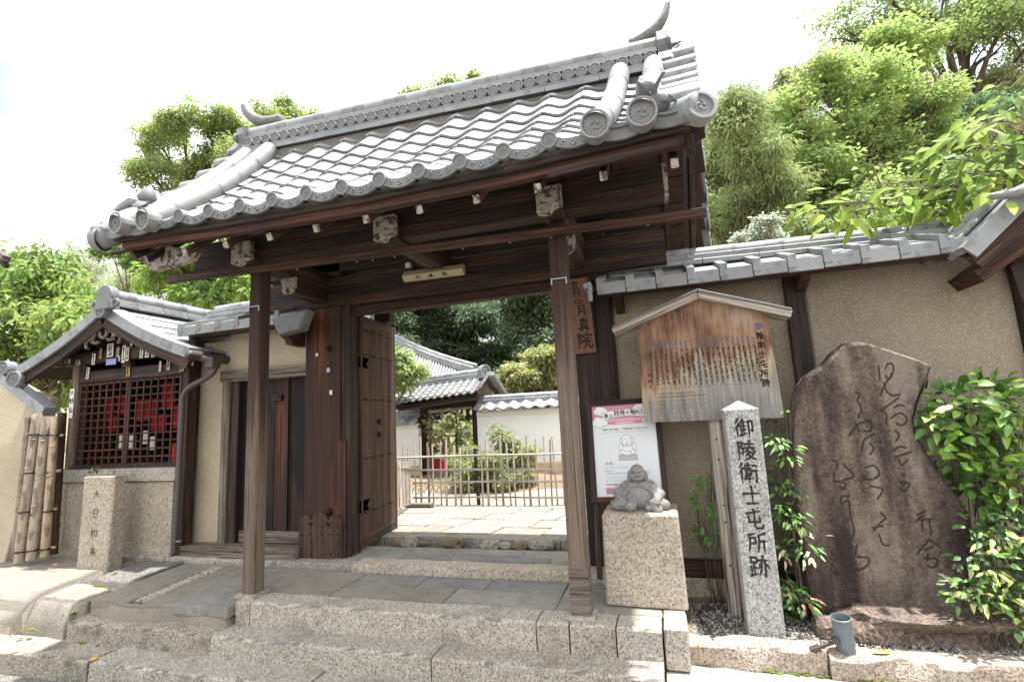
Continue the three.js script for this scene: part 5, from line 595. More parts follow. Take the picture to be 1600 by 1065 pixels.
// dark roof corner entering at the left edge
{ const t = thing('neighbour_eave', 'dark tiled roof corner just entering the left edge above the trees', 'roof', [-11, 2, -5]); const a = onZ(-40, 372, -5), b = onZ(6, 404, -5); P('verge_tile', along([[-0.05, 0.03], [0.05, 0.03], [0.05, -0.08], [-0.05, -0.08]], a, b, V(0, 1, 0), 0), M.pipe, t); P('eave_end', tube([b.clone().add(V(-0.06, 0.01, 0.02)), b.clone().add(V(-0.02, -0.01, 0)), b], 0.05, 0.045, 10, 4), M.pipe, t); P('fascia', beam(a.clone().add(V(0, -0.1, -0.05)), b.clone().add(V(-0.02, -0.1, -0.05)), 0.08, 0.06, 0.01), M.darks[1], t); }

// ---------------------------------------------------------------- things in front of the right wall
{ // granite block and the laughing seated figure on it
  const a = onZ(938, 806, -3.74), b = onZ(1056, 806, -3.74), W = b.x - a.x + 0.02, cx = (a.x + b.x) / 2, H = a.y + 0.012; const g = rbox(W, H, 0.42, 0.02, 3), p = g.attributes.position;
  for (let i = 0; i < p.count; i++) { const f = 1 + 0.035 * (0.5 - (p.getY(i) / H + 0.5)); p.setXYZ(i, p.getX(i) * f + 0.006 * fbm3(p.getX(i) * 6, p.getY(i) * 6, p.getZ(i) * 6, 3), p.getY(i) + 0.004 * fbm3(p.getX(i) * 8, 3, p.getZ(i) * 8, 5), p.getZ(i) * f + 0.006 * fbm3(p.getX(i) * 6, p.getY(i) * 6, 9, 7)); }
  g.computeVertexNormals(); solo('granite_pedestal', g.translate(cx + 0.012, H / 2, -3.95), M.graniteWarm, 'square speckled granite block beside the right gate post', 'pedestal');
  // one continuous body from blended capsules; local metres, sitting height 0.3
  const cap = (p, a, b, ra, rb) => { const bx = b[0] - a[0], by = b[1] - a[1], bz_ = b[2] - a[2], px = p[0] - a[0], py = p[1] - a[1], pz = p[2] - a[2], h = clamp((px * bx + py * by + pz * bz_) / (bx * bx + by * by + bz_ * bz_ + 1e-9)); return Math.hypot(px - bx * h, py - by * h, pz - bz_ * h) - lerp(ra, rb, h); };
  const ell = (p, c, r) => { const x = (p[0] - c[0]) / r[0], y = (p[1] - c[1]) / r[1], z = (p[2] - c[2]) / r[2], k = Math.hypot(x, y, z); return (k - 1) * Math.min(...r); };
  const smin = (a, b, k) => { const h = clamp(0.5 + 0.5 * (b - a) / k); return lerp(b, a, h) - k * h * (1 - h); }, smax = (a, b, k) => -smin(-a, -b, k);
  const field = (x, y, z) => { const p = [x, y, z], sx = Math.abs(x), q = [sx, y, z];
    let d = ell(p, [0, 0.09, 0], [0.115, 0.095, 0.088]);                                   // belly
    d = smin(d, ell(p, [0, 0.14, -0.015], [0.1, 0.065, 0.07]), 0.03);                        // chest
    d = smin(d, ell(q, [0.042, 0.165, 0.04], [0.036, 0.026, 0.022]), 0.014);
    d = smin(d, cap(q, [0.085, 0.155, -0.01], [0.14, 0.1, 0.0], 0.038, 0.034), 0.025);      // upper arms
    d = smin(d, cap(p, [-0.14, 0.105, 0.0], [-0.125, 0.06, 0.07], 0.034, 0.024), 0.015); d = smin(d, cap(p, [0.14, 0.105, 0], [0.12, 0.075, 0.08], 0.034, 0.024), 0.015);
    d = smin(d, cap(q, [0.1, 0.03, 0.02], [0.165, 0.035, 0.03], 0.036, 0.032), 0.02);        // folded legs under the robe
    d = smin(d, cap(p, [-0.17, 0.033, 0.02], [-0.06, 0.03, 0.085], 0.034, 0.03), 0.016); d = smin(d, cap(p, [0.17, 0.033, 0.02], [0.06, 0.024, 0.085], 0.034, 0.024), 0.016);
    d = smin(d, ell(p, [-0.06, 0.035, 0.09], [0.042, 0.036, 0.034]), 0.008); d = smin(d, ell(p, [-0.145, 0.035, 0.06], [0.045, 0.036, 0.036]), 0.008);
    d = smin(d, cap(p, [0.085, 0.06, 0.085], [0.12, 0.012, 0.09], 0.022, 0.032), 0.01);
    const arc = Math.abs(Math.hypot(x * 0.95, (y - 0.085) * 1.1, 0) - 0.098); if (z > 0.0) d = smin(d, Math.max(arc - 0.008, Math.abs(z - 0.058) - 0.016, -(0.15 - y) - 0.2), 0.012); // edge of the robe round the belly
    for (let i = 0; i < 4; i++) { d = smin(d, cap(p, [0.108 + i * 0.011, 0.082 - i * 0.002, 0.1], [0.1 + i * 0.013, 0.055 + (i % 2) * 0.004, 0.112], 0.0065, 0.005), 0.004); d = smin(d, cap(p, [-0.138 + i * 0.011, 0.066 + i * 0.002, 0.088], [-0.135 + i * 0.012, 0.04 + (i % 2) * 0.004, 0.1], 0.0065, 0.005), 0.004); } // fingers on the knees
    d = smin(d, cap(p, [0.1, 0.08, 0.1], [0.09, 0.066, 0.112], 0.007, 0.005), 0.004); d = smin(d, cap(p, [-0.1, 0.07, 0.088], [-0.09, 0.055, 0.1], 0.007, 0.005), 0.004);
    p[1] -= 0.008; q[1] -= 0.008; let h = ell(p, [0, 0.245, 0.012], [0.05, 0.058, 0.052]); h = smin(h, ell(q, [0.028, 0.228, 0.036], [0.027, 0.024, 0.024]), 0.014); h = smin(h, ell(p, [0, 0.207, 0.038], [0.036, 0.02, 0.028]), 0.014); // skull, cheeks, chin
    h = smin(h, ell(p, [0, 0.236, 0.066], [0.012, 0.014, 0.011]), 0.007); h = smin(h, ell(q, [0.02, 0.258, 0.056], [0.018, 0.006, 0.012]), 0.006); h = smin(h, cap(q, [0.054, 0.245, 0.005], [0.059, 0.195, 0.012], 0.013, 0.015), 0.008); // nose, brows, long ears
    h = smax(h, -ell(q, [0.021, 0.248, 0.068], [0.016, 0.006, 0.016]), 0.004); h = smax(h, -ell(p, [0, 0.215 + x * x * 6, 0.07], [0.028, 0.007, 0.018]), 0.004); h = smax(h, -ell(p, [0, 0.196, 0.075], [0.02, 0.003, 0.012]), 0.003);
    p[1] += 0.008; d = smin(d, h, 0.005); d = smax(d, -ell(p, [0, 0.075, 0.094], [0.008, 0.008, 0.012]), 0.006);
    return Math.max(d + 0.0008 * noise3(x * 90, y * 90, z * 90), -y); };
  const N = 112, S = 0.215, mc = new MarchingCubes(N, M.black, false, false, 200000); mc.isolation = 0; for (let k = 0; k < N; k++) for (let j = 0; j < N; j++) for (let i = 0; i < N; i++) { const f = (n) => (n - N / 2) / (N / 2) * S; mc.field[i + j * N + k * N * N] = -field(f(i), f(j) + 0.155, f(k)) ; } mc.update();
  const n = mc.count, body = new THREE.BufferGeometry(); body.setAttribute('position', new THREE.BufferAttribute(mc.positionArray.slice(0, n * 3), 3)); body.setAttribute('normal', new THREE.BufferAttribute(mc.normalArray.slice(0, n * 3), 3)); body.scale(S, S, S).translate(0, 0.155, 0); body.computeVertexNormals();
  const c = onZ(1001, 803, -3.9), st = tag(part('stone_statue', uvBox(body), std({ ...graniteTex([hex(0x6a6865), hex(0x7b7976), hex(0x868481), hex(0x918f8c)], 301, 250, 0.2, 0x5d5a56), bumpScale: 0.0015 })), 'grey stone statue of a laughing seated fat-bellied figure', 'statue'); st.position.set(c.x, H + 0.002, -3.93); st.scale.setScalar(1.05);
}
{ // framed poster board
  const C = [[912, 628, -4.26], [1025, 621, -4.26], [1049, 783, -4.12], [931, 786, -4.12]].map(([x, y, z]) => onZ(x, y, z)), ctr = C.reduce((s, v) => s.add(v), V(0, 0, 0)).multiplyScalar(0.25), X = C[1].clone().add(C[2]).sub(C[0]).sub(C[3]).normalize(), Yr = C[0].clone().add(C[1]).sub(C[2]).sub(C[3]), W = C[1].distanceTo(C[0]), H = Yr.length() / 2, Zd = X.clone().cross(Yr).normalize(), Y = Zd.clone().cross(X);
  const mm = new THREE.Matrix4().makeBasis(X, Y, Zd).setPosition(ctr), t = thing('poster_board', 'framed white poster with a pink heading behind the stone statue', 'poster', [ctr.x, 0, ctr.z]);
  for (const [w, h, x, y] of [[W, 0.045, 0, H / 2 - 0.022], [W, 0.045, 0, -H / 2 + 0.022], [0.045, H, -W / 2 + 0.022, 0], [0.045, H, W / 2 - 0.022, 0]]) P('frame', uvBox(rbox(w, h, h > w ? 0.036 : 0.032, 0.004), R(), R(), h > w).translate(x, y, 0).applyMatrix4(mm), M.darks[2], t);
  P('backing', rbox(W - 0.06, H - 0.06, 0.012, 0.002).translate(0, 0, -0.006).applyMatrix4(mm), M.darks[1], t);
  for (const x of [-W / 2 + 0.03, W / 2 - 0.03]) P('leg', beam(V(x, -H / 2 + 0.02, -0.02).applyMatrix4(mm), V(x, -H / 2 - 0.55, 0.04).applyMatrix4(mm), 0.04, 0.035, 0.003, V(1, 0, 0)), M.darks[0], t);
  P('leg_brace', beam(V(-W / 2 + 0.03, -H / 2 - 0.2, 0).applyMatrix4(mm), V(W / 2 - 0.03, -H / 2 - 0.2, 0).applyMatrix4(mm), 0.03, 0.02, 0.003), M.darks[0], t);
  const tx = canvasTex(768, 1056, (g, w, h) => { g.fillStyle = '#e9eaea'; g.fillRect(0, 0, w, h); g.fillStyle = '#d98aa0'; g.fillRect(0, 0, w, 232);
    const cloud = (x, y, s) => { g.fillStyle = '#f3f1ee'; g.strokeStyle = '#3a3036'; g.lineWidth = 3; for (const f of [1, 0]) for (const [a, b, r] of [[-50, 8, 30], [-18, -16, 36], [24, -10, 34], [54, 10, 28], [0, 18, 36]]) { g.beginPath(); g.arc(x + a * s, y + b * s, (r + f * 3) * s, 0, 7); if (f) { g.fillStyle = '#3a3036'; } else g.fillStyle = '#f3f1ee'; g.fill(); } };
    cloud(110, 62, 1.1); cloud(600, 46, 1.1); g.fillStyle = '#f6f3f0'; g.strokeStyle = '#3a3036'; g.lineWidth = 3; g.beginPath(); g.moveTo(120, 92); g.quadraticCurveTo(384, 20, 700, 92); g.lineTo(690, 168); g.quadraticCurveTo(384, 100, 150, 176); g.closePath(); g.fill(); g.stroke(); cloud(90, 196, 1.25); cloud(690, 200, 1.0);
    g.fillStyle = '#17110f'; [['東', 150, 98, 58], ['山', 212, 96, 50], ['路', 276, 66, 66], ['傍', 346, 64, 66], ['の', 420, 74, 48], ['触', 476, 64, 66], ['れ', 544, 72, 56], ['仏', 604, 68, 62]].forEach(([k, x, y, s]) => glyph(g, k, x, y, s, 0.13));
    g.fillStyle = '#fbf4f4'; g.font = 'bold 27px serif'; g.textAlign = 'center'; g.fillText('Touch the roadside Buddhist statues', 400, 188); g.fillText('in Higashiyama.', 400, 220); g.textAlign = 'left';
    g.fillStyle = '#2a2a2c'; ['仏', '様', 'や', '仏', '具', 'に', '触', 'れ', '、', 'ご', '利', '益', 'を', '受', 'け', 'て', 'み', 'ま', 'せ', 'ん', 'か', '。'].forEach((k, i) => { if (k === '、' || k === '。') { g.beginPath(); g.arc(124 + i * 26, 300, 3, 0, 7); g.fill(); } else glyph(g, k, 118 + i * 26, 276, 25, 0.12); });
    g.fillStyle = '#77797d'; g.font = '17px sans-serif'; g.fillText('Touch these famous Buddhist statues and other objects to earn merit.', 122, 328);
    g.strokeStyle = '#4c4c4e'; g.fillStyle = '#f4f4f3'; g.lineWidth = 4; const el = (x, y, a, b, s = 0, e = 7) => { g.beginPath(); g.ellipse(x, y, a, b, 0, s, e); g.fill(); g.stroke(); }; g.fillStyle = '#b9babb'; g.fillRect(300, 588, 216, 62); g.strokeRect(300, 588, 216, 62); g.fillStyle = '#f4f4f3'; el(408, 536, 98, 58); el(330, 500, 24, 40); el(486, 500, 24, 40); el(408, 510, 66, 46); el(408, 420, 68, 62); el(342, 430, 12, 34); el(474, 430, 12, 34); el(466, 560, 28, 26); g.beginPath(); g.arc(382, 414, 13, 3.4, 6.0); g.stroke(); g.beginPath(); g.arc(434, 414, 13, 3.4, 6.0); g.stroke(); g.beginPath(); g.arc(408, 440, 20, 0.5, 2.6); g.stroke(); g.beginPath(); g.moveTo(408, 420); g.lineTo(404, 436); g.lineTo(413, 436); g.stroke(); g.beginPath(); g.moveTo(350, 500); g.quadraticCurveTo(408, 478, 466, 500); g.stroke();
    g.fillStyle = '#c0637e'; g.font = '40px sans-serif'; g.fillText('[', 112, 700); glyph(g, '布', 130, 664, 40, 0.12); glyph(g, '袋', 172, 664, 40, 0.12); g.fillText(']', 216, 700); g.fillStyle = '#555'; g.font = '17px serif'; g.fillText('Hotei: a deity, one of good fortune', 122, 734); g.fillStyle = '#6a6a6c'; const q = rngOf(5); for (let i = 0; i < 5; i++) scribble(g, 122 + i * 18, 760, 15, q); for (let i = 0; i < 26; i++) scribble(g, 122 + i * 20, 790, 16, q); g.fillStyle = '#9b9b9d'; g.font = '16px serif'; g.fillText('Hotei is a statue of Buddhist origin.', 122, 840); g.fillText('It is said to be an incarnation of Miroku who loves kind and noble', 122, 864); g.fillText('ideals, and is thought to bring prosperity.', 122, 888);
    g.fillStyle = '#a8567c'; g.fillRect(118, 912, 560, 12); g.fillRect(118, 956, 560, 66); g.fillStyle = '#333'; for (let i = 0; i < 8; i++) scribble(g, 220 + i * 22, 930, 19, q); g.fillStyle = '#f0dfe8'; for (let j = 0; j < 3; j++) for (let i = 0; i < 20; i++) scribble(g, 128 + i * 18, 962 + j * 19, 14, q); });
  P('sheet', new THREE.PlaneGeometry(W - 0.085, H - 0.085).translate(0, 0, 0.004).applyMatrix4(mm), std({ map: tx, roughness: 0.35, color: new THREE.Color(0.82, 0.82, 0.82) }), t);
}
{ // official notice board with its little roof
  const z = -4.06, pts = [[1006, 660], [1226, 652], [1198, 486], [1092, 462], [996, 505]].map(([x, y]) => onZ(x, y, z)), t = thing('notice_board', 'weathered wooden notice board with small gable roof, orange above and grey below', 'notice board', [pts[0].x + 0.45, -0.15, z]);
  const x0 = Math.min(...pts.map((p) => p.x)), x1 = Math.max(...pts.map((p) => p.x)), y0 = Math.min(...pts.map((p) => p.y)), y1 = pts[3].y, W = x1 - x0, H = y1 - y0; const s = new THREE.Shape(pts.map((p) => new THREE.Vector2(p.x, p.y)));
  P('board', uvBox(new THREE.ExtrudeGeometry(s, { depth: 0.03, bevelEnabled: false }), 0, 0, true).translate(0, 0, z - 0.03), M.greys[0], t);
  const tx = canvasTex(1152, 1024, (g, w, h) => {
    paintGrain(g, w, h, (u, v) => { const gr = fbm(u * 90, v * 7, 90, 7, 401, 3), st = fbm(u * 34, v * 2, 34, 2, 405, 3), b = fbm(u * 6, v * 5, 6, 5, 409, 4), edge = 0.53 + (st - 0.5) * 0.34 + (b - 0.5) * 0.12 + (u < 0.42 ? 0.16 : 0) * step(0.5, 0.3, u), k = 1 - step(edge - 0.03, edge + 0.05, v), far = step(edge, edge + 0.5, v);
      const or = ramp([hex(0x4d3a2e), hex(0x80604a), hex(0x9f7d63), hex(0xb09a88)], 0.55 + (gr - 0.5) * 0.7 + (b - 0.5) * 1.3), gy = ramp([hex(0x6a6660), hex(0x8b8680), hex(0xa39e97), hex(0xbfb6a8)], 0.5 + (gr - 0.5) * 0.8 + (st - 0.5) * 0.5), pale = ramp([hex(0xa8906c), hex(0xd0bd9b)], gr); return mix3(mix3(gy, pale, 1 - far > 0.4 ? (0.75 * (1 - step(edge, edge + 0.26, v))) : 0), or, k); });
    const q = rngOf(9), sx = w / W, sy = h / H, PX = (x, y) => { const p = onZ(x, y, z); return [(p.x - x0) * sx, (y1 - p.y) * sy]; };
    const cols = 21; for (let c = 0; c < cols; c++) { const f = c / (cols - 1), a = PX(lerp(1176, 1015, f), lerp(524, 533, f)), e = PX(lerp(1190, 1020, f), f > 0.72 ? 600 : lerp(594, 604, f)); const n = 24; g.fillStyle = f > 0.7 ? 'rgba(50,40,36,0.62)' : 'rgba(34,26,22,0.85)'; for (let i = 0; i < n; i++) { if (q() < 0.1) continue; const sz = 24; g.fillStyle = i < 5 ? 'rgba(92,92,104,0.55)' : i > 18 ? 'rgba(50,48,48,0.55)' : f > 0.7 ? 'rgba(56,46,40,0.6)' : 'rgba(30,23,19,0.85)'; scribble(g, lerp(a[0], e[0], i / n) - sz / 2, lerp(a[1], e[1], i / n), sz, q); } }
    ['御', '陵', '衛', '士', '屯', '所', '跡'].forEach((k, i) => { const a = PX(1184 + i * 1.9, 504 + i * 14.6); g.fillStyle = i === 0 ? 'rgba(90,100,115,0.7)' : 'rgba(24,18,14,0.92)'; glyph(g, k, a[0] - 26, a[1], 62, 0.15); });
    ['京', '都', '市'].forEach((k, i) => { const a = PX(1012 + i * 1.2, 584 + i * 9); g.fillStyle = 'rgba(40,34,32,0.75)'; glyph(g, k, a[0], a[1], 28, 0.13); });
    g.fillStyle = 'rgba(45,42,40,0.75)'; g.fillRect(...PX(1016, 608), 980, 2); g.font = 'bold 22px sans-serif'; const A = PX(1028, 614); g.fillText('Site of the Goryo Eji Tonsho', A[0] + 20, A[1] + 16); g.fillText('Guardians of the Imperial Mausoleum', A[0], A[1] + 42);
    g.fillStyle = 'rgba(60,57,55,0.6)'; for (let j = 0; j < 12; j++) { let x = A[0] - 40; while (x < w - 90) { const l = 8 + q() * 34; if (q() < 0.93) { g.globalAlpha = x > w * 0.45 ? 0.4 : 0.85; for (let i = 0; i < l; i += 6) { const hh = 4 + q() * 6; g.fillRect(x + i, A[1] + 70 + j * 17 - hh, 4, hh); } } x += l + 7; } } g.globalAlpha = 1; });
  const f = new THREE.ShapeGeometry(s); faceUV(f, x0, y0, W, H); P('lettering', f.translate(0, 0, z + 0.002), std({ map: tx, roughness: 0.9, color: new THREE.Color(0.74, 0.74, 0.74) }), t);
  const ap = onZ(1090, 452, z + 0.08), le = onZ(957, 511, z + 0.08), re = onZ(1237, 482, z + 0.08), dn = V(0, -0.05, 0);
  for (const [a, b] of [[le, ap], [ap, re]]) { const m = (k, w_, h_, mat, n) => { const p = a.clone().add(V(0, k, -0.11)), q = b.clone().add(V(0, k, -0.11)); P(n, beam(p, q, h_, w_, 0.004), mat, t); }; m(-0.036, 0.2, 0.05, M.paleGrey, 'roof_plank'); m(-0.003, 0.23, 0.016, std({ color: 0x6a6568, roughness: 0.6 }), 'roof_sheet'); }
  const pa = onZ(1106, 655, z - 0.06), pb = onZ(1150, 952, z - 0.06); P('post', beam(V(pa.x + 0.06, y1 - 0.1, z - 0.085), V(pa.x + 0.06, -0.2, z - 0.085), 0.115, 0.1, 0.006, V(1, 0, 0)), M.paleGrey, t); const nails = []; for (const y of [1.1, 0.95, 0.62, 0.5, 0.2]) nails.push(new THREE.SphereGeometry(0.007, 6, 5).translate(pa.x + 0.045, y, z - 0.034)); P('nail_heads', merge(nails), M.iron, t).userData.kind = 'stuff';
}
{ // inscribed granite pillar
  const z = -3.77, a = onZ(1172.5, 990, z), b = onZ(1231, 993, z), top = onZ(1130, 640, z).y, W = b.x - a.x, cx = (a.x + b.x) / 2 - 0.008, y0 = -0.2, H = top - y0, D = 0.19;
  const t = thing('stone_marker', 'pale granite pillar with seven large dark carved characters', 'stone marker', [cx, -0.15, z - D / 2]);
  const s = rbox(W, H, D, 0.008, 2); P('shaft', s.translate(cx, y0 + H / 2, z - D / 2), M.graniteCold, t); const py = new THREE.CylinderGeometry(0.012, Math.hypot(W, W) / 2 - 0.004, 0.055, 4, 1); py.rotateY(Math.PI / 4).scale(1, 1, D / W); P('pyramid_top', uvBox(toCreasedNormals(py, 0.3)).translate(cx, top + 0.0265, z - D / 2), M.graniteCold, t);
  const tw = 320, th = 2048, chars = ['御', '陵', '衛', '士', '屯', '所', '跡'], hh = H - 0.02, gl = (g, col) => { g.fillStyle = col; chars.forEach((k, i) => glyph(g, k, 66 + (i % 2) * 8, 62 + i * 206, 190, 0.115)); };
  const tx = canvasTex(tw, th, (g, w, h) => { const cols = [hex(0x65655f), hex(0x9c9c98), hex(0xbab9b6), hex(0xd4d3d0), hex(0xe6e5e3)]; paintGrain(g, w, h, (u, v) => { const A = vnoise(u * 34, v * 220, 34, 220, 121), B = vnoise(u * 20, v * 130, 20, 130, 126), d = fbm(u * 2, v * 13, 2, 13, 129, 4); return mix3(ramp(cols, 0.5 + (A - 0.5) * 0.75 + (B - 0.5) * 0.5), hex(0x8a857a), step(0.5, 0.75, d) * 0.25); }); gl(g, 'rgba(52,48,44,0.86)'); g.fillStyle = 'rgba(52,48,44,0.8)'; g.beginPath(); g.arc(160, 34, 8, 0, 7); g.fill(); });
  const bp = canvasTex(tw, th, (g, w, h) => { paintGrain(g, w, h, (u, v) => { const A = vnoise(u * 34, v * 220, 34, 220, 121); return [0.75 + A * 0.2, 0, 0].map((x, i, r) => r[0]); }); gl(g, '#202020'); }, false);
  P('inscription', new THREE.PlaneGeometry(W - 0.014, hh - 0.012).translate(cx, y0 + H / 2, z + 0.0015), std({ map: tx, bumpMap: bp, bumpScale: 0.006, roughness: 0.85, color: new THREE.Color(0.7, 0.69, 0.68) }), t);
}
{ // great brown inscribed stone on its rough base
  const z = -4.0, Lp = [[1274, 962], [1258, 880], [1244, 800], [1240, 700], [1243, 645], [1249, 604], [1262, 588], [1285, 572], [1308, 548], [1328, 535]], Rp = [[1514, 962], [1521, 850], [1518, 800], [1500, 776], [1468, 738], [1440, 690], [1431, 655], [1440, 620], [1458, 578], [1461, 570], [1400, 549], [1345, 533]];
  const Lw = Lp.map(([x, y]) => onZ(x, y, z)), Rw = Rp.map(([x, y]) => onZ(x, y, z)), yb = Math.min(Lw[0].y, Rw[0].y) - 0.04, yt = Math.max(Lw[Lw.length - 1].y, Rw[Rw.length - 1].y); const xat = (arr, y) => { for (let i = 0; i < arr.length - 1; i++) if (y <= arr[i + 1].y || i === arr.length - 2) { const t = clamp((y - arr[i].y) / (arr[i + 1].y - arr[i].y)); return lerp(arr[i].x, arr[i + 1].x, t); } };
  const mx0 = Math.min(...Lw.map((p) => p.x)) - 0.05, mx1 = Math.max(...Rw.map((p) => p.x)) + 0.05, W = mx1 - mx0, H = yt - yb, D = 0.2;
  const face = (sgn) => { const g = sheet(110, 150, (u, v) => { const y = lerp(yb, yt - 0.002, v), l = xat(Lw, y), r = Math.max(l + 0.006, xat(Rw, y)), x = lerp(l, r, u), e = Math.min(u, 1 - u) * (r - l), ed = Math.min(e, (yt - y) * 1.0), rim = Math.pow(1 - clamp(ed / 0.035), 2) * 0.03; const chip = sgn > 0 ? 0.06 * step(0.0, 0.16, (y - 1.52) + (0.98 - x) * 0.75) * step(1.25, 0.9, x) : 0; const n = 0.02 * fbm3(x * 2.6, y * 1.2, sgn * 5, 3, 3) + 0.006 * fbm3(x * 9, y * 4, 2, 9, 4) - 0.006 * step(0.25, 0.5, fbm3(x * 5 + 3, y * 3, 7, 21, 3)); return [x + 0.008 * fbm3(1, y * 8, u * 3, 5, 3), y + 0.006 * fbm3(x * 8, 2, 4, 6, 2), sgn > 0 ? z - rim - chip + n : z - D + rim * 2 + n]; }, (u, v, p) => [(p[0] - mx0) / W, (p[1] - yb) / H]); return g; };
  const side = (end) => sheet(8, 90, (u, v) => { const y = lerp(yb, yt - 0.002, v), l = xat(Lw, y), r = Math.max(l + 0.006, xat(Rw, y)), x = (end ? r : l); const zz = lerp(z - 0.031, z - D + 0.06, u) - (end ? 0 : 0.06 * step(0.0, 0.16, (y - 1.52) + (0.98 - x) * 0.75) * (1 - u)); return [x + (end ? 1 : -1) * 0.02 * Math.sin(Math.PI * u) + 0.008 * fbm3(1, y * 8, end * 3, 5, 3) + 0.012 * fbm3(zz * 12, y * 10, 3, 7, 3) * Math.sin(Math.PI * u), y, zz + 0.014 * fbm3(x * 2.4, y * 1.4, 5, 3, 3) * (1 - u)]; }, (u, v, p) => [(p[2] - z) / W + 0.3, (p[1] - yb) / H]);
  const zoomA = (list) => list.map((s) => s.map(([x, y]) => [1200 + x / 4, 500 + y / 4])), zoomB = (list) => list.map((s) => s.map(([x, y]) => [1200 + x / 3.38, 750 + y / 3.38])); const parse = (t) => t.split(';').map((s) => s.split(' ').map((p) => p.split(',').map(Number)));
  const strokes = zoomA(parse('735,300 748,274 772,272 786,300 774,345 738,388 702,470;735,345 745,365 768,352 770,330;725,392 745,450 780,470 832,462;690,290 700,375;820,482 722,552 700,568;705,560 738,585 742,655;792,545 820,530 855,535;770,610 830,580 872,615 845,655 800,642;800,690 822,718 800,758;790,815 825,792 872,798;800,855 905,822;822,872 838,905 885,872;840,960 862,970;838,1020 870,1015;556,455 572,468 558,498 582,556 560,612;610,622 645,640 640,690 592,690;640,618 562,652 505,722;548,640 570,700;662,712 602,748 588,822;640,768 662,798 638,842;612,920 664,908 696,958 664,990;602,992 660,994;400,872 432,888 426,932;474,902 534,972 462,1002;408,950 416,1012;446,1040 486,1052')).concat(zoomB(parse('352,2 412,18 384,50;430,84 384,86 386,122 422,104 434,190 452,262 438,318;468,340 460,392;390,380 400,452 466,432;470,400 532,412 516,452 448,480;540,30 604,48 578,102;598,172 622,198 588,232 556,268;556,250 612,240;590,290 610,338 646,346;700,8 754,18 724,62 700,38;842,165 790,186;828,190 780,222;812,212 882,205;822,212 822,268;858,206 866,292;858,316 790,392;858,316 922,360;832,370 878,352;850,392 850,428;832,412 900,420 880,462 842,452')));
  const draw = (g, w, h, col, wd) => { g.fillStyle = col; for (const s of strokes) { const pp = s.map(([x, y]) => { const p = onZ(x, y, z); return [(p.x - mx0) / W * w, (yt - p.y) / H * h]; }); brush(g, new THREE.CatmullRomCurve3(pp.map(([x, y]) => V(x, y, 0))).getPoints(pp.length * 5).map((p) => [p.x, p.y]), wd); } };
  const tx = canvasTex(1024, 1536, (g, w, h) => { paintGrain(g, w, h, (u, v) => { const a = fbm(u * 7, v * 2, 7, 2, 501, 4), b = fbm(u * 16, v * 4, 16, 4, 505, 4), e = vnoise(u * 150, v * 230, 150, 230, 509), f = fbm(u * 40, v * 60, 40, 60, 511, 3), dirt = step(0.52, 0.7, fbm(u * 7, v * 9, 7, 9, 515, 4)) * step(0.55, 0.95, v); return mix3(ramp([hex(0x3e322d), hex(0x5f5049), hex(0x7c6c62), hex(0x9a8c7f), hex(0xb0a295)], 0.42 + (a - 0.5) * 1.9 + (b - 0.5) * 0.8 + (e - 0.5) * 0.35 + (f - 0.5) * 0.4), hex(0x4a4038), dirt * 0.3); }); draw(g, w, h, 'rgba(52,42,36,0.5)', 7); });  // groove strokes darker than the stone: the shade in the carving is painted in
  const bp = canvasTex(1024, 1536, (g, w, h) => { paintGrain(g, w, h, (u, v) => { const f = fbm(u * 44, v * 66, 44, 66, 521, 4, 0.65), pit = step(0.62, 0.72, fbm(u * 90, v * 130, 90, 130, 531, 2)); return [0.5 + f * 0.5 - pit * 0.15, 0, 0].map((x, i, r) => r[0]); }); draw(g, w, h, '#181818', 10); }, false);
  const t = thing('stone_stele', 'tall rough brown stone slab carved with flowing characters', 'stele', [(mx0 + mx1) / 2, -0.1, z - D / 2]);
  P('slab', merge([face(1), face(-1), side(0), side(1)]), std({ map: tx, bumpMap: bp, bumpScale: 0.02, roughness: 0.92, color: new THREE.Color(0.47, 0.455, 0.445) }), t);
  const a = onZ(1312, 1010, -3.86), b = onZ(1580, 1030, -3.86); solo('base_rock', rockGeo(1.12, 0.34, 0.62, 12, 0.42, 5, 0.62).translate(1.4, -0.085, -4.02), M.brownStone, 'broad rough brown rock that carries the tall carved stone', 'rock');
  solo('base_rock', rockGeo(0.16, 0.16, 0.2, 31, 0.3, 3).translate(0.87, -0.11, -3.86), M.brownStone, 'small brown rock left of the ground lamp', 'rock');
}
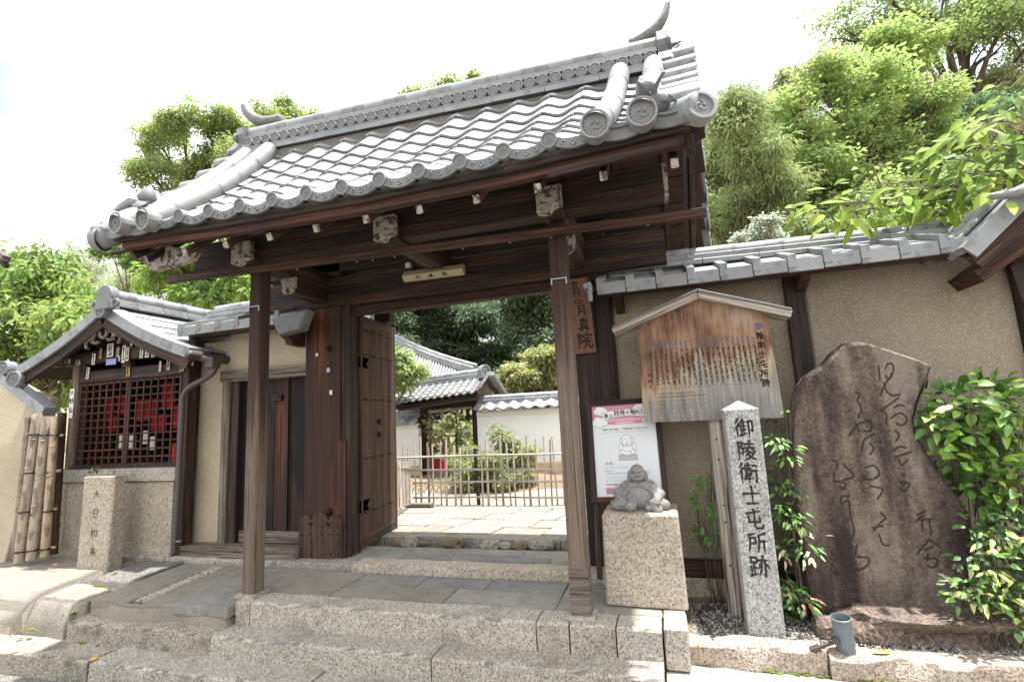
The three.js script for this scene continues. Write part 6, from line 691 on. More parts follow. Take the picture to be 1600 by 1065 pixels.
{ // ground lamp, cable
  const a = onY(1329, 1027, -0.14), t = thing('ground_lamp', 'grey metal tube lamp standing in the gravel before the brown stone', 'lamp', [a.x, -0.14, a.z - 0.05]); const c = V(a.x, -0.14, a.z - 0.06), z = std({ ...texture(128, 128, 0.3, 0.3, (u, v) => { const k = fbm(u * 5, v * 5, 5, 5, 601, 4); return [...ramp([hex(0x4c545a), hex(0x747d84), hex(0x8c949a)], k), k]; }), roughness: 0.5, metalness: 0.1, color: new THREE.Color(0.75, 0.75, 0.75) });
  const prof = [[0.05, 0], [0.052, 0.19], [0.056, 0.195], [0.056, 0.208], [0.051, 0.21], [0.048, 0.198], [0.045, 0.12], [0, 0.12]].map(([x, y]) => new THREE.Vector2(x, y)); P('housing', uvBox(toCreasedNormals(new THREE.LatheGeometry(prof, 28), 0.5)).rotateZ(0.06).rotateX(0.12).translate(c.x, c.y, c.z), z, t); P('bracket', merge([beam([c.x - 0.17, c.y + 0.03, c.z + 0.05], [c.x - 0.05, c.y + 0.07, c.z + 0.02], 0.022, 0.012, 0.003), new THREE.CylinderGeometry(0.02, 0.02, 0.03, 14).rotateX(Math.PI / 2).translate(c.x - 0.06, c.y + 0.08, c.z + 0.04), beam([c.x - 0.2, c.y + 0.02, c.z + 0.05], [c.x - 0.15, c.y + 0.04, c.z + 0.05], 0.03, 0.04, 0.004)]), M.pipe, t);
  const pts = [[1160, 949], [1135, 948], [1105, 950], [1091, 957], [1097, 970], [1108, 983], [1114, 1000], [1122, 1007]].map(([x, y]) => onY(x, y, -0.135)); solo('cable', tube(pts, 0.009, 0.009, 8, 60), M.pipe, 'dark cable curling over the gravel left of the granite pillar', 'cable');
  const l = onY(1378, 1021, -0.125); solo('fallen_leaf', sheet(4, 6, (u, v) => [(v - 0.5) * 0.11, 0.008 * Math.sin(u * 3), (u - 0.5) * 0.05 * Math.sin(Math.PI * v)]).rotateY(0.3).translate(l.x, l.y + 0.01, l.z), leafSolid([0.55, 0.5, 0.06]), 'yellow fallen leaf on the gravel beside the ground lamp', 'leaf');
  for (const [px, py, y, col, lb] of [[147, 1030, -0.322, [0.6, 0.36, 0.04], 'yellow fallen leaf on the lowest step'], [87, 882, 0.012, [0.3, 0.1, 0.03], 'curled brown leaf by the foot of the bamboo screen'], [161, 905, -0.01, [0.3, 0.12, 0.04], 'tiny brown leaf on the paving before the short stone marker']]) { const p = onY(px, py, y); solo('fallen_leaf', sheet(4, 6, (u, v) => [(v - 0.5) * 0.07, 0.012 * Math.sin(u * 3) * Math.sin(v * 3), (u - 0.5) * 0.04 * Math.sin(Math.PI * v)]).rotateY(R() * 3).translate(p.x, p.y + 0.004, p.z), leafSolid(col), lb, 'leaf'); }
}
{ // short stone marker in front of the shrine
  const z = -3.96, a = onZ(119, 884, z), b = onZ(164, 890, z), ta = onZ(130, 745, z), t = thing('stone_marker', 'short square stone marker with faint carving before the shrine', 'stone marker', [(a.x + b.x) / 2, 0, z - 0.12]); const W = b.x - a.x, H = ta.y + 0.05, cx = (a.x + b.x) / 2;
  const g = rbox(W, H, 0.17, 0.01, 2), p = g.attributes.position; for (let i = 0; i < p.count; i++) { const f = 1 - 0.05 * (p.getY(i) / H + 0.5); p.setX(i, p.getX(i) * f); p.setZ(i, p.getZ(i) * f); } P('shaft', g.translate(cx, H / 2 - 0.05, z - 0.085), M.graniteWarm, t);
  const wd = (k) => { k.fillStyle = 'rgba(70,58,44,0.5)'; ['大', '日', '如', '来'].forEach((c, i) => glyph(k, c, 150 + (i % 2) * 6, 110 + i * 190, 96, 0.09)); }; P('inscription', new THREE.PlaneGeometry(W * 0.94, H - 0.06).rotateX(-0.0045).translate(cx, H / 2 - 0.045, z + 0.0006), new THREE.MeshStandardMaterial({ transparent: true, roughness: 0.95, map: canvasTex(384, 900, (k, w, h) => { k.clearRect(0, 0, w, h); wd(k); }) }), t);
}

// ---------------------------------------------------------------- behind the gate
{
  const rocksAt = [[622, 846, 0.16, 'rounded brown stone beside the open door leaf at the gutter', 0], [640, 846, 0.2, 'pointed white stone in the gutter behind the threshold', 1], [661, 852, 0.12, 'small tan stone right of the pointed white stone', 0], [706, 849, 0.26, 'largest brown stone lying in the gutter', 0], [766, 855, 0.2, 'flat cream stone in the middle of the gutter', 1], [790, 856, 0.14, 'low cream stone right of the middle of the gutter', 1], [813, 857, 0.18, 'long tan stone near the right end of the gutter', 0], [846, 857, 0.24, 'broad pale stone next to the right front post', 1]];
  for (const [px, py, w, lb, m] of rocksAt) { const p = onZ(px, py, -4.99); solo('gutter_stone', rockGeo(w, w * (py < 847 && m ? 0.75 : 0.42), w * 0.6, px, 0.35, 2).translate(p.x, 0.055 + w * 0.1, p.z), m ? M.court[2] : M.earth, lb, 'stone', 'stones along the gutter'); }
  // bamboo barrier across the courtyard
  const t = thing('bamboo_barrier', 'open bamboo lattice barrier standing across the courtyard', 'fence', [-2.4, 0.1, -7]), z = -7, K = (x, y) => [580 + x / 4.63, 640 + y / 4.63];
  for (const [x, yt, xb, m] of [[175, 235, 178, 0], [230, 245, 232, 0], [265, 275, 268, 0], [310, 238, 325, 0], [353, 195, 363, 1], [403, 238, 418, 2], [413, 265, 422, 2], [440, 245, 452, 0], [500, 225, 508, 0], [540, 215, 546, 1], [597, 255, 612, 1], [640, 280, 652, 1], [693, 270, 711, 0], [795, 250, 808, 0], [830, 225, 850, 1], [875, 255, 908, 0], [928, 185, 957, 1], [975, 245, 1012, 0], [1022, 210, 1046, 0], [1085, 250, 1110, 0], [1120, 185, 1155, 1], [1187, 210, 1216, 0], [1247, 190, 1263, 0], [1308, 195, 1350, 0], [1292, 215, 1308, 2]]) { const a = onZ(...K(x, yt), z), b = onZ(...K(xb, 676), z + 0.02); b.y = 0.07; P('stake', tube([b, a.clone().lerp(b, 0.5), a], m === 1 ? 0.018 : 0.013, m === 1 ? 0.017 : 0.012, 8, 4), M.fences[m === 2 ? 2 : R() < 0.5 ? 0 : 1], t); }
  for (let i = 0; i < 9; i++) { const x = onZ(...K(1400, 676), z).x + i * 0.16, h = 0.95 + 0.22 * ((i * 7) % 5) / 5; P('stake', tube([V(x, 0.07, z), V(x, h / 2, z), V(x + 0.01, h, z)], 0.013, 0.012, 8, 4), M.fences[i % 2], t); }
  { const b = onZ(...K(772, 676), z); P('fence_post', tube([V(b.x, 0.05, z - 0.04), V(b.x - 0.03, 0.9, z - 0.04)], 0.03, 0.028, 8, 3), M.darks[1], t); }
  for (const [xa, ya, xb, yb] of [[100, 352, 1950, 298], [285, 438, 1950, 425], [300, 530, 1950, 506], [300, 637, 1950, 628]]) { const a = onZ(...K(xa, ya), z + 0.03), b = onZ(...K(xb, yb), z + 0.03); P('rail', tube([a, a.clone().lerp(b, 0.33).add(V(0, 0.006, 0)), a.clone().lerp(b, 0.66).add(V(0, -0.005, 0)), b], 0.015, 0.014, 8, 14), M.fences[0], t); }
  const d = thing('slat_panel', 'grey panel of narrow upright slats leaning beside the bamboo barrier', 'screen', [-3.75, 0.1, -6.3]); for (let i = 0; i < 11; i++) { const f = i / 10, a = onZ(lerp(616, 640, f), lerp(795, 788, f), lerp(-6.0, -6.7, f)), b = onZ(lerp(613, 638, f), lerp(721, 722, f), lerp(-6.0, -6.7, f)); P('slat', beam(a, b, 0.045, 0.02, 0.003, V(0.5, 0, -1)), pick(M.fences), d); } for (const k of [0.12, 0.85]) P('slat_rail', beam(onZ(612, lerp(795, 721, k), -6.02), onZ(641, lerp(788, 722, k), -6.72), 0.04, 0.02, 0.003), M.fences[2], d);
  solo('plank', rbox(0.42, 0.05, 0.12, 0.01).translate(onY(655, 790, 0.12).x, 0.135, onY(655, 790, 0.12).z), M.greys[1], 'short grey plank on the courtyard paving by the slat panel', 'plank');
  // inner walls with wavy tile copings
  const innerWall = (label, xa, xb, zz, yt, nm) => { const w = thing('garden_wall', label, 'wall', [(xa + xb) / 2, 0.1, zz]); P('plaster', uvBox(new THREE.BoxGeometry(xb - xa, yt - 0.42, 0.3)).translate((xa + xb) / 2, (yt + 0.42) / 2, zz - 0.15), M.white, w); P('lower_band', uvBox(new THREE.BoxGeometry(xb - xa, 0.34, 0.31)).translate((xa + xb) / 2, 0.25, zz - 0.15), M.ochre, w); P('moulding', rbox(xb - xa, 0.1, 0.4, 0.02).translate((xa + xb) / 2, yt - 0.02, zz - 0.15), M.white, w);
    const n = Math.round((xb - xa) / 0.26), g = (() => { const top = [], bot = []; for (let i = 0; i <= 8; i++) { const s = i / 8; top.push([0.025 * Math.cos(6.283 * s), (s - 0.5) * 0.27]); bot.push([0.025 * Math.cos(6.283 * s) - 0.03, (s - 0.5) * 0.27]); } return prism(top.concat(bot.reverse()), 0.36, 0.5); })(); for (let i = 0; i < n; i++) put('coping_tile', g, pick(M.tiles), w, basis(V(0, -0.42, 0.9), V(0, 0.9, 0.42), V(xa + (i + 0.5) * (xb - xa) / n, yt + 0.22, zz - 0.12)));
    for (let i = 0; i < Math.round((xb - xa) / 0.5); i++) { const m = Math.round((xb - xa) / 0.5), a = lerp(xa, xb, i / m), b = lerp(xa, xb, (i + 1) / m) - 0.006; P('ridge_tile', beam([a, yt + 0.22, zz - 0.16], [b, yt + 0.22, zz - 0.16], 0.09, 0.2, 0.01), pick(M.tiles), w); P('ridge_cap', tube([V(a, yt + 0.29, zz - 0.16), V((a + b) / 2, yt + 0.29, zz - 0.16), V(b, yt + 0.29, zz - 0.16)], 0.065, 0.068, 10, 2), pick(M.tiles), w); } };
  const zi = -9.7, wr = onZ(745, 645, zi), wl = onZ(655, 664, zi); innerWall('white garden wall with wavy tile coping right of the inner gate', wr.x, wr.x + 6.5, zi, wr.y, 0); innerWall('white garden wall end left of the inner gate', wl.x - 2.6, wl.x - 0.02, zi, wl.y, 1);
  // small roofed inner gate
  { const g = thing('inner_gate', 'small wooden inner gate with a tiled gable roof', 'gate', [-4.2, 0.1, zi - 0.2]), pl = onZ(657, 700, zi), pr = onZ(741, 700, zi), ea = onZ(606, 632, zi + 0.5), eb = onZ(742, 613, zi + 0.5), ra = onZ(632, 607, zi - 0.2), rb = onZ(758, 590, zi - 0.2);
    for (const x of [pl.x, pr.x]) P('post', beam([x, 0.1, zi - 0.2], [x, 1.95, zi - 0.2], 0.15, 0.15, 0.01, V(1, 0, 0)), M.darks[2], g); P('lintel', beam([pl.x, 1.62, zi - 0.2], [pr.x, 1.66, zi - 0.2], 0.14, 0.14, 0.01), M.darks[0], g); P('eave_beam', beam([ea.x + 0.3, ea.y - 0.08, zi + 0.35], [eb.x, eb.y - 0.06, zi + 0.35], 0.1, 0.1, 0.01), M.darks[2], g); P('soffit', beam([ea.x + 0.2, ea.y + 0.12, zi + 0.1], [eb.x, eb.y + 0.12, zi + 0.1], 0.04, 0.9, 0.01, V(0, 1, 0.7)), M.darks[0], g);
    const rowsN = 5, colN = 12, tg = (() => { const top = [], bot = []; for (let i = 0; i <= 8; i++) { const s = i / 8; top.push([0.03 * Math.cos(6.283 * s), (s - 0.5) * 0.27]); bot.push([0.03 * Math.cos(6.283 * s) - 0.028, (s - 0.5) * 0.27]); } return prism(top.concat(bot.reverse()), 0.3, 0.5).translate(-0.3, 0, 0); })(); const Dn = V(0, ea.y - ra.y, ea.z - ra.z).normalize(), Nn = V(0, -Dn.z, Dn.y).negate(); if (Nn.y < 0) Nn.negate();
    for (let r = 0; r < rowsN; r++) for (let c = 0; c < colN; c++) { const u = (c + 0.5) / colN, v = (r + 0.15) / rowsN, p = ea.clone().lerp(eb, u).lerp(ra.clone().lerp(rb, u), v); put('roof_tile', tg, pick(M.tiles), g, basis(Dn.clone().addScaledVector(Nn, 0.12), Nn, p.addScaledVector(Nn, 0.03))); }
    for (let i = 0; i < 5; i++) { const a = ra.clone().lerp(rb, i / 5), b = ra.clone().lerp(rb, (i + 1) / 5); P('ridge_tile', beam(a.clone().add(V(0, 0.05, 0)), b.clone().add(V(0, 0.05, 0)), 0.12, 0.22, 0.01), pick(M.tiles), g); P('ridge_cap', tube([a.clone().add(V(0, 0.14, 0)), a.clone().lerp(b, 0.5).add(V(0, 0.14, 0)), b.clone().add(V(0, 0.14, 0))], 0.075, 0.078, 10, 2), pick(M.tiles), g); }
    put('ridge_end', capGeo(0.14, 0.1), [M.tiles[1], M.capFace], g, bz(V(0.9, 0, 0.5), V(0, 1, 0), rb.clone().add(V(0.03, 0.14, 0.02)))); const gb = onZ(782, 622, zi - 0.9); P('barge_board', beam(rb.clone().add(V(0.02, -0.02, 0)), eb.clone().add(V(0.04, -0.02, 0)), 0.13, 0.05, 0.006), M.darks[3], g); P('barge_board', beam(rb.clone().add(V(0.02, -0.02, 0)), gb, 0.13, 0.05, 0.006), M.darks[3], g); P('verge_tile', beam(rb.clone().add(V(0.1, 0.08, 0)), gb.clone().add(V(0.05, 0.1, 0)), 0.1, 0.22, 0.02), M.tiles[1], g); P('back_slope', beam(ra.clone().lerp(rb, 0.02).add(V(0, -0.28, -0.35)), rb.clone().add(V(0, -0.28, -0.35)), 0.05, 0.95, 0.01, V(0, 1, -0.75)), M.tiles[1], g);
    P('thin_post', beam(onZ(674, 745, zi - 0.8), onZ(673, 650, zi - 0.8), 0.06, 0.06, 0.004, V(1, 0, 0)), M.greys[1], g); P('thin_post', beam(onZ(715, 745, zi - 0.8), onZ(713, 640, zi - 0.8), 0.04, 0.04, 0.004, V(1, 0, 0)), M.greys[1], g);  }
  { const a = onZ(686, 725, -10.6); const t2 = thing('red_stand', 'low red cloth-covered stand beyond the inner gate', 'stand', [a.x, 0.1, a.z]); P('cover', rbox(0.26, 0.22, 0.2, 0.02).translate(a.x, a.y, a.z), std({ color: 0xc0392b }), t2); P('top', rbox(0.3, 0.03, 0.24, 0.008).translate(a.x, a.y + 0.125, a.z), M.greys[1], t2); for (const k of [-0.1, 0.1]) P('leg', beam([a.x + k, 0.1, a.z], [a.x + k, a.y - 0.1, a.z], 0.03, 0.03, 0.003, V(1, 0, 0)), M.darks[1], t2); }
  // hall beyond: one hipped corner of a big tiled roof
  { const h = thing('temple_hall', 'large temple hall with sweeping grey tiled roof behind the inner gate', 'hall', [-9, 0.1, -16]), z0 = -14.5; const A = (s) => onZ(lerp(560, 744, s), lerp(504, 585, s) + 9 * Math.sin(Math.PI * s), z0 - 2 * (1 - s)), E = (s) => onZ(lerp(540, 742, s), lerp(581, 592, s), z0); P('roof_bedding', sheet(30, 10, (u, v) => E(u).lerp(A(u), v).toArray()), M.tilesDark[2], h); for (let i = 0; i < 44; i++) { const s = i / 43, a = E(s).add(V(0, 0.04, 0.05)), b = E(s).lerp(A(s), 0.97).add(V(0, 0.04, 0.04)); if (a.distanceTo(b) > 0.12) P('tile_rib', tube([a, a.clone().lerp(b, 0.5), b], 0.05, 0.05, 6, 3), pick(M.tiles), h); }
    for (let i = 0; i < 10; i++) { const p = A(i / 10).add(V(0, 0.12, 0)), q = A((i + 1) / 10).add(V(0, 0.12, 0)); P('hip_tile', beam(p, q, 0.24, 0.3, 0.03), pick(M.tiles), h); P('hip_cap', tube([p.clone().add(V(0, 0.15, 0)), p.clone().lerp(q, 0.5).add(V(0, 0.15, 0)), q.clone().add(V(0, 0.15, 0))], 0.08, 0.08, 8, 2), pick(M.tiles), h); } P('hip_end', tube([onZ(738, 584, z0 + 0.02), onZ(746, 582, z0 + 0.02), onZ(750, 576, z0 + 0.02)], 0.09, 0.05, 8, 5), M.tiles[1], h);
    P('eave_board', beam(E(0).add(V(0, -0.12, 0)), E(1).add(V(0, -0.12, 0)), 0.14, 0.1, 0.01), M.reds[0], h); P('wall', uvBox(new THREE.BoxGeometry(8, 2.2, 0.2)).translate(-10.2, 1.2, -16.2), M.darks[1], h); P('eave_soffit', beam(E(0).add(V(0, -0.1, -0.8)), E(1).add(V(-0.3, -0.1, -0.8)), 0.06, 1.6, 0.01), M.reds[1], h); for (let i = 0; i < 5; i++) P('post', beam([-13 + i * 1.6, 0.1, -16], [-13 + i * 1.6, 2.6, -16], 0.18, 0.18, 0.01, V(1, 0, 0)), M.darks[0], h); }
  { const b = thing('hoop_edging', 'row of bent bamboo hoops edging the garden bed', 'edging', [-3.6, 0.1, -8.1]); for (let i = 0; i < 9; i++) { const a = onZ(648 + i * 9.5, 765 - i * 0.4, -8.1), r = 0.15; P('hoop', new THREE.TorusGeometry(r, 0.01, 5, 14, Math.PI).rotateY(0.2).translate(a.x, 0.1, -8.1), M.bamboos[1], b); } }
}

// ---------------------------------------------------------------- leaves, plants, trees
function leafGeo(len, w, fold = 0.25, droop = 0.2, seg = 5) { return plain(sheet(2, seg, (u, v) => { const s = (u - 0.5) * 2, ww = w / 2 * Math.pow(Math.sin(Math.PI * Math.pow(v, 0.75)), 0.9); return [v * len, -Math.abs(s) * ww * -fold - droop * len * v * v, s * ww]; })); }
function sprayGeo(n, len, w, spread, seed, flat = 0.7, hang = 0.3) { const q = rngOf(seed), pos = []; for (let i = 0; i < n; i++) { const a = q() * 6.283, e = (q() - 0.5) * 2, rad = spread * Math.cbrt(q()), c = V(Math.cos(a) * Math.sqrt(1 - e * e), e * flat, Math.sin(a) * Math.sqrt(1 - e * e)).multiplyScalar(rad); const d = V(q() - 0.5, q() * 0.6 - 0.3 - hang, q() - 0.5).add(c.clone().multiplyScalar(0.7 / spread)).normalize(), up = V(q() - 0.5, 1, q() - 0.5).normalize(), s = d.clone().cross(up).normalize(), L = len * (0.7 + q() * 0.6), nn = s.clone().cross(d); const m = c.clone().addScaledVector(d, L * 0.45).addScaledVector(nn, L * 0.08), tip = c.clone().addScaledVector(d, L), l = m.clone().addScaledVector(s, w / 2), r = m.clone().addScaledVector(s, -w / 2); pos.push(...c.toArray(), ...l.toArray(), ...tip.toArray(), ...c.toArray(), ...tip.toArray(), ...r.toArray()); }
  const g = new THREE.BufferGeometry(); g.setAttribute('position', new THREE.Float32BufferAttribute(pos, 3)); g.computeVertexNormals(); return g; }
function crownMesh(parent, clumps, o) {
  const q = rngOf(o.seed || 1); { const pads = []; for (const c of clumps) { const m = c.r > 0.5 ? 8 : 5; for (let i = 0; i < m; i++) { const a = q() * 6.283, e = q() * 1.5 - 0.6, d = V(Math.cos(a) * Math.sqrt(1 - Math.min(1, e * e)), e, Math.sin(a) * Math.sqrt(1 - Math.min(1, e * e))); pads.push({ c: c.c.clone().addScaledVector(d, c.r * 0.66), r: c.r * (0.32 + q() * 0.24) }); } } clumps = pads; } const total = clumps.reduce((s, c) => s + c.r ** 2.4, 0), geo = sprayGeo(o.leaves || 14, o.len, o.w, o.spread, o.seed || 1, 0.7, o.hang ?? 0.3), im = new THREE.InstancedMesh(geo, leafMat(o.col.map((c, i) => c * (o.k ?? 2.25) * [1.05, 1.02, 1.3][i]), o.through ?? 0.5, 1), o.n), cc = new THREE.Color(), org = originOf(parent); im.name = 'crown'; im.userData.kind = 'stuff'; im.castShadow = im.receiveShadow = true; const e = new THREE.Euler(), Q = new THREE.Quaternion(); let k = 0, guard = 0; o.n = Math.round(o.n * 0.72);
  while (k < o.n && guard++ < o.n * 30) { let t = q() * total, i = 0; while (t > clumps[i].r ** 2.4 && i < clumps.length - 1) { t -= clumps[i].r ** 2.4; i++; } const c = clumps[i], d = V(q() * 2 - 1, q() * 2 - 1, q() * 2 - 1); if (d.lengthSq() > 1) continue; d.normalize(); const rad = c.r * Math.pow(q(), 0.42) * (1 + 0.45 * noise3(d.x * 1.8 + c.c.x, d.y * 1.8 + c.c.y, d.z * 1.8, 3)); const p = c.c.clone().addScaledVector(d, rad); p.y = c.c.y + (p.y - c.c.y) * (o.squash || 0.62); if (noise3(p.x * (o.gapf || 0.9), p.y * (o.gapf || 0.9) * 1.3, p.z * (o.gapf || 0.9), 9) < (o.gap ?? -0.25)) continue;
    e.set((q() - 0.5) * 0.9, q() * 6.283, (q() - 0.5) * 0.9); Q.setFromEuler(e); const s = 0.75 + q() * 0.5; im.setMatrixAt(k, new THREE.Matrix4().compose(p.sub(org), Q, V(s, s, s))); const b = 0.75 + q() * 0.5, y = (q() - 0.5) * (o.vary || 0.25); im.setColorAt(k, cc.setRGB(b * (1 + y), b, b * (1 - y * 0.6))); k++; }
  im.count = k; parent.add(im); return im; }
const px2r = (r, c) => r * c.distanceTo(EYE) / FOCAL;
function tree(name, label, z, list, o) {
  const q = rngOf(o.seed * 13 + 5), clumps = list.map(([x, y, r], i) => { const c = onZ(x, y, z + (q() - 0.5) * (o.deep || 3)); return { c, r: px2r(r, c) * 1.05 }; }), cx = clumps.reduce((s, c) => s + c.c.x, 0) / clumps.length, low = clumps.reduce((a, b) => a.c.y < b.c.y ? a : b), bx = o.bx ?? cx, gy = groundY(bx, z) - 0.1; const t = thing(name, label, name.includes('bamboo') ? 'bamboo' : o.cat || 'tree', [bx, gy, z]);
  const fork = V(lerp(bx, cx, 0.6), lerp(gy, low.c.y, 0.75), z), tr = o.tr || 0.2, parts = [tube([V(bx, gy, z), V(lerp(bx, fork.x, 0.4) + 0.08, lerp(gy, fork.y, 0.5), z), fork], tr, tr * 0.75, 8, 8)]; for (const c of clumps) { const m = fork.clone().lerp(c.c, 0.5).add(V((q() - 0.5) * c.r * 0.8, c.r * 0.35, (q() - 0.5) * c.r * 0.8)); parts.push(tube([fork, m, c.c.clone()], tr * 0.55, tr * 0.1, 5, 9)); for (let k = 0; k < 3; k++) { const d = V(q() - 0.5, q() * 0.8 - 0.2, q() - 0.5).normalize().multiplyScalar(c.r * 0.95); parts.push(tube([m.clone().lerp(c.c, 0.6), c.c.clone().addScaledVector(d, 0.5).add(V(0, c.r * 0.1, 0)), c.c.clone().add(d)], tr * 0.16, tr * 0.04, 4, 5)); } }
  P('trunk', merge(parts), o.bark || M.bark, t); crownMesh(t, clumps, o); return t; }
tree('camphor_tree', 'rounded yellow-green tree rising behind the left end of the gate roof', -13, [[250, 225, 33], [285, 212, 33], [330, 205, 38], [372, 212, 36], [420, 188, 26], [455, 182, 24], [245, 285, 33], [300, 265, 40], [345, 260, 40], [290, 315, 30], [240, 330, 24], [385, 240, 36], [490, 190, 18], [275, 345, 26], [330, 325, 30], [390, 290, 34], [225, 305, 20], [225, 250, 16]], { seed: 1, col: [0.13, 0.165, 0.04], len: 0.13, w: 0.065, spread: 0.24, n: 4600, gap: -0.3, deep: 3, squash: 0.8 });
tree('camphor_tree', 'low tree top peeping over the middle of the main roof ridge', -17, [[640, 152, 16], [690, 142, 22], [735, 137, 18], [670, 168, 30], [720, 165, 30], [700, 220, 60]], { tr: 0.07, bx: onZ(480, 600, -17).x, seed: 2, col: [0.12, 0.165, 0.035], len: 0.14, w: 0.07, spread: 0.22, n: 1300, gap: -0.2 });
tree('evergreen_tree', 'glossy broad-leaved evergreen crowding behind the shrine at the left edge', -7.6, [[25, 510, 45], [75, 480, 45], [60, 545, 50], [120, 525, 45], [40, 440, 42], [85, 410, 28], [135, 480, 38], [20, 565, 45], [75, 600, 40], [15, 470, 45], [110, 440, 24], [85, 625, 30], [-30, 500, 60], [170, 505, 30], [190, 480, 20], [-20, 430, 50]], { seed: 3, col: [0.105, 0.155, 0.028], len: 0.17, w: 0.075, spread: 0.22, leaves: 11, n: 2400, gap: -0.3, deep: 1.6, hang: 0.5, vary: 0.35, tr: 0.13, gapf: 1.6 });
tree('bamboo_grove', 'pale feathery bamboo far off above the shrine roof', -20, [[130, 402, 26], [112, 385, 16], [160, 445, 40], [200, 425, 36], [230, 462, 40], [178, 392, 20], [265, 445, 36], [95, 440, 36], [200, 385, 14], [300, 460, 40]], { seed: 4, col: [0.175, 0.2, 0.095], len: 0.2, w: 0.04, spread: 0.4, n: 2200, gap: -0.35, bark: M.barkPale });
tree('garden_tree', 'bright green tree with a pale leaning trunk behind the left wall', -7.4, [[290, 425, 28], [335, 440, 36], [372, 470, 36], [395, 432, 30], [365, 412, 24], [325, 470, 30], [285, 455, 24], [420, 460, 30], [460, 440, 26], [350, 395, 18], [310, 400, 22], [265, 425, 20], [240, 440, 20]], { seed: 5, col: [0.11, 0.165, 0.025], len: 0.15, w: 0.065, spread: 0.22, leaves: 11, n: 2600, gap: -0.5, deep: 1.2, hang: 0.5, vary: 0.35, tr: 0.08, bx: onZ(262, 500, -7.4).x, bark: M.barkPale, gapf: 1.6 });
tree('evergreen_tree', 'small dark green tree top under the left eave corner', -11, [[165, 380, 16], [188, 378, 16], [208, 392, 18], [225, 405, 20], [240, 395, 20]], { tr: 0.05, seed: 6, col: [0.06, 0.105, 0.018], len: 0.14, w: 0.065, spread: 0.2, n: 700, gap: -0.3, deep: 1 });
tree('bamboo_grove', 'tall soft olive bamboo mass just right of the gate roof', -15, [[1112, 330, 42], [1150, 275, 42], [1122, 232, 32], [1160, 195, 36], [1147, 170, 24], [1190, 235, 36], [1182, 322, 42], [1100, 378, 40], [1160, 372, 42], [1208, 372, 32], [1212, 295, 32], [1092, 270, 34], [1075, 330, 40], [1185, 165, 14]], { k: 2.9, seed: 7, col: [0.115, 0.14, 0.045], len: 0.17, w: 0.035, spread: 0.3, leaves: 16, n: 4200, gap: -0.45, hang: 0.6, tr: 0.07, squash: 0.9 });
tree('camphor_tree', 'large round lime-green tree in the middle of the right hillside', -18, [[1242, 182, 40], [1282, 145, 46], [1330, 115, 48], [1385, 102, 44], [1428, 78, 28], [1252, 242, 50], [1312, 202, 56], [1372, 182, 56], [1428, 172, 44], [1292, 272, 50], [1352, 262, 56], [1412, 242, 46], [1242, 310, 46], [1300, 325, 44], [1450, 225, 40], [1468, 140, 24], [1365, 320, 46]], { seed: 8, col: [0.15, 0.2, 0.05], len: 0.15, w: 0.085, spread: 0.3, leaves: 16, n: 5200, gap: -0.22, deep: 4, tr: 0.3 });
tree('oak_tree', 'tall open oak with dark twisting branches at the top right', -24, [[1318, 45, 34], [1345, 72, 24], [1392, 25, 40], [1450, 18, 44], [1482, 60, 34], [1530, 32, 46], [1582, 25, 46], [1560, 82, 40], [1510, 112, 40], [1592, 105, 36], [1302, 78, 18], [1425, 55, 28], [1560, 140, 30], [1500, 150, 30], [1370, -20, 50], [1480, -30, 60], [1580, -40, 60], [1620, 60, 50]], { k: 2.7, seed: 9, col: [0.1, 0.135, 0.035], len: 0.17, w: 0.085, spread: 0.3, n: 2900, gap: 0.04, gapf: 0.75, deep: 4, tr: 0.3 });
tree('evergreen_tree', 'darker blue-green tree below the open oak', -21, [[1500, 200, 42], [1560, 190, 42], [1482, 242, 36], [1532, 258, 38], [1590, 170, 30], [1610, 220, 40]], { seed: 10, col: [0.075, 0.12, 0.04], len: 0.17, w: 0.08, spread: 0.3, n: 1900, gap: -0.3 });
tree('bamboo_grove', 'straw-yellow bamboo tuft at the right edge of the hillside', -17.5, [[1592, 212, 30], [1565, 245, 26], [1604, 262, 40], [1545, 275, 26], [1575, 290, 30]], { k: 1.3, seed: 11, col: [0.19, 0.185, 0.075], len: 0.18, w: 0.035, spread: 0.3, n: 1000, gap: -0.3, squash: 1, tr: 0.06 });
tree('hillside_tree', 'mid green tree low on the slope behind the wall coping', -14.5, [[1232, 372, 30], [1335, 345, 38], [1450, 300, 46], [1520, 305, 42], [1580, 305, 46], [1385, 310, 40], [1270, 350, 34], [1480, 340, 40], [1400, 350, 36]], { seed: 12, col: [0.115, 0.15, 0.04], len: 0.15, w: 0.07, spread: 0.26, n: 2600, gap: -0.35 });
tree('hillside_tree', 'yellow-green tree filling the slope between the bamboo and the lime-green tree', -21, [[1190, 215, 34], [1225, 175, 34], [1215, 250, 40], [1255, 285, 40], [1205, 300, 40], [1235, 140, 22], [1280, 330, 40], [1160, 250, 40]], { seed: 24, col: [0.14, 0.16, 0.05], len: 0.17, w: 0.08, spread: 0.3, n: 3400, gap: -0.4, deep: 3 });
tree('hillside_tree', 'pale yellow-green tree behind the cherry branches', -23, [[1440, 250, 44], [1490, 280, 44], [1540, 230, 40], [1400, 200, 44], [1450, 160, 36], [1585, 250, 44], [1340, 230, 44], [1520, 150, 40], [1620, 180, 60]], { seed: 25, col: [0.15, 0.165, 0.055], len: 0.19, w: 0.09, spread: 0.34, n: 4000, gap: -0.4, deep: 3 });
tree('shrub', 'pale grey-green shrub at the foot of the bamboo right of the gate', -12, [[1180, 368, 20], [1200, 352, 17], [1160, 385, 18], [1205, 385, 20]], { seed: 13, col: [0.19, 0.215, 0.13], len: 0.1, w: 0.05, spread: 0.16, n: 500, gap: -0.4, cat: 'shrub', tr: 0.05, deep: 0.8 });
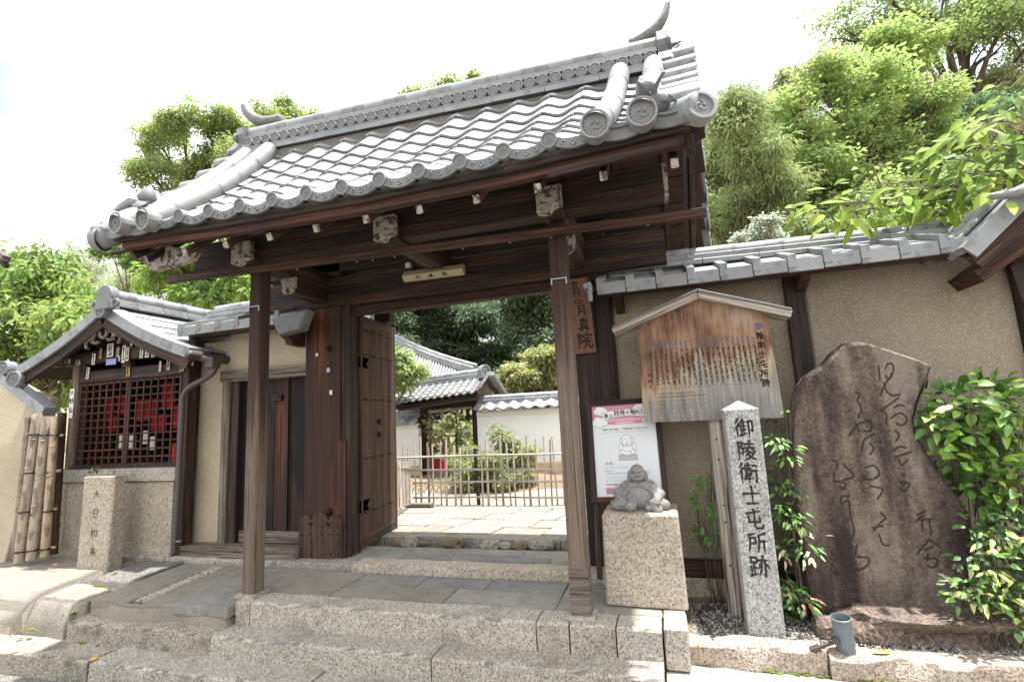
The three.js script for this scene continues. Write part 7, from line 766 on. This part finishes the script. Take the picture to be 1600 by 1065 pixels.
for (const [lb, list, z, s, col] of [['dark evergreen filling the left of the view through the gate', [[640, 505, 40], [690, 510, 44], [660, 560, 40], [620, 545, 34], [700, 560, 40], [600, 500, 40], [655, 475, 40]], -21, 21, [0.055, 0.085, 0.026]], ['dark evergreen in the middle of the view through the gate', [[740, 500, 44], [790, 500, 40], [740, 555, 44], [785, 560, 38], [745, 605, 38], [700, 600, 30], [720, 470, 44]], -23, 22, [0.05, 0.08, 0.028]], ['dark evergreen beside the right gate post in the opening', [[835, 495, 40], [870, 480, 40], [850, 540, 38], [810, 530, 30], [880, 530, 40], [830, 470, 40], [800, 590, 26]], -20, 23, [0.065, 0.1, 0.032]]]) tree('evergreen_tree', lb, z, list, { seed: s, col, len: 0.2, w: 0.095, spread: 0.36, n: 3600, gap: -0.5, deep: 4, tr: 0.09, k: 1.6 });
tree('maple_tree', 'yellow-tipped light green tree behind the white garden wall', -12.4, [[822, 578, 28], [862, 562, 28], [800, 602, 22], [850, 608, 32], [884, 590, 30], [895, 560, 26], [800, 625, 20], [840, 560, 16]], { k: 1.6, seed: 14, col: [0.2, 0.22, 0.06], len: 0.12, w: 0.065, spread: 0.2, n: 1900, gap: -0.3, deep: 1.5, vary: 0.25, tr: 0.1 });
tree('garden_tree', 'light green young tree beside the open door leaf', -9.0, [[618, 572, 18], [642, 585, 15], [614, 592, 16], [655, 580, 9], [605, 560, 16], [630, 562, 11], [598, 580, 16]], { bx: onZ(590, 700, -9).x, seed: 15, col: [0.155, 0.195, 0.06], len: 0.12, w: 0.055, spread: 0.17, leaves: 10, n: 520, gap: -0.35, deep: 0.6, tr: 0.05 });
tree('sapling', 'thin twisting sapling with pale leaves standing in the inner gate', -9.2, [[672, 655, 13], [692, 645, 13], [706, 660, 12], [700, 680, 10], [682, 678, 10], [712, 648, 8]], { k: 1.1, seed: 16, col: [0.25, 0.26, 0.09], len: 0.09, w: 0.045, spread: 0.12, leaves: 7, n: 90, gap: -0.2, deep: 0.3, tr: 0.03, cat: 'tree' });
tree('shrub', 'bright azalea-like shrub behind the bamboo barrier', -8.5, [[725, 740, 22], [750, 728, 24], [775, 738, 20], [712, 720, 12], [740, 705, 12], [765, 710, 16], [790, 745, 14]], { k: 1.15, seed: 17, col: [0.19, 0.24, 0.06], len: 0.08, w: 0.035, spread: 0.12, leaves: 12, n: 620, gap: -0.5, deep: 0.6, tr: 0.03, cat: 'shrub' });
tree('shrub', 'taller airy shrub with pale shoots before the white garden wall', -8.8, [[800, 700, 18], [815, 720, 18], [785, 685, 12], [778, 668, 8], [828, 705, 10], [812, 738, 14], [798, 725, 14]], { k: 1.1, seed: 18, col: [0.23, 0.27, 0.08], len: 0.085, w: 0.035, spread: 0.13, leaves: 10, n: 380, gap: -0.3, deep: 0.5, tr: 0.025, cat: 'shrub' });
{ // woods closing the hillside behind the separate trees
  const q = rngOf(77), n = 14000, im = new THREE.InstancedMesh(sprayGeo(14, 0.3, 0.15, 0.6, 99), leafMat([0.2, 0.24, 0.09], 0.4, 1), n), e = new THREE.Euler(), Q = new THREE.Quaternion(), cc = new THREE.Color(); im.name = 'hillside_woods'; im.userData.kind = 'stuff';
  for (let i = 0; i < n; i++) { const near = i > 9000, x = near ? lerp(-16, 16, q()) : lerp(-34, 34, q()), z = near ? lerp(-13.2, -24, q()) : lerp(-24, -46, q()), top = near ? 0.9 : 3.2 + 1.6 * noise3(x * 0.25, 1, z * 0.25, 4) + (x > 4 ? 3 : 0) - (x < -12 ? 0.8 : 0), y = groundY(x, z) + 0.2 + top * Math.sqrt(q()); e.set(q(), q() * 6.28, q()); Q.setFromEuler(e); const s = 0.8 + q() * 0.7; im.setMatrixAt(i, new THREE.Matrix4().compose(V(x, Math.min(y, x < -4 ? 8.2 : 40), z), Q, V(s, s, s))); const b = 0.65 + q() * 0.7; im.setColorAt(i, cc.setRGB(b * (1 + 0.3 * noise3(x * 0.2, y * 0.2, z * 0.2, 6)), b, b)); } scene.add(im); }

// near plants: leaf by leaf
const kk = (c, k) => new THREE.Color(c[0] * k, c[1] * k, c[2] * k), leafTones = (cols, rough) => cols.map((c) => leafMat(c, 0.28, rough ?? 0.96)), glossTones = (cols) => cols.map((c) => new THREE.MeshPhysicalMaterial({ color: kk(c, 1.35), roughness: 0.5, side: THREE.DoubleSide, clearcoat: 0.15, clearcoatRoughness: 0.4 }));
function leafyPlant(name, label, cat, base, z, deep, list, o) {
  const q = rngOf(o.seed), t = thing(name, label, cat, base), org = originOf(t), geos = [0, 1, 2, 3, 4, 5].map((k) => leafGeo(o.len * (0.62 + k * 0.12), o.w * (0.7 + ((k * 5) % 6) * 0.1), 0.15 + ((k * 7) % 5) * 0.14, -0.08 + 0.11 * ((k * 4) % 6))), cl = list.map(([x, y, r]) => { const c = onZ(x, y, z + (q() - 0.5) * deep); return { c, r: px2r(r, c) }; }), tot = cl.reduce((s, c) => s + c.r * c.r, 0);
  const stems = []; for (const c of cl) { const from = o.root ? o.root(c.c) : V(lerp(base[0], c.c.x, 0.5), base[1], lerp(base[2], c.c.z, 0.5)); stems.push(tube([from, from.clone().lerp(c.c, 0.55).add(V((q() - 0.5) * 0.06, 0.03, -0.03)), c.c], o.stem || 0.006, 0.002, 5, 8)); for (let k = 0; k < 3; k++) stems.push(tube([from.clone().lerp(c.c, 0.7), c.c.clone().add(V((q() - 0.5) * c.r * 1.4, (q() - 0.3) * c.r, (q() - 0.5) * c.r))], 0.0025, 0.0015, 4, 4)); } P('stems', merge(stems), o.bark || M.bark, t);
  const mat4 = () => { let k = q() * tot, i = 0; while (k > cl[i].r ** 2 && i < cl.length - 1) { k -= cl[i].r ** 2; i++; } const c = cl[i]; let d; do { d = V(q() * 2 - 1, q() * 2 - 1, q() * 2 - 1); } while (d.lengthSq() > 1); const p = c.c.clone().add(V(d.x * c.r, d.y * c.r * 0.9, d.z * c.r * 0.8)); const dir = V(d.x + (q() - 0.5) * 0.9 + (o.lean || 0), d.y * 0.5 - o.hang + (q() - 0.5) * 0.5, d.z * 0.6 + 0.35 + (q() - 0.5) * 0.5).normalize(), up = V((q() - 0.5) * 0.8, 0.9, 0.75 + (q() - 0.5) * 0.6); const m = basis(dir, up, p.sub(org)); const s = 0.7 + q() * 0.45; return [m.multiply(new THREE.Matrix4().makeScale(s, s, s)), i]; };
  for (let i = 0; i < o.n; i++) { const [m, ci] = mat4(), l = new THREE.Mesh(geos[i % 6], o.tone ? o.tones[o.tone(cl[ci].c, q)] : o.tones[Math.floor(q() * o.tones.length)]); l.name = 'leaf'; l.castShadow = l.receiveShadow = true; l.applyMatrix4(m); t.add(l); }
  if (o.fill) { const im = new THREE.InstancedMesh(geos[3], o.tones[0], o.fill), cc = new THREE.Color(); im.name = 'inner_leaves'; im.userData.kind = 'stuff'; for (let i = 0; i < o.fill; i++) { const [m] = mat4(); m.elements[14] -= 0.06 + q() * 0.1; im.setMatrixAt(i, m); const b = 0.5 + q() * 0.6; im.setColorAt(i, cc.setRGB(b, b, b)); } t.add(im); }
  return t; }
leafyPlant('cherry_branch', 'leafy cherry branches hanging over the wall coping at the upper right', 'branch', [3.2, 3.2, -4.9], -4.45, 0.9, [[1262, 328, 18], [1298, 335, 28], [1345, 328, 30], [1392, 322, 32], [1440, 315, 34], [1490, 305, 34], [1540, 295, 34], [1585, 288, 34], [1300, 308, 20], [1345, 292, 20], [1450, 282, 28], [1512, 268, 34], [1562, 240, 34], [1592, 205, 30], [1500, 218, 24], [1540, 185, 24], [1580, 158, 26], [1480, 250, 20], [1420, 296, 24], [1610, 250, 30]], { seed: 31, len: 0.185, w: 0.064, hang: 0.55, lean: -0.35, n: 296, fill: 130, tones: leafTones([[0.19, 0.29, 0.03], [0.25, 0.34, 0.04], [0.13, 0.22, 0.025], [0.3, 0.38, 0.07], [0.1, 0.17, 0.025]], 1), stem: 0.009, root: (c) => onZ(1640, lerp(205, 300, step(3.6, 2.6, c.y)), -4.6) });
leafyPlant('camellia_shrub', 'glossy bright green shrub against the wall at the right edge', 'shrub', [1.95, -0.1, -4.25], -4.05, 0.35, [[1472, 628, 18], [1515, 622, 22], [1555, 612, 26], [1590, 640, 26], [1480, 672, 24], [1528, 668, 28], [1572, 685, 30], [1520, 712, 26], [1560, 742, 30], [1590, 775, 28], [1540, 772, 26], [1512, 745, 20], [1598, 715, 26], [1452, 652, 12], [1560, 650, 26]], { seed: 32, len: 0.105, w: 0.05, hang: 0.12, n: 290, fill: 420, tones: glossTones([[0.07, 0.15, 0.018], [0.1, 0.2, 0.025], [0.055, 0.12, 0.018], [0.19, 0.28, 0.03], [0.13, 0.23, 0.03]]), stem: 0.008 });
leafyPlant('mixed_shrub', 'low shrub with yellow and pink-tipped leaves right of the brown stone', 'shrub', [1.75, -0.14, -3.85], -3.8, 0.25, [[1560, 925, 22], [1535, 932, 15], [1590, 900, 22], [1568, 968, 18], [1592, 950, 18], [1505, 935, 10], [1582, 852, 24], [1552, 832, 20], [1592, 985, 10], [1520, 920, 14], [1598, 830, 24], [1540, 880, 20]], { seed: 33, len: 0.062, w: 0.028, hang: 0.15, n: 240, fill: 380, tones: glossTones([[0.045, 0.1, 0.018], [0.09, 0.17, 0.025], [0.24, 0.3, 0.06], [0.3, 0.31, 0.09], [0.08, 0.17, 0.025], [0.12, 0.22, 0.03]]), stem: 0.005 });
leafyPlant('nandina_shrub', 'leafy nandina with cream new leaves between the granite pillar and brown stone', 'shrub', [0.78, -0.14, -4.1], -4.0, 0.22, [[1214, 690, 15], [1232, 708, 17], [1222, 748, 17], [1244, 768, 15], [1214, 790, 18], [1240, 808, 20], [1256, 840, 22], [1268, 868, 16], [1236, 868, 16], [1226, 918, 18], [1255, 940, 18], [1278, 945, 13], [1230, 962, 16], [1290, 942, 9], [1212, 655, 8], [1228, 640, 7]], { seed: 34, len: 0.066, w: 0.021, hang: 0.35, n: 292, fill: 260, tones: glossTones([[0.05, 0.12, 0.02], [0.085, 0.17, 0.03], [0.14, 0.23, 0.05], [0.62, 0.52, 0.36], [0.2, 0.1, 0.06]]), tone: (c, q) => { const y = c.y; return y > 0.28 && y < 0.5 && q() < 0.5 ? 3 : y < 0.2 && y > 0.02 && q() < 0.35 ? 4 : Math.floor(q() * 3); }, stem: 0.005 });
leafyPlant('nandina_sprig', 'sparse dark green nandina sprigs behind the notice board post', 'shrub', [0.26, -0.14, -4.35], -4.3, 0.12, [[1106, 752, 14], [1085, 772, 10], [1100, 792, 14], [1125, 800, 14], [1102, 830, 14], [1122, 846, 14], [1112, 722, 8], [1090, 820, 8], [1140, 850, 12]], { seed: 35, len: 0.075, w: 0.024, hang: 0.4, n: 90, tones: glossTones([[0.04, 0.11, 0.02], [0.06, 0.15, 0.025], [0.09, 0.19, 0.03]]), stem: 0.004 });
leafyPlant('weed', 'tiny weed growing on the coping behind the short stone marker', 'plant', [-6.08, 0.97, -4.15], -4.12, 0.05, [[145, 736, 6], [150, 740, 6], [140, 740, 5], [178, 741, 5]], { seed: 36, len: 0.05, w: 0.018, hang: -0.5, n: 22, tones: glossTones([[0.05, 0.1, 0.02], [0.08, 0.15, 0.03]]), stem: 0.003 });
{ const o = onZ(1597, 740, -3.95); const t = thing('stone_post', 'narrow grey stone post cut off by the right edge among the leaves', 'post', [o.x + 0.05, -0.14, o.z]); P('shaft', rbox(0.12, 0.98, 0.1, 0.012).translate(o.x + 0.05, 0.34, o.z), M.graniteMossy, t); P('cap', rbox(0.13, 0.03, 0.11, 0.01).translate(o.x + 0.05, 0.84, o.z), M.graniteMossy, t); }
renderer.render(scene, camera);
